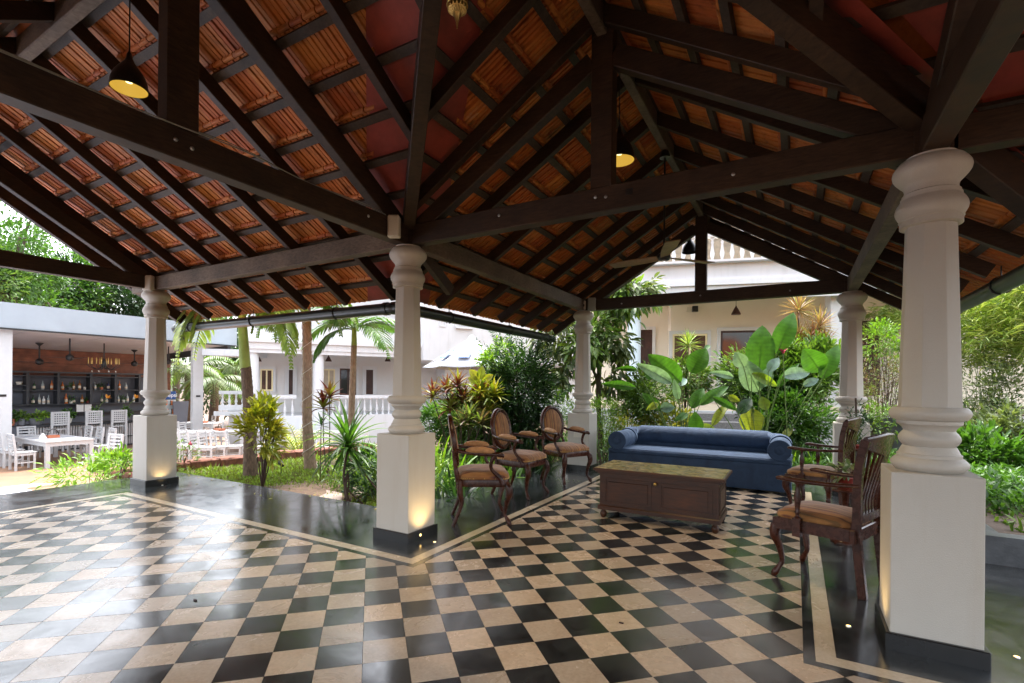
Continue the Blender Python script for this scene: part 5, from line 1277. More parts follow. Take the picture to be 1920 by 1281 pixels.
# notice frames on the shelf back
fr = thing('notice_frame', (XS_,on_x(158,765,XS_).y,zl[3]+.01), 'pair of framed white notices leaning on the lowest bar shelf', 'picture frame')
for px in (151,166): y = on_x(px,765,XS_).y; b = MB(); b.box(XS_-.06,XS_-.04,y-.125,y+.125,zl[3]+.001,zl[3]+.30); o = b.build('frame','doorwood',fr); b = MB(); b.box(XS_-.0395,XS_-.037,y-.105,y+.105,zl[3]+.02,zl[3]+.28); b.build('paper_sheet','paper',fr)
# counter
XC = -17.6
bc = thing('bar_counter', (XC,3,-.95), 'bar counter faced with corrugated metal under a dark top', 'bar counter')
yc0, yc1 = on_x(52,800,XC).y, on_x(330,800,XC).y; zct = on_x(150,793,XC).z
b = MB(); b.box(XC-.5,XC+.12,yc0-.1,yc1,zct-.07,zct); b.build('counter_top','shelf',bc)
b = MB(); b.box(XC-.45,XC,yc0,yc1,-.95,zct-.071); b.build('carcass','shelf',bc)
n = 62
for k in range(n): y = yc0+(yc1-yc0)*(k+.5)/n; b = MB() if k == 0 else b; b.tube([(XC+.012,y,-.90),(XC+.012,y,zct-.08)],(yc1-yc0)/n*.42,6)
b.build('corrugated_front','corr',bc)
b = MB(); b.tube([(XC+.12,yc0,-.62),(XC+.12,yc1,-.62)],.018,6); b.build('foot_rail','black',bc)
b = MB(); ya = on_x(14,810,XC-.0).y; b.box(XC-1.6,XC-.02,ya-.3,yc0-.12,-.95,zct-.05); b.build('side_counter','shelfback',bc)
for px, lb, mat, gm, rr in ((22,'tall plant in a striped clay pot at the left end of the bar','terracotta','f_green',.10),(41,'round wispy plant standing on the left part of the bar','greypot','f_mid',.13),(67,'lime green leafy plant in a wide black pot on the bar','greypot','f_lime',.22),(129,'small plant in a grey stone pot on the bar','whitepot','f_green',.11),(182,'plant with an orange flower in a pot on the bar','greypot','f_green',.12),(237,'plant with an orange flower at the right end of the bar','greypot','f_green',.12)):
    p = on_x(px,790,XC-.2); t = thing('potted_plant',(p.x,p.y,zct),lb,'potted plant','potted plants on the bar counter')
    b = MB(); b.lathe([(rr*.6,0),(rr*.85,.20),(rr*.75,.20)],14); b.build('pot',mat,t,local=True); P, D, k = crown_pts((p.x,p.y,zct+.30),(rr*1.15,rr*1.15,.13),160,16,.4); leaves('foliage',P,D,.10,.06,'ovate',gm,t)
    if 'orange' in lb:
        q = Vector((p.x,p.y+.28,zct+.78)); b = MB(); b.tube(smooth_path([(p.x,p.y,zct+.2),(p.x,p.y+.08,zct+.55),tuple(q)],4),.012,6); b.build('stalk','stem',t); leaves('petal',[tuple(q)]*7,[(0,math.cos(a),.6+math.sin(a)) for a in (0,.5,1,1.5,2,-.4,.8)],.16,.05,'lance','flower_o',t,stuff=False)
# ceiling fans and chandelier of the restaurant
for px, py0, py1, X, lb in ((74,643,676,-17.5,'short black ceiling fan stem at the left of the restaurant'),(131,626,668,-16.2,'long black ceiling fan stem left of the chandelier'),(252,656,680,-17.8,'black ceiling fan stem between chandelier and column'),(316,641,676,-16.5,'black ceiling fan stem right of the left end column')):
    a, c = on_x(px,py0,X), on_x(px,py1,X); t = thing('ceiling_fan',tuple(c),lb,'ceiling fan','ceiling fans hanging in the restaurant'); b = MB(); b.tube([a,c],.022,6); b.build('down_rod','black',t); b = MB(); b.lathe([(.02,-.1),(.10,-.02),(.10,.0)],12,tuple(a)); b.build('canopy','black',t)
    b = MB(); b.lathe([(.03,-.14),(.10,-.10),(.10,.0),(.04,.06)],12,tuple(c)); b.build('motor','black',t)
    for q in (.3,2.4,4.5): b = MB(); b.beam(c+Vector((math.cos(q)*.1,math.sin(q)*.1,-.05)),c+Vector((math.cos(q)*.62,math.sin(q)*.62,-.05)),.11,.012); b.build('fan_blade','doorwood',t)
p = on_x(195,684,-16.8); t = thing('chandelier',tuple(p),'candle chandelier with curved iron arms hanging in the restaurant','chandelier')
b = MB(); b.tube([p,Vector((p.x,p.y,on_x(195,644,-16.8).z))],.02,6); b.lathe([(.05,-.1),(.07,0),(.05,.12),(.02,.2)],10,tuple(p)); b.build('stem','black',t)
for k in range(12):
    a = k*math.pi/6; rr = .42 if k%2 else .30; q = p+Vector((math.cos(a)*rr,math.sin(a)*rr,0)); b = MB(); b.tube(smooth_path([p,p+Vector((math.cos(a)*rr*.5,math.sin(a)*rr*.5,-.16)),q+Vector((0,0,-.05)),q+Vector((0,0,.02))],3),.008,5); b.build('arm','black',t)
    b = MB(); b.lathe([(.014,.02),(.014,.20),(.004,.23)],6,tuple(q)); b.build('candle','brass',t)
b = MB()
for k in range(8): a = k*math.pi/4; b.lathe([(.0,-.03),(.018,0),(.0,.03)],6,tuple(p+Vector((math.cos(a)*.33,math.sin(a)*.33,-.22))))
b.build('crystal_drop','plasticwhite',t)
# drinks fridge and grey board
def textmesh(txt, size, name, mat, parent, mtx, ext=.001):
    cu = bpy.data.curves.new(name,'FONT'); cu.body = txt; cu.size = size; cu.extrude = ext; cu.align_x = 'CENTER'; cu.align_y = 'CENTER'
    o = bpy.data.objects.new(name, cu); COL.objects.link(o); bpy.context.view_layer.update(); dg = bpy.context.evaluated_depsgraph_get(); me = bpy.data.meshes.new_from_object(o.evaluated_get(dg)); bpy.data.objects.remove(o)
    me.transform(mtx); me.materials.clear(); me.materials.append(M[mat]); q = bpy.data.objects.new(name, me); COL.objects.link(q); q.parent = parent; return q
XR = -16.6
a0, a1 = on_x(304,735,XR), on_x(329,735,XR); zt = on_x(316,734,XR).z; zb = -.95
t = thing('drinks_fridge',(XR,(a0.y+a1.y)/2,-.95),'glass-fronted drinks fridge with a blue header behind the left end column','fridge')
ym, hw = (a0.y+a1.y)/2, (a1.y-a0.y)/2; H = zt-zb
b = MB(); b.box(-.6,0,-hw,hw,0,H-.28); b.build('cabinet','black',t,local=True); b = MB(); b.bevbox(-.6,.03,-hw-.01,hw+.01,H-.279,H,.02); b.build('header','bluefridge',t,local=True)
b = MB(); 
for q in ((-hw,-hw+.05,.15,H-.30),(hw-.05,hw,.15,H-.30),(-hw+.05,hw-.05,H-.35,H-.30),(-hw+.05,hw-.05,.15,.20)): b.box(.001,.04,q[0],q[1],q[2],q[3])
b.build('door_frame','steel',t,local=True); b = MB(); b.box(.001,.012,-hw+.05,hw-.05,.20,H-.35); b.build('pane','haze_glass',t,local=True)
for k in range(4):
    z = .45+k*.32; b = MB(); b.box(.0121,.020,-hw+.05,hw-.05,z-.012,z); b.build('shelf','steel',t,local=True)
    for j in range(7):
        y = -hw+.09+j*(2*hw-.18)/6; b = MB(); b.lathe([(.025,z),(.025,z+.14),(.010,z+.19)],6,(.03,y,0)); b.build('bottle_row',('b_orange','b_clear','b_clear','b_brown')[(k+j)%4],t,local=True)
mt = Matrix.Translation((.0315,.06,H-.14)) @ Matrix(((0,0,1,0),(1,0,0,0),(0,1,0,0),(0,0,0,1)))
textmesh('pepsi', .20, 'lettering', 'whiteprint', t, mt)
for zz, ma in ((0,'redclay'),(1,'whiteprint'),(2,'blueprint')):
    b = MB(); n = 12; pts = [(.0312, -hw+.11+.055*math.cos(a), H-.14+.055*math.sin(a)) for a in [math.pi*i/n for i in range(n+1)]] if zz == 0 else ([(.0312, -hw+.11+.055*math.cos(a), H-.14+.055*math.sin(a)) for a in [math.pi+math.pi*i/n for i in range(n+1)]] if zz == 2 else [(.0318,-hw+.055,H-.155),(.0318,-hw+.165,H-.135),(.0318,-hw+.165,H-.120),(.0318,-hw+.055,H-.140)])
    b.add(pts,[tuple(range(len(pts)))]); b.build('round_badge',ma,t,local=True)
p0, p1 = on_x(331,790,-16.2), on_x(361,790,-16.2); zt = on_x(345,753,-16.2).z
t = thing('display_board',(-16.2,(p0.y+p1.y)/2,-.95),'leaning dark grey board right of the drinks fridge','board'); b = MB(); b.add([(-16.2,p0.y,-.95),(-16.2,p1.y-.25,-.95),(-16.45,p1.y,zt),(-16.45,p0.y,zt),(-16.24,p0.y,-.95),(-16.24,p1.y-.25,-.95),(-16.49,p1.y,zt),(-16.49,p0.y,zt)],[(0,1,2,3),(7,6,5,4),(0,4,5,1),(1,5,6,2),(2,6,7,3),(3,7,4,0)]); b.build('board_face','shelfback',t)

# ------------------------------------------------------------------ white tables and chairs on the patio
PZ = -.95
def wchair():
    t = thing('dining_chair',(0,0,0),'x','chair','white slatted dining chairs on the patio')
    for x in (-.19,.19):
        b = MB(); b.box(x-.02,x+.02,.15,.19,0,.42); b.build('leg','whitewood',t)
        b = MB(); b.beam((x,-.18,0),(x,-.18,.42),.04,.045,(0,1,0)); b.beam((x,-.18,.42),(x,-.235,.86),.04,.045,(0,1,0)); b.build('leg','whitewood',t)
    for q in ((-.17,.17,.155,.18,.36,.41),(-.17,.17,-.19,-.165,.36,.41),(-.204,-.176,-.155,.148,.36,.41),(.176,.204,-.155,.148,.36,.41)): b = MB(); b.box(*q); b.build('apron','whitewood',t)
    for x in (-.19,.19): b = MB(); b.box(x-.012,x+.012,-.155,.148,.17,.20); b.build('stretcher','whitewood',t)
    for k in range(5): b = MB(); y = -.17+k*.080; b.box(-.215,.215,y,y+.070,.421,.438); b.build('seat_slat','whitewood',t)
    for k in range(4): b = MB(); z = .54+k*.085; y = -.195-.055*(z-.42)/.44; b.box(-.168,.168,y-.01,y+.01,z,z+.045); b.build('back_slat','whitewood',t)
    b = MB(); b.box(-.21,.21,-.25,-.215,.862,.90) ; b.build('top_rail','whitewood',t)
    return t
wc = wchair()
def wtable(p, lx, ly, h, rz, label):
    t = thing('dining_table',(p[0],p[1],PZ),label,'table','white dining tables on the patio',rz)
    n = 5
    for k in range(n): b = MB(); b.box(-lx/2,lx/2,-ly/2+ly*k/n,-ly/2+ly*(k+1)/n-.006,h-.03,h); b.build('table_board','whitewood',t,local=True)
    for sx in (-1,1):
        for sy in (-1,1): b = MB(); b.box(sx*(lx/2-.07)-.045,sx*(lx/2-.07)+.045,sy*(ly/2-.07)-.045,sy*(ly/2-.07)+.045,0,h-.031); b.build('leg','whitewood',t,local=True)
    for q in ((-lx/2+.05,lx/2-.05,-ly/2+.03,-ly/2+.055),(-lx/2+.05,lx/2-.05,ly/2-.055,ly/2-.03),(-lx/2+.03,-lx/2+.055,-ly/2+.06,ly/2-.06),(lx/2-.055,lx/2-.03,-ly/2+.06,ly/2-.06)): b = MB(); b.box(*q,h-.13,h-.031); b.build('apron','whitewood',t,local=True)
    return t
# table by the bar: corners measured on the ground
TB1 = ((-14.78+.0), 2.45)
wtable(TB1, 2.45, 1.05, .68, 0, 'white slatted dining table set with grey placemats in front of the bar')
for x, nx_ in ((-.75,'bar end'),(0,'middle'),(.75,'pool end')):
    for y, ny_ in ((-.3,'left'),(.3,'right')):
        t = thing('placemat',(TB1[0]+x,TB1[1]+y,PZ+.68),'grey placemat on the %s side of the white table, at its %s' % (ny_, nx_),'placemat','grey placemats on the white table'); b = MB(); b.box(-.2,.2,-.14,.14,.0005,.004); b.build('mat','placemat',t,local=True)
t = thing('cutlery_caddy',(TB1[0]+.15,TB1[1],PZ+.684),'red caddy with black handle and napkins on the white table by the bar','caddy')
b = MB(); b.box(-.09,.09,-.14,.10,.001,.07); b.build('tray','terracotta',t,local=True); b = MB(); b.tube([(0,.12*math.cos(a)-.02,.07+.16*math.sin(a)) for a in [math.pi*i/10 for i in range(11)]],.012,6); b.build('handle','black',t,local=True); b = MB(); b.lathe([(.10,.001),(.03,.12),(0,.14)],5,(0,-.24,0)); b.build('napkin','paper',t,local=True)
first = True
def place(x, y, rz, lb, sc=1):
    global first
    if first: wc.location = (x,y,PZ); wc.rotation_euler = (0,0,rz); wc['label'] = lb; wc.scale = (sc,)*3; first = False; return wc
    return copy_tree(wc,(x,y,PZ),rz,lb,scale=(sc,)*3)
for i, (x, y, rz, lb) in enumerate(((-13.95,1.62,R(0),'white slatted chair at the near corner of the table by the bar'),(-14.75,1.62,0,'middle white chair on the left side of the table by the bar'),(-15.55,1.62,0,'farthest white chair on the left side of the table by the bar'),
        (-14.0,3.32,R(180),'nearest white chair on the right side of the table by the bar'),(-14.75,3.32,R(180),'middle white chair on the right side of the table by the bar'),(-15.5,3.32,R(180),'farthest white chair on the right side of the table by the bar'),
        (-16.35,2.45,R(-90),'white chair at the head of the table, in front of the counter'))): place(x,y,rz,lb)
p = ground(103,950,PZ); place(-11.9,2.6,R(200),'white slatted chair just left of the left end column')
# tall lattice-backed bar chairs
def tall():
    t = thing('bar_chair',(0,0,PZ),'x','bar chair','tall lattice-backed white bar chairs at the counter')
    for x in (-.2,.2):
        b = MB(); b.box(x-.025,x+.025,.17,.22,PZ,PZ+.72); b.build('leg','whitewood',t); b = MB(); b.box(x-.028,x+.028,-.22,-.17,PZ,PZ+1.28); b.build('leg','whitewood',t)
    b = MB(); b.box(-.23,.23,-.165,.22,PZ+.721,PZ+.75); b.build('seat','whitewood',t)
    b = MB(); b.box(-.17,.17,.18,.21,PZ+.30,PZ+.34); b.box(-.17,.17,-.21,-.18,PZ+.40,PZ+.44)
    for x in (-.2,.2): b.box(x-.012,x+.012,-.168,.168,PZ+.22,PZ+.26)
    b.build('stretcher','whitewood',t)
    b = MB(); b.box(-.171,.171,-.205,-.18,PZ+1.22,PZ+1.28); b.box(-.171,.171,-.205,-.18,PZ+.86,PZ+.91); b.build('back_rail','whitewood',t)
    for k in range(4): z = PZ+.94+k*.07; b = MB(); b.box(-.171,.171,-.198,-.186,z,z+.035); b.build('lattice_bar','whitewood',t)
    for k in range(6): x = -.15+k*.058; b = MB(); b.box(x-.012,x+.012,-.1855,-.178,PZ+.911,PZ+1.219); b.build('lattice_bar','whitewood',t)
    return t
tc = tall(); XT = XC+.55
for i, (px, lb) in enumerate(((108,'tall lattice-backed bar chair at the counter, behind the white table'),(171,'tall lattice-backed bar chair in the middle of the counter'),(218,'tall lattice-backed bar chair nearest the left end column'))):
    y = on_x(px,800,XT).y
    if i == 0: tc.location = (XT,y,PZ); tc.rotation_euler = (0,0,R(90)); tc['label'] = lb
    else: copy_tree(tc,(XT,y,PZ),R(90),lb)
# group right of the left end column
def gp(px, D): p = at(px, 800, D); return p.x, p.y
x, y = gp(352,19.0); wtable((x,y),2.2,.9,.70,R(35),'white dining table at the back between the left end column and the palm')
x1_, y1_ = x, y
x, y = gp(412,15.9); wtable((x,y),2.6,.9,.70,R(55),'long white dining table with a red caddy beside the leaning palm')
for (cx_, cy_, lb) in ((x,y,'small red caddy on the long white table beside the palm'),(x1_+.5,y1_+.3,'small red caddy on the back white table near the white post')):
    t = thing('caddy',(cx_,cy_,PZ+.70),lb,'caddy','red caddies on the tables'); b = MB(); b.box(-.17,.17,-.09,.09,.001,.07); b.build('tray','terracotta',t,local=True); b = MB(); b.tube([(.1*math.cos(a),0,.07+.14*math.sin(a)) for a in [math.pi*i/8 for i in range(9)]],.010,5); b.build('handle','black',t,local=True)
grp = [(341,14.5,-62,'white chair nearest the left end column, left of the long table'),(357,14.3,-62,'second white chair along the near side of the long table'),(375,14.1,-64,'third white chair along the near side of the long table'),(393,14.0,-60,'fourth white chair along the near side of the long table'),(414,14.2,-50,'white chair at the near side of the long table just left of the palm trunk'),
       (340,17.4,-60,'white chair in front of the back table beside the column plinth'),(352,17.2,-60,'white chair in front of the back table under the white post'),(366,17.0,-60,'white chair between the two tables left of the post foot'),(386,17.9,150,'white chair at the far side of the long table right of the post'),(390,20.8,170,'white chair farthest back, above the back table'),(425,17.6,150,'white chair on the far side of the long table by the palm'),(405,17.7,150,'white chair on the far side of the long table, second from the palm'),
       (440,14.4,-40,'white chair directly behind the palm trunk'),(478,14.3,-30,'white chair seen under the yellow croton bush'),(508,15.4,150,'white chair at a distance right of the yellow croton bush'),(566,14.6,20,'white chair left of the second palm trunk'),(598,14.6,200,'white chair right of the second palm trunk'),
       (618,14.4,20,'white chair behind the red-leaved plant'),(668,14.6,10,'white chair just left of the middle column at the back'),(688,14.9,10,'white chair closest to the middle column at the back'),(535,15.8,30,'white chair between the croton bush and the areca palm')]
for px, D, a, lb in grp: x, y = gp(px, D); place(x, y, R(a), lb, .95)
x, y = gp(500,16.2); wtable((x,y),1.4,.8,.70,R(40),'white dining table hidden behind the yellow croton bush')
x, y = gp(600,16.0); wtable((x,y),1.8,.8,.70,R(30),'white dining table behind the second palm trunk')
# laterite wall between lawn and patio
lw = thing('laterite_wall',(-5.4,2,-.13),'low red-brown laterite stone wall edging the lawn','wall')
a, c = Vector((-5.58,.72,0)), Vector((-5.02,4.6,0)); n = 9
for k in range(n):
    p, q = a.lerp(c,k/n), a.lerp(c,(k+1)/n-.004); zt = .012+U(-.012,.012); b = MB(); m = 6; vs = []
    for i in range(m+1):
        u = i/m; w = p.lerp(q,u); j = U(-.012,.012); vs += [(w.x-.16+j,w.y,-.9),(w.x+.15+j+U(-.01,.01),w.y,-.2),(w.x+.13+j+U(-.012,.012),w.y,zt-.02+U(-.01,.01)),(w.x+.10,w.y,zt+U(-.008,.008)),(w.x-.12,w.y,zt+U(-.008,.008)),(w.x-.16+j,w.y,zt-.03)]
    b.add(vs,[(6*i+j,6*i+(j+1)%6,6*i+6+(j+1)%6,6*i+6+j) for i in range(m) for j in range(6)]+[(5,4,3,2,1,0),tuple(6*m+j for j in range(6))]); b.build('stone','laterite',lw)
p = ground(225,905,-.1); t = thing('stone_block',(-4.95,.30,-.2),'rough red laterite block beside the left end column','stone'); b = MB(); b.bevbox(-5.35,-4.80,.05,.42,-.3,.035,.04); o = b.build('block','laterite',t)
# stepping stones
for i, q in enumerate((((578,926),(610,918),(642,925),(640,941),(600,936)),((640,917),(668,912),(690,922),(672,930)))):
    g_ = [ground(x,y,-.10) for x,y in q]; c = sum(g_,Vector())/len(g_); t = thing('stepping_stone',(c.x,c.y,-.14),'pinkish flat stepping stone in the lawn, '+('nearer the croton bush' if i == 0 else 'partly under the strap-leaved plant'),'stone'); pl = [(p.x,p.y) for p in g_]
    if sum(pl[k][0]*pl[(k+1)%len(pl)][1]-pl[(k+1)%len(pl)][0]*pl[k][1] for k in range(len(pl))) < 0: pl.reverse()
    b = MB(); b.prism(pl,-.16,-.10); b.build('slab','slab',t)
# garden spotlight
p = ground(527,889,-.12); t = thing('garden_spotlight',tuple(p),'small black garden spotlight in the grass beside the croton bush','spotlight'); b = MB(); b.tube([p,p+Vector((0,0,.12))],.008,6); b.build('spike','black',t); b = MB(); b.tube([p+Vector((.05,0,.13)),p+Vector((-.06,.02,.17))],[.022,.038],12); b.build('lamp_head','black',t)
# ------------------------------------------------------------------ umbrella
q = at(884,690,11.0); cxu, cyu = q.x, q.y; zrim = at(884,690,11).z; zap = at(884,630,11).z; Ru = 1.06
t = thing('parasol',(cxu,cyu,-.95),'white canvas parasol with blue printed logos behind the red and yellow plants','umbrella')
rot = math.atan2(FY,FX)+math.pi+R(12)
def up_(k): a = rot+k*math.pi/4; return Vector((cxu+Ru*math.cos(a),cyu+Ru*math.sin(a),zrim))
ap = Vector((cxu,cyu,zap))
for k in range(8):
    A, B_ = up_(k), up_(k+1); b = MB(); n = 8; vs = []
    for i in range(n+1):
        u = i/n
        for j in range(n+1):
            v = j/n; P_ = ap.lerp(A.lerp(B_,v),u); P_.z -= .10*math.sin(u*math.pi)*.6+.05*u*math.sin(v*math.pi)*.5; vs.append(P_)
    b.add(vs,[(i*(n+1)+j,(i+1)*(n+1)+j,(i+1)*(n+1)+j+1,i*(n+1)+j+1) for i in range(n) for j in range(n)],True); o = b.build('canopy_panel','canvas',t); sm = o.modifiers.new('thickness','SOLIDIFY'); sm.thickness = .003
    m = A.lerp(B_,.5); dn = (m-ap); ax_ = (B_-A).normalized(); dn.normalize(); nn = ax_.cross(dn); nn = nn if nn.z > 0 else -nn
    if k in (0,7,1,6):
        ctr = ap.lerp(m,.62)+nn*.012; xx = ax_ if ax_.dot(Vector((RX,RY,0))) > 0 else -ax_; yy = -dn
        mt = Matrix(((xx.x,yy.x,nn.x,ctr.x-cxu),(xx.y,yy.y,nn.y,ctr.y-cyu),(xx.z,yy.z,nn.z,ctr.z+.95),(0,0,0,1)))
        b = MB(); b.box(-.13,.13,-.15,.15,-.004,0); b.xform(mt); b.build('logo_square','blueprint',t,local=True)
        textmesh('AM', .14, 'lettering', 'whiteprint', t, mt @ Matrix.Translation((.02,.055,.002))); textmesh('EX', .14, 'lettering', 'whiteprint', t, mt @ Matrix.Translation((.02,-.07,.002)))
        ctr2 = ap.lerp(m,.93)+nn*.014; mt2 = mt.copy(); mt2.translation = ctr2-Vector((cxu,cyu,-.95)); textmesh('AMERICAN EXPRESS', .065, 'lettering', 'inkgrey', t, mt2)
b = MB(); b.lathe([(.11,zap-.09),(.06,zap-.01),(.012,zap+.02)],12,(cxu,cyu,0)); b.build('top_vent','canvas',t)
b = MB(); b.tube([(cxu,cyu,-.95),(cxu,cyu,zap)],.022,8); b.build('pole','steel',t)
b = MB()
for k in range(8): b.tube([ap-Vector((0,0,.03)),up_(k)-Vector((0,0,.012))],.007,4)
b.build('rib','steel',t)
# ------------------------------------------------------------------ garden plants
GL = -.13
# lawn between hall and laterite wall: nobody could count it
def lawn():
    n = 42000; x = rng.uniform(-5.4,-.75,n); y = rng.uniform(.62,4.6,n); keep = x > -5.62+.145*(y-.7)+.16
    for q in ((-2.4,1.05,.30),(-1.85,1.0,.26)): keep &= ((x-q[0])**2+(y-q[1])**2) > q[2]**2*.25
    dens = np.sin(x*3.1+1)*np.sin(y*2.7)+rng.normal(0,.8,n); keep &= dens > -1.7
    x, y = x[keep], y[keep]; m = len(x); P = np.stack([x,y,np.full(m,GL-.02)],1); D = unit(m)*.8; D[:,2] = np.abs(D[:,2])+.35
    o = leaves('lawn',P,D,.035+.05*rng.random(m),.022,'tiny','f_grass'); tag(o,'bright green creeping lawn with brown patches beside the black floor','lawn',kind='stuff')
lawn()
# --- three slender palms in the lawn
def palm(base, pts, rad, crown, fr, label, barkm='palmbark', shaft=None, spiral=False, mat='f_mid', leaf=.40):
    t = thing('palm_tree', tuple(base), label, 'palm tree', 'slender palms growing in the lawn')
    k = [tuple(base)]+pts; trunk(t, k, rad, barkm, 16, 3)
    if shaft: b = MB(); b.tube(smooth_path([shaft[0],shaft[1]],6), lerp_list(shaft[2],7), 16); b.build('crownshaft','crownshaft',t)
    if spiral:
        P = smooth_path(k, 30); b = MB(); q = []
        for i, p in enumerate(P):
            u = i/len(P); r = rad[0]+(rad[-1]-rad[0])*u+.012; a = i*.42; q.append(p+Vector((math.cos(a)*r,math.sin(a)*r,0)))
        b.tube(q, .0045, 4); b.build('light_cable','plasticwhite',t)
    for az, el, L, dr in fr: frond(t, crown, az, el, L, dr, mat, leaf)
    return t
b0 = ground(470,893,GL); D0 = to_px(b0)[2]
A1, A2, A3 = at(468,800,D0), at(462,700,D0), at(455,615,D0)
top = at(452,560,D0)
right = math.atan2(RY,RX)
palm(b0,[A1,A2,tuple(at(460,690,D0))],[.105,.082,.074,.072],tuple(at(452,566,D0)),
     [(right+math.pi+.15,.60,1.55,2.5),(right+math.pi-.35,.50,1.5,2.1),(right-.15,.45,1.5,2.5),(right+math.pi+.5,.3,1.0,2.8),(right+.1,.55,1.25,2.5),(right-.4,.45,1.1,2.6),(right+.5,.5,1.2,1.3),(right-1.2,1.0,1.1,1.1),(right+1.8,.9,1.2,.9),(right+2.6,.5,1.1,1.3),(right-.5,.55,1.0,1.9),(right+3.5,.2,1.0,1.9)],
     'leaning palm with a dark ringed trunk and yellow-green crownshaft nearest the left end column','palmdark',(tuple(at(460,690,D0)),tuple(at(452,566,D0)),[.078,.070,.062,.05]),mat='f_bamboo')
b0 = ground(582,880,GL); D0 = to_px(b0)[2]
palm(b0,[at(576,790,D0),at(576,690,D0),at(575,600,D0),at(574,560,D0)],[.098,.076,.072,.070,.060],tuple(at(574,548,D0)),
     [(right+math.pi,.45,1.25,2.5),(right+math.pi+.5,.4,1.2,2.4),(right,.5,1.2,2.3),(right+math.pi-.4,.3,1.15,2.6),(right-.4,.3,1.15,2.5),(right+.6,.8,1.2,1.2),(right-.7,.5,1.1,1.8),(right+2.2,.8,1.1,1.1),(right-1.6,.9,1.0,1.3),(right+3.6,.3,1.0,1.8)],
     'straight palm with a pale trunk wound with a white light cable','palmbark',None,True,'f_mid')
b0 = ground(660,864,GL); D0 = to_px(b0)[2]
palm(b0,[at(659,780,D0),at(662,700,D0),at(664,645,D0)],[.07,.058,.054,.05],tuple(at(664,618,D0)),
     [(right+math.pi,.60,1.15,1.9),(right+math.pi+.7,.9,1.1,1.4),(right+.1,.75,1.25,1.6),(right+.7,.6,1.1,1.3),(right-.6,.45,1.2,1.9),(right-1.3,.8,1.0,1.5),(right+2.4,.7,1.0,1.3),(right+3.7,.15,1.0,2.2)],
     'thin palm with arching dark green fronds just left of the middle column','palmbark',(tuple(at(664,648,D0)),tuple(at(664,612,D0)),[.052,.046,.038]),False,'f_green')
# --- yellow-green croton bush
b0 = ground(492,917,GL); D0 = to_px(b0)[2]
c = at(494,808,D0); t = shrub('croton_bush',b0,tuple(c),(.30,.28,.38),820,.12,.36*.12,'lance','f_yellow','yellow-green croton bush with dark thin stems in front of the leaning palm','bush',20,12,.5,.30,.011)
# areca-like yellow bush in pot
b0 = at(562,835,12.2); t = thing('areca_palm',(b0.x,b0.y,PZ),'feathery yellow-green areca palm in a white pot beside the second palm','plant')
for k in range(16): frond(t,(b0.x,b0.y,PZ+.35),2.4*k,1.0+U(-.2,.3),U(.9,1.3),1.2,'f_yellow' if k%3 else 'f_lime',.22,16,.5,.03)
b = MB(); b.lathe([(.18,PZ),(.26,PZ+.35),(.22,PZ+.35)],16,(b0.x,b0.y,0)); b.build('pot','whitepot',t)
# ti plant: red rosettes on bare canes
def caned(name, base, heads, label, mat, L=.30, w=.045, n=26, cat='plant', stemr=.010, single=False, el=(.0,1.35), dr=(1.2,3.2)):
    t = thing(name,tuple(base),label,cat); b = MB()
    for h in heads:
        m = Vector(base).lerp(Vector(h),.5)+Vector((U(-.05,.05),U(-.05,.05),0)); b.tube(smooth_path([base,m,h],4), lerp_list([stemr,stemr*.8,stemr*.7],9), 6)
        straps('leaf' if single else 'foliage', rosette(h,n,L,w,el,dr), mat if isinstance(mat,str) else random.choice(mat), t, single)
    b.build('cane','twig',t); return t
b0 = ground(614,896,GL); D0 = to_px(b0)[2]
caned('ti_plant',b0,[at(618,748,D0),at(606,768,D0)],'tall thin ti plant with red and lime leaf rosette between the second and third palms','f_red',.30,.050,20)
caned('ti_plant',ground(600,905,GL),[at(602,800,D0-.3)],'short sparse dark-leaved plant below the red ti plant','f_dark',.22,.03,10)
# strap-leaved pandanus by the middle column
b0 = ground(655,946,GL); D0 = to_px(b0)[2]
h = at(652,842,D0); t = caned('pandanus',b0,[h],'large dark green strap-leaved pandanus just left of the middle column','f_green',.54,.046,60,'plant',.018,True,(-.5,1.45),(.9,3.0))
b = MB()
for k in range(5): b.tube(smooth_path([h-Vector((0,0,.25)),h-Vector((U(-.1,.1),U(-.1,.1),.45)),b0+Vector((U(-.16,.16),U(-.16,.16),0))],4),.010,5)
b.build('aerial_root','twig',t)
h2 = at(676,880,D0+.25); caned('pandanus',b0+Vector((.25,.3,0)),[h2],'smaller pandanus pushing out behind the large one against the plinth','f_dark',.40,.032,30,'plant',.012,False,(-.3,1.4))
p = ground(694,930,GL); shrub('shade_shrub',p,(p.x,p.y,.08),(.34,.30,.34),900,.10,.022,'lance','f_dark','dark fine-leaved shrub hard against the left of the middle plinth','shrub',20,6,.4)
p = at(688,812,7.4); strap_clump('lily_clump',(p.x,p.y,GL),26,.75,.07,'f_lime','bright green lily clump behind the middle plinth on its left',.2)
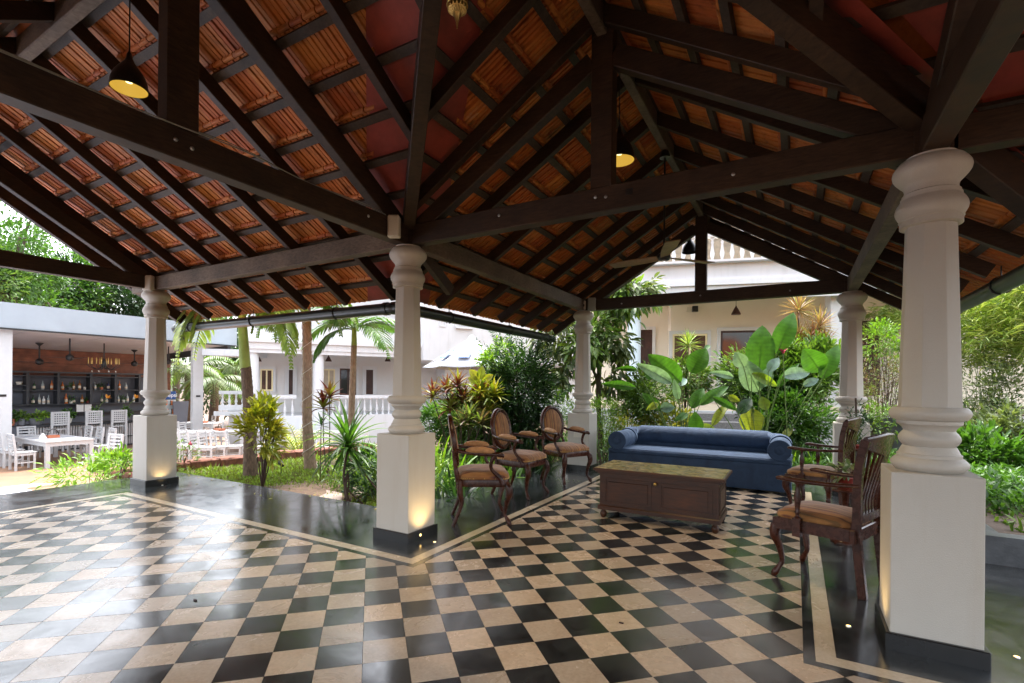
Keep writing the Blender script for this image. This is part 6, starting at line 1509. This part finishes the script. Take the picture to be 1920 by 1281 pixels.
# weeds and white flowers near the left end column
p = ground(170,906,-.15); p.z = -.3; D0 = to_px(p)[2]
t = shrub('flowering_shrub',p,tuple(at(175,882,D0)),(.42,.42,.20),700,.10,.022,'lance','f_lime','sprawling white-flowered shrub at the edge of the black floor by the left end column','shrub',18,12,.4,.4,.006)
leaves('petal',[tuple(at(x,y,D0)) for x,y in ((160,858),(168,864),(153,868),(196,856),(163,880),(116,900),(172,872),(150,876)) for _ in range(4)],unit(32),.04,.02,'ovate','flower_w',t)
for a, c_ in (((182,905),(184,856)),((190,900),(200,862)),((176,900),(172,868))): big_leaf(t, at(*a,D0).lerp(at(*c_,D0),.45), at(*c_,D0), .12, 'f_lime', .1)
p = ground(222,905,-.1); shrub('leafy_plant',p,tuple(at(226,872,to_px(p)[2])),(.22,.2,.16),260,.09,.035,'ovate','f_lime','leafy plant peeping left of the left end column plinth','plant',12,6)
p = ground(340,884,GL); t = shrub('flowering_shrub',p,tuple(at(338,852,to_px(p)[2])),(.20,.22,.26),300,.07,.02,'lance','f_mid','thin purple-flowered shrub right of the left end column plinth','shrub',12,8,.5)
leaves('petal',[tuple(at(358,832,to_px(p)[2]))]*8,unit(8),.045,.03,'ovate','flower_p',t)
for i, (x, y) in enumerate(((395,884),(420,890),(350,889),(545,868),(575,864),(600,860))): p = ground(x,y,GL); strap_clump('grass_tuft',p,22,.16,.010,'f_grass','dry grass tuft by the laterite wall, %s' % ('near the left end column','right of the leaning palm foot','at the plinth corner','left of the second palm foot','behind the second palm','right of the second palm')[i],.10,'grass tuft',(.5,1.4))

# --- bed between the middle column and the column behind the chairs
def P3(px, py, D): return at(px, py, D)
for i, (px, D, L, m, lb) in enumerate(((826,6.6,.75,'f_lime','tall bright lily leaves just right of the middle column'),(862,7.2,.7,'f_green','green lily clump behind the edge-on armchair'),(905,7.4,.6,'f_lime','bright lily leaves between the armchairs'),(838,5.7,.45,'f_dark','dark low lily clump at the foot of the middle column'),(872,6.2,.45,'f_green','low lily clump under the edge-on armchair'),(930,6.9,.45,'f_green','low strap-leaved clump behind the armchair legs'),(1000,7.3,.45,'f_dark','dark strap-leaved clump between the second and third armchairs'))):
    p = P3(px,800,D); strap_clump('lily_clump',(p.x,p.y,GL),46,L,.050,m,lb,.30,'plant',(.55,1.45))
p = P3(858,700,7.6); b0 = Vector((p.x,p.y,GL)); D0 = 7.6
caned('cordyline',b0,[at(812,748,D0),at(838,738,D0),at(858,728,D0),at(868,752,D0),at(893,770,D0),at(845,770,D0)],'multi-headed cordyline with red and yellow-green rosettes right of the middle column','f_red',.30,.042,34)
caned('cordyline',b0+Vector((.5,.1,0)),[at(906,752,D0),at(925,745,D0),at(918,778,D0),at(898,740,D0)],'yellow-green cordyline rosettes above the oval-backed armchair','f_yellow',.32,.044,34)
caned('cordyline',b0+Vector((.3,-.2,0)),[at(880,790,D0-.3),at(900,800,D0-.3),at(865,800,D0-.3)],'dark red cordyline low between the armchairs','f_plum',.28,.042,30)
for px, py, D_, r, m, n, lb in ((880,790,8.0,(.6,.4,.42),'f_mid',2600,'dense mid-green shrub under the cordyline rosettes'),(830,800,8.3,(.45,.4,.40),'f_green',1800,'dense green shrub just right of the middle column, behind the lilies'),(940,770,8.4,(.4,.3,.5),'f_green',1600,'green shrub under the young tree beside the parasol')):
    q = at(px,py,D_); shrub('bed_shrub',(q.x,q.y,GL),tuple(q),r,n,.10,.032,'lance',m,lb,'shrub',40,5,.4,.3)
t = thing('croton_bush',tuple(b0+Vector((.35,.3,0))),'yellow croton with broad leaves in front of the parasol','plant')
for a, c_, w in (((897,712),(880,690),.13),((900,712),(905,684),.13),((903,716),(925,700),.12),((897,718),(877,706),.12),((898,724),(884,730),.10),((902,722),(918,722),.11)): big_leaf(t, at(*a,D0), at(*c_,D0), w, 'f_yellow' if a[1] < 720 else 'f_red', .1)
b = MB(); b.tube([tuple(b0+Vector((.35,.3,0))),tuple(at(900,720,D0))],.010,6); b.build('cane','twig',t)
# big dark bush with whorled twigs
b0 = Vector(P3(975,800,8.0)); b0.z = GL; D0 = 8.0
t = thing('tall_bush',tuple(b0),'tall dark green bush with stiff feathery twigs behind the oval-backed armchairs','bush')
PP, DD, LL = [], [], []
for k in range(96):
    e = random.random(); px = 975+random.gauss(0,38)*(1.0-.35*e); py = 860-e*215+random.gauss(0,10); q = at(px,py,D0+random.gauss(0,.28)); ax_ = Vector((RX,RY,0))*((px-975)/60+U(-.4,.4))+Vector((FX,FY,0))*U(-.8,.8)+Vector((0,0,U(.5,1.3))); ax_.normalize(); L = U(.25,.45)
    for j in range(26):
        u = j/26; c = q+ax_*L*u; a = j*2.4; sd = Vector((math.cos(a),math.sin(a),0)); sd = (sd-ax_*sd.dot(ax_)).normalized(); PP.append(tuple(c)); DD.append(tuple(sd*1.0+ax_*.6)); LL.append(.10*(1-.35*u))
PP, DD, LL = np.array(PP), np.array(DD), np.array(LL); leaves('foliage',PP,DD,LL,LL*.25,'lance','f_dark',t)
P, D, k = crown_pts((b0.x,b0.y,.80),(.58,.45,.95),6000,80,.3); leaves('foliage',P,D,.12,.030,'lance','f_dark',t)
b = MB(); 
for q in ((968,690),(990,700),(950,740),(1010,740)): b.tube(smooth_path([tuple(b0),tuple(at(972,800,D0-.1)),tuple(at(*q,D0))],4),lerp_list([.028,.022,.010],9),7)
b.build('trunk','bark',t)
P, D, k = crown_pts(tuple(at(936,678,8.3)),(.28,.3,.30),900,18,.35); PP = P
t = thing('leafy_tree',(P3(918,800,8.3).x,P3(918,800,8.3).y,GL),'light green leafy young tree rising beside the parasol','tree'); leaves('foliage',P,D,.10,.034,'lance','f_lime',t); trunk(t,[(t.location.x,t.location.y,GL),tuple(at(925,750,8.3)),tuple(at(936,672,8.3))],[.02,.016,.01],'bark',8)
# magnolia-like tree behind the column
b0 = Vector(P3(1128,800,9.4)); b0.z = GL; D0 = 9.4
t = thing('broadleaf_tree',tuple(b0),'broad-leaved tree with drooping olive leaves behind the column left of the sofa','tree')
for c_, r, n in (((1165,570),(.80,.5,.34),700),((1100,640),(.42,.4,.55),620),((1040,625),(.35,.4,.42),380),((1190,545),(.42,.4,.22),300),((1145,650),(.35,.35,.4),240),((1045,700),(.3,.3,.35),240),((1150,710),(.35,.3,.25),160)):
    P, D, k = crown_pts(tuple(at(*c_,D0)),r,n,26,.35,.7); D[:,2] -= .7; leaves('foliage',P,D,.20,.075,'ovate','f_olive' if n < 500 else 'f_mid',t)
trunk(t,[tuple(b0),tuple(at(1122,720,D0)),tuple(at(1135,640,D0)),tuple(at(1165,580,D0))],[.05,.045,.035,.02],'bark',10)
trunk(t,[tuple(at(1122,720,D0)),tuple(at(1100,660,D0)),tuple(at(1085,620,D0))],[.03,.024,.015],'bark',8,0,'branch')
for i, (px, py, D_, r, m, n, lb) in enumerate(((1060,770,9.0,(.42,.35,.38),'f_lime',2200,'rounded bright green hedge shrub left of the column by the sofa'),(1130,790,8.8,(.42,.35,.42),'f_lime',2200,'rounded bright green hedge shrub right of the column by the sofa'),(1165,820,8.6,(.32,.3,.35),'f_yellow',700,'yellow-green shrub above the left arm of the sofa'),(1030,800,8.6,(.3,.3,.4),'f_green',1400,'dark green shrub between two oval-backed armchairs'))):
    q = at(px,py,D_); shrub('hedge_shrub',(q.x,q.y,GL),tuple(q),r,n,.055,.014,'lance',m,lb,'shrub',36,6,.5,.3)
q = at(1130,850,7.9); t = shrub('thin_shrub',(q.x,q.y,GL),(q.x,q.y,.32),(.28,.26,.42),260,.06,.016,'lance','f_dark','open thin-stemmed shrub between the sofa arm and the white plinth','shrub',20,26,.4,.5,.006)
# ground cover of the beds
def cover(name, x0,x1,y0,y1,n,L,w,mat,label,zz=.12,z0=GL):
    x = rng.uniform(x0,x1,n); y = rng.uniform(y0,y1,n); P = np.stack([x,y,z0+zz*rng.random(n)],1); D = unit(n); D[:,2] = np.abs(D[:,2])+.5; o = leaves(name,P,D,L*(.6+.7*rng.random(n)),w,'lance',mat); tag(o,label,'ground cover',kind='stuff')
cover('ground_cover',-2.6,-.66,1.2,5.2,5200,.11,.026,'f_mid','low mixed green ground cover in the bed behind the oval-backed armchairs',.3)
cover('ground_cover',-1.6,4.4,4.85,7.5,9000,.12,.030,'f_green','low green ground cover in the bed behind the sofa',.35)
cover('ground_cover',4.2,8.5,2.05,7,16000,.12,.030,'f_mid','low green ground cover in the bed at the right edge',.3)
cover('ground_cover',4.2,8.3,2.75,5.2,9000,.12,.036,'f_green','leafy ground cover spilling over the planter soil at the right edge',.14,.15)
# --- broad paddle-leaved clumps behind the sofa
Z = lambda x, y: (1080+x/3.05, 540+y/3.05)
def clump(name, D0, root, items, label):
    r0 = at(*Z(*root),D0); t = thing(name,(r0.x,r0.y,GL),label,'plant')
    for a, c_, w, m in items:
        dd = D0+U(-.18,.18); A_, C_ = at(*Z(*a),dd), at(*Z(*c_),dd+U(-.12,.12)); sag = .10 if C_.z > A_.z else .02
        big_leaf(t, A_, C_+Vector((0,0,1))*sag*(C_-A_).length, w/3.05*dd/FOC, m, sag, petiole=(r0.x+U(-.10,.10),r0.y+U(-.08,.08),GL))
    return t
clump('paddle_leaf_plant',7.9,(620,850),(((600,540),(412,378),120,'f_big'),((655,488),(745,345),115,'f_big'),((735,355),(765,328),26,'f_big'),((548,545),(342,432),72,'f_bigblue'),((440,520),(400,480),50,'f_big'),((350,468),(232,462),34,'f_big'),((342,572),(142,548),50,'f_big'),((660,690),(730,572),72,'f_big'),((706,672),(872,562),62,'f_big'),((482,705),(378,598),54,'f_big'),
   ((690,832),(680,706),80,'f_big'),((700,812),(792,800),54,'f_bigyel'),((778,790),(866,660),50,'f_bigyel'),((482,690),(566,682),60,'f_bigblue'),((585,640),(560,520),44,'f_bigblue'),((590,560),(632,520),42,'f_bigblue'),((640,720),(560,760),40,'f_big'),((470,660),(400,700),40,'f_bigyel')),'paddle-leaved plant with big glossy leaves behind the left half of the sofa')
clump('paddle_leaf_plant',7.7,(1045,870),(((1045,482),(1066,212),150,'f_big'),((1148,376),(1246,138),112,'f_big'),((1045,595),(945,400),130,'f_bigblue'),((1060,570),(1100,440),90,'f_bigblue'),((900,512),(762,480),42,'f_bigblue'),((960,455),(910,365),80,'f_bigblue'),((1400,478),(1300,345),130,'f_big'),((1408,522),(1500,325),92,'f_big'),((1150,568),(1276,430),50,'f_big'),((1006,488),(1152,562),54,'f_bigyel'),
   ((1010,690),(1000,850),132,'f_bigyel'),((780,626),(930,704),42,'f_big'),((930,722),(1004,632),70,'f_dark'),((1180,505),(1338,486),74,'f_bigblue'),((870,620),(940,650),40,'f_bigyel'),((1300,560),(1390,520),46,'f_bigblue'),((1090,700),(1060,620),60,'f_bigyel'),((1100,480),(1160,400),60,'f_bigblue'),((1180,860),(1240,800),40,'f_bigyel')),'tallest paddle-leaved plant with upright leaves behind the right half of the sofa')
q = at(1468,664,7.6); t = thing('pink_flower',tuple(q),'single pink torch flower beside the upright paddle leaves','flower'); leaves('petal',[tuple(q)]*9,[(math.cos(a)*.5,math.sin(a)*.5,1) for a in np.linspace(0,6,9)],.10,.035,'ovate','flower_p',t,stuff=False); b = MB(); b.tube([q,Vector((q.x+.1,q.y,GL))],.008,5); b.build('stalk','stem',t)
# leafy shrubs behind
for px, py, D_, r, m, n, L, kind, lb in ((1440,710,8.6,(.75,.5,.55),'f_mid',2400,.10,'ovate','broad leafy shrub between the upright paddle leaves and the right end column'),(1450,765,8.3,(.48,.4,.5),'f_dark',2200,.07,'ovate','dark round-leaved bush below the upright paddle leaves'),(1530,700,8.2,(.45,.4,.5),'f_mid',1500,.09,'ovate','mid-green leafy shrub hard left of the column by the slatted chairs'),(1480,790,7.9,(.6,.35,.45),'f_green',2200,.07,'lance','dense green shrub over the right arm of the sofa'),
     (1215,740,9.0,(.45,.4,.45),'f_mid',1500,.07,'lance','fine green shrub behind the left half of the sofa'),(1285,712,9.4,(.42,.35,.38),'f_mid',1000,.08,'ovate','light leafy shrub in front of the veranda window'),(1250,790,8.7,(.4,.3,.35),'f_yellow',800,.08,'lance','yellow-leaved shrub behind the left part of the sofa'),(1180,760,9.2,(.35,.3,.5),'f_mid',900,.07,'lance','wispy green shrub right of the hedge shrubs'),
     (1500,655,8.9,(.5,.4,.25),'f_lime',900,.09,'ovate','pale lime foliage under the pink-leaved cordylines')):
    q = at(px,py,D_); shrub('garden_shrub',(q.x,q.y,GL),tuple(q),r,int(n*1.9),L*1.1,L*.42,kind,m,lb,'shrub',60,6,.35,.3)
for px, D_, L, m, n, lb in ((1515,7.6,.62,'f_green',70,'strap-leaved clump right of the sofa'),(1550,7.4,.6,'f_green',60,'strap-leaved clump at the foot of the right end column'),(1490,7.5,.5,'f_lime',30,'lighter strap leaves by the right sofa arm'),(1235,8.2,.5,'f_green',40,'strap-leaved clump behind the left part of the sofa'),(1390,8.0,.5,'f_lime',26,'pale strap leaves behind the middle of the sofa')):
    p = at(px,850,D_); strap_clump('strap_plant',(p.x,p.y,GL),n,L,.038,m,lb,.32,'plant',(.6,1.45))
# spiky dracaenas
def D9(px, py, D_, base_py, lb, mat, L, n=60, w=.022, heads=None):
    b0 = at(px,base_py,D_); b0.z = GL; hs = heads or [(px,py)]; return caned('dracaena',b0,[at(x,y,D_) for x,y in hs],lb,mat,L,w,n,'plant',.022,False,(-.5,1.45),(.2,1.3))
D9(1290,650,9.4,800,'spiky pale green dracaena in front of the veranda window','f_bamboo',.34,60)
D9(1497,590,8.8,800,'tall pink and gold dracaena beside the right end column, highest head','f_pink',.38,80,.024,[(1497,585),(1494,640)])
D9(1535,620,8.6,800,'reddish dracaena with several spiky heads left of the right end column','f_pink',.36,60,.024,[(1537,615),(1522,640),(1545,650)])
# --- right of the sofa columns and beyond the near column
for px, py, D_, r, m, n, L, lb in ((1640,720,9.5,(.6,.5,.62),'f_plum',2400,.06,'airy plum-leaved shrub seen between the two right columns'),(1655,640,9.8,(.35,.4,.35),'f_lime',900,.08,'light green feathery shrub between the two right columns'),(1640,790,8.6,(.4,.3,.3),'f_mid',700,.08,'low green shrub behind the slatted armchairs'),(1680,700,10.5,(.5,.4,.7),'f_plum',1000,.06,'dark-twigged plum shrub just left of the near column')):
    q = at(px,py,D_); shrub('airy_shrub',(q.x,q.y,GL),tuple(q),r,n,L,L*.38,'ovate' if m == 'f_plum' else 'lance',m,lb,'shrub',46,16,.3,.32)
def bamboo(px, py, D_, r, n, lb, mat='f_bamboo'):
    q = at(px,py,D_); t = thing('bamboo',(q.x,q.y,GL),lb,'bamboo'); P, D, k = crown_pts(tuple(q),r,n,int(n/16),.16,.6)
    a = rng.random(int(n/16)+1)*6.28; dirs = np.stack([np.cos(a),np.sin(a),-.25+.5*rng.random(len(a))],1); D = dirs[k]+unit(n)*.75; leaves('foliage',P,D,.17*(.6+.6*rng.random(n)),.018,'lance',mat,t)
    twiggy(t,(q.x,q.y,GL),[tuple(P[i]) for i in rng.choice(n,7,replace=False)],'stem',.006)
bamboo(1870,615,8.2,(1.0,.8,.72),5200,'fine-leaved bamboo spilling down at the right edge under the gutter')
bamboo(1960,560,7.5,(.8,.6,.8),2600,'bright fine-leaved bamboo at the very right edge')
bamboo(1850,560,10.5,(1.1,.8,.6),2600,'further bamboo behind the near column','f_lime')
bamboo(1660,600,10.8,(.45,.5,.42),1200,'pale bamboo tips between the right columns')
for px, py, D_, r, m, n, L, kind, lb in ((1865,740,7.8,(.6,.4,.50),'f_olive',1500,.06,'lance','wispy olive shrub under the bamboo'),(1850,860,6.6,(.5,.35,.35),'f_green',1000,.12,'ovate','broad green leaves right of the near column'),(1905,830,7.0,(.5,.4,.45),'f_olive',1500,.09,'lance','dense green shrub at the right edge'),(1900,920,6.2,(.45,.3,.2),'f_lime',700,.09,'ovate','low bright green plants above the planter wall'),(1870,925,6.0,(.4,.3,.16),'f_green',700,.10,'ovate','low broad green leaves at the edge of the planter soil'),(1830,800,8.5,(.5,.4,.5),'f_dark',1600,.08,'ovate','dark leafy shrub deep behind the near column')):
    q = at(px,py,D_); shrub('bed_shrub',(q.x,q.y,GL),tuple(q),r,int(n*1.7),L*1.1,L*.42,kind,m,lb,'shrub',50,6,.35,.3)
for px, D_, lb in ((1835,6.8,'strap leaves immediately right of the near column'),(1880,6.9,'strap leaves in the bed at the right edge'),(1930,6.6,'strap leaves at the very right edge')): p = at(px,900,D_); strap_clump('strap_plant',(p.x,p.y,GL+.1),40,.7,.04,'f_green',lb,.28,'plant',(.6,1.4))
# white boundary wall and planter at the right
t = thing('boundary_wall',(9,12,0),'white garden wall behind the bamboo at the right','wall'); A_, B_ = at(1600,760,13.5), at(2250,760,11.5); b = MB(); b.beam((A_.x,A_.y,.55),(B_.x,B_.y,.55),.2,2.2); b.build('wall','wallwhite',t)
t = thing('planter_wall',(5.2,1.75,0),'low dark cement planter wall with sandy soil at the right edge','planter'); b = MB(); b.box(3.9,8.2,1.665,1.80,-.2,.20); b.build('front_wall','concrete_dark',t); b = MB(); b.box(3.96,4.10,1.801,4.75,-.2,.16); b.build('side_wall','concrete_dark',t)
t = thing('planter_soil',(5.2,3,.1),'mound of sandy brown soil inside the planter','soil'); n = 24; vs = [(4.101+4.2*i/n,1.801+3.4*j/n,.13+.08*math.sin(j/n*math.pi)*(.6+.3*math.sin(i*1.1+j*.6))+U(-.01,.01)) for i in range(n+1) for j in range(n+1)]
arr_obj('mound',vs,np.array([(i*(n+1)+j,(i+1)*(n+1)+j,(i+1)*(n+1)+j+1,i*(n+1)+j+1) for i in range(n) for j in range(n)]),'rock',t,smooth=True)
t = thing('water_basin',(3.6,6,0),'low dark-rimmed basin behind the slatted chairs, right of the end column','basin'); q0, q1 = at(1625,790,8.9), at(1700,800,8.7); b = MB(); b.beam((q0.x,q0.y,.30),(q1.x+.6,q1.y,.30),.3,.9); b.build('basin_wall','concrete_dark',t)
# potted plants among the slatted chairs
z0 = .4405; t = pot(3.12,1.72,z0,.065,.09,'red clay pot with a variegated leafy plant on the low round table','redclay'); P, D, k = crown_pts((3.12,1.72,z0+.14),(.075,.075,.08),60,12,.4); leaves('foliage',P,D,.075,.034,'ovate','f_var',t)
t = pot(3.32,3.2,.6205,.05,.035,'small red dish on the round table behind the slatted armchairs','redclay','red_dish')
q = on_y(1604,800,3.45); t = pot(q.x,q.y,.0,.11,.62,'tall pot with a dark upright bonsai-like plant between column and slatted chair','greypot'); P, D, k = crown_pts((q.x,q.y,.90),(.10,.10,.24),420,20,.3); leaves('foliage',P,D,.035,.016,'ovate','f_dark',t); b = MB(); b.tube([(q.x,q.y,.5),(q.x+.01,q.y,.85),(q.x,q.y,1.14)],.011,6); b.build('stem','bark',t)
sp = [((q.x,q.y,.62),U(0,6.28),U(.3,1.2),U(.15,.35),.012,2.2) for _ in range(26)]; straps('foliage',sp,'f_mid',t)
# --- distant trees
def big_tree(px, py, D_, r, n, mat, lb, L=.30, clumps=70, bz=PZ, cat='tree'):
    q = at(px,py,D_); t = thing('tree',(q.x,q.y,bz),lb,cat,'large trees beyond the restaurant'); P, D, k = crown_pts(tuple(q),r,n,clumps,.24,.72); D[:,2] += .2
    rn = np.clip(rng.random(n)*.5+rng.random(clumps)[k]*.5,0,1); leaves('crown',P,D,L*(.6+.7*rng.random(n)),L*.42,'ovate',mat,t,None,rn)
    trunk(t,[(q.x,q.y,bz),(q.x+.2,q.y,q.z*.5),(q.x,q.y,q.z)],[.25,.2,.1],'bark',8)
    b = MB()
    for i in rng.choice(n,10,replace=False): b.tube(smooth_path([(q.x,q.y,q.z*.45),tuple(q.lerp(Vector(P[i]),.5)+Vector((0,0,.3))),tuple(P[i])],3),lerp_list([.10,.06,.02],7),5)
    b.build('branch','bark',t)
for a in ((20,470,24,(2.2,2.2,2.2),5600,'f_green','bright green leafy tree at the left edge, nearest and tallest',.22),(-60,520,22,(2.0,2,2.2),2500,'f_mid','light green tree cut off by the left edge',.22),(95,540,30,(3.2,3,2.6),8000,'f_green','broad tree above the pale blue fascia, second from the left',.26),(175,545,32,(3,3,2.2),6500,'f_dark','rounded tree in the middle above the pale blue fascia',.26),(245,565,33,(3.0,3,2.3),5200,'f_dark','darker tree just left of the left end column',.26),(60,575,28,(3.0,2,1.6),3200,'f_green','dark lower tree mass behind the restaurant roof on the left',.24),
          (330,590,34,(3.5,3,2.5),4200,'f_dark','dark tree right of the left end column behind the restaurant',.26),(400,690,26,(2.4,2,2.6),4200,'f_dark','dark tree behind the white post and drinks fridge',.24),(450,640,30,(3,2,2.5),2600,'f_dark','dark tree behind the leaning palm',.26)): big_tree(*a)
# arching palms behind the restaurant end
for px, py, D_, lb in ((352,700,22,'pale arching palm behind the restaurant end left of the white post'),(405,715,22,'pale arching palm right of the white post'),(440,690,24,'palm fronds beside the white porch roof')):
    q = at(px,py,D_); t = thing('palm_tree',(q.x,q.y,PZ),lb,'palm tree','arching palms behind the restaurant'); trunk(t,[(q.x,q.y,PZ),tuple(q)],[.14,.12],'palmdark',8)
    for k in range(12): frond(t,tuple(q),k*2.4,U(.3,1.1),U(1.8,2.3),U(.9,1.4),'f_olive' if k%2 else 'f_mid',.62,22,1.0,.06)
# little things on the floor
pt = np.array([(on_.x+U(-.16,.16),on_.y+U(-.10,.10),.004) for on_ in [ground(1065,902)] for _ in range(26)]); tag(leaves('fallen_petals',pt,np.column_stack([rng.normal(size=(26,2)),np.full(26,.05)]),.030,.014,'tiny','f_var',None,np.zeros(26)),'scattered pale fallen petals on the black floor beside the white plinth','petals',kind='stuff')
pt = np.array([(U(-4.4,-.7),.50+abs(random.gauss(0,.05)) if random.random() < .6 else U(.2,.55),.004) for _ in range(26)]); tag(leaves('fallen_leaves',pt,np.column_stack([rng.normal(size=(26,2)),np.full(26,.04)]),.045,.018,'tiny','f_croton',None,np.zeros(26)),'few fallen leaves along the garden edge of the black floor','leaves',kind='stuff')
for i, (px, py, lb) in enumerate(((1165,1169,'tiny dark wood chip lying on a beige tile in the foreground'),(366,1126,'tiny dark speck of leaf on the shiny tiles at the left'))):
    p = ground(px,py); t = thing('chip',(p.x,p.y,.0),lb,'debris'); b = MB(); b.bevbox(-.012,.012,-.005,.005,.0005,.006,.001); b.build('flake','doorwood',t,local=True)
# loose cables lying along the hall tie beam
t = thing('cable',(0,-1,TT),'thin loose cables lying along the top of the big tie beam at the left','cable')
b = MB(); pts = [(.03,-.12,TT+.006),(.045,-.5,TT+.012),(.04,-1.0,TT+.004),(.058,-1.45,TT+.02),(.05,-1.9,TT+.006),(.045,-2.6,TT+.005)]; b.tube(smooth_path(pts,6),.004,5); b.tube(smooth_path([(p[0]-.012,p[1]-.03,p[2]+.006+.01*(i%2)) for i,p in enumerate(pts)],6),.003,5); b.build('wire','plasticgrey',t)
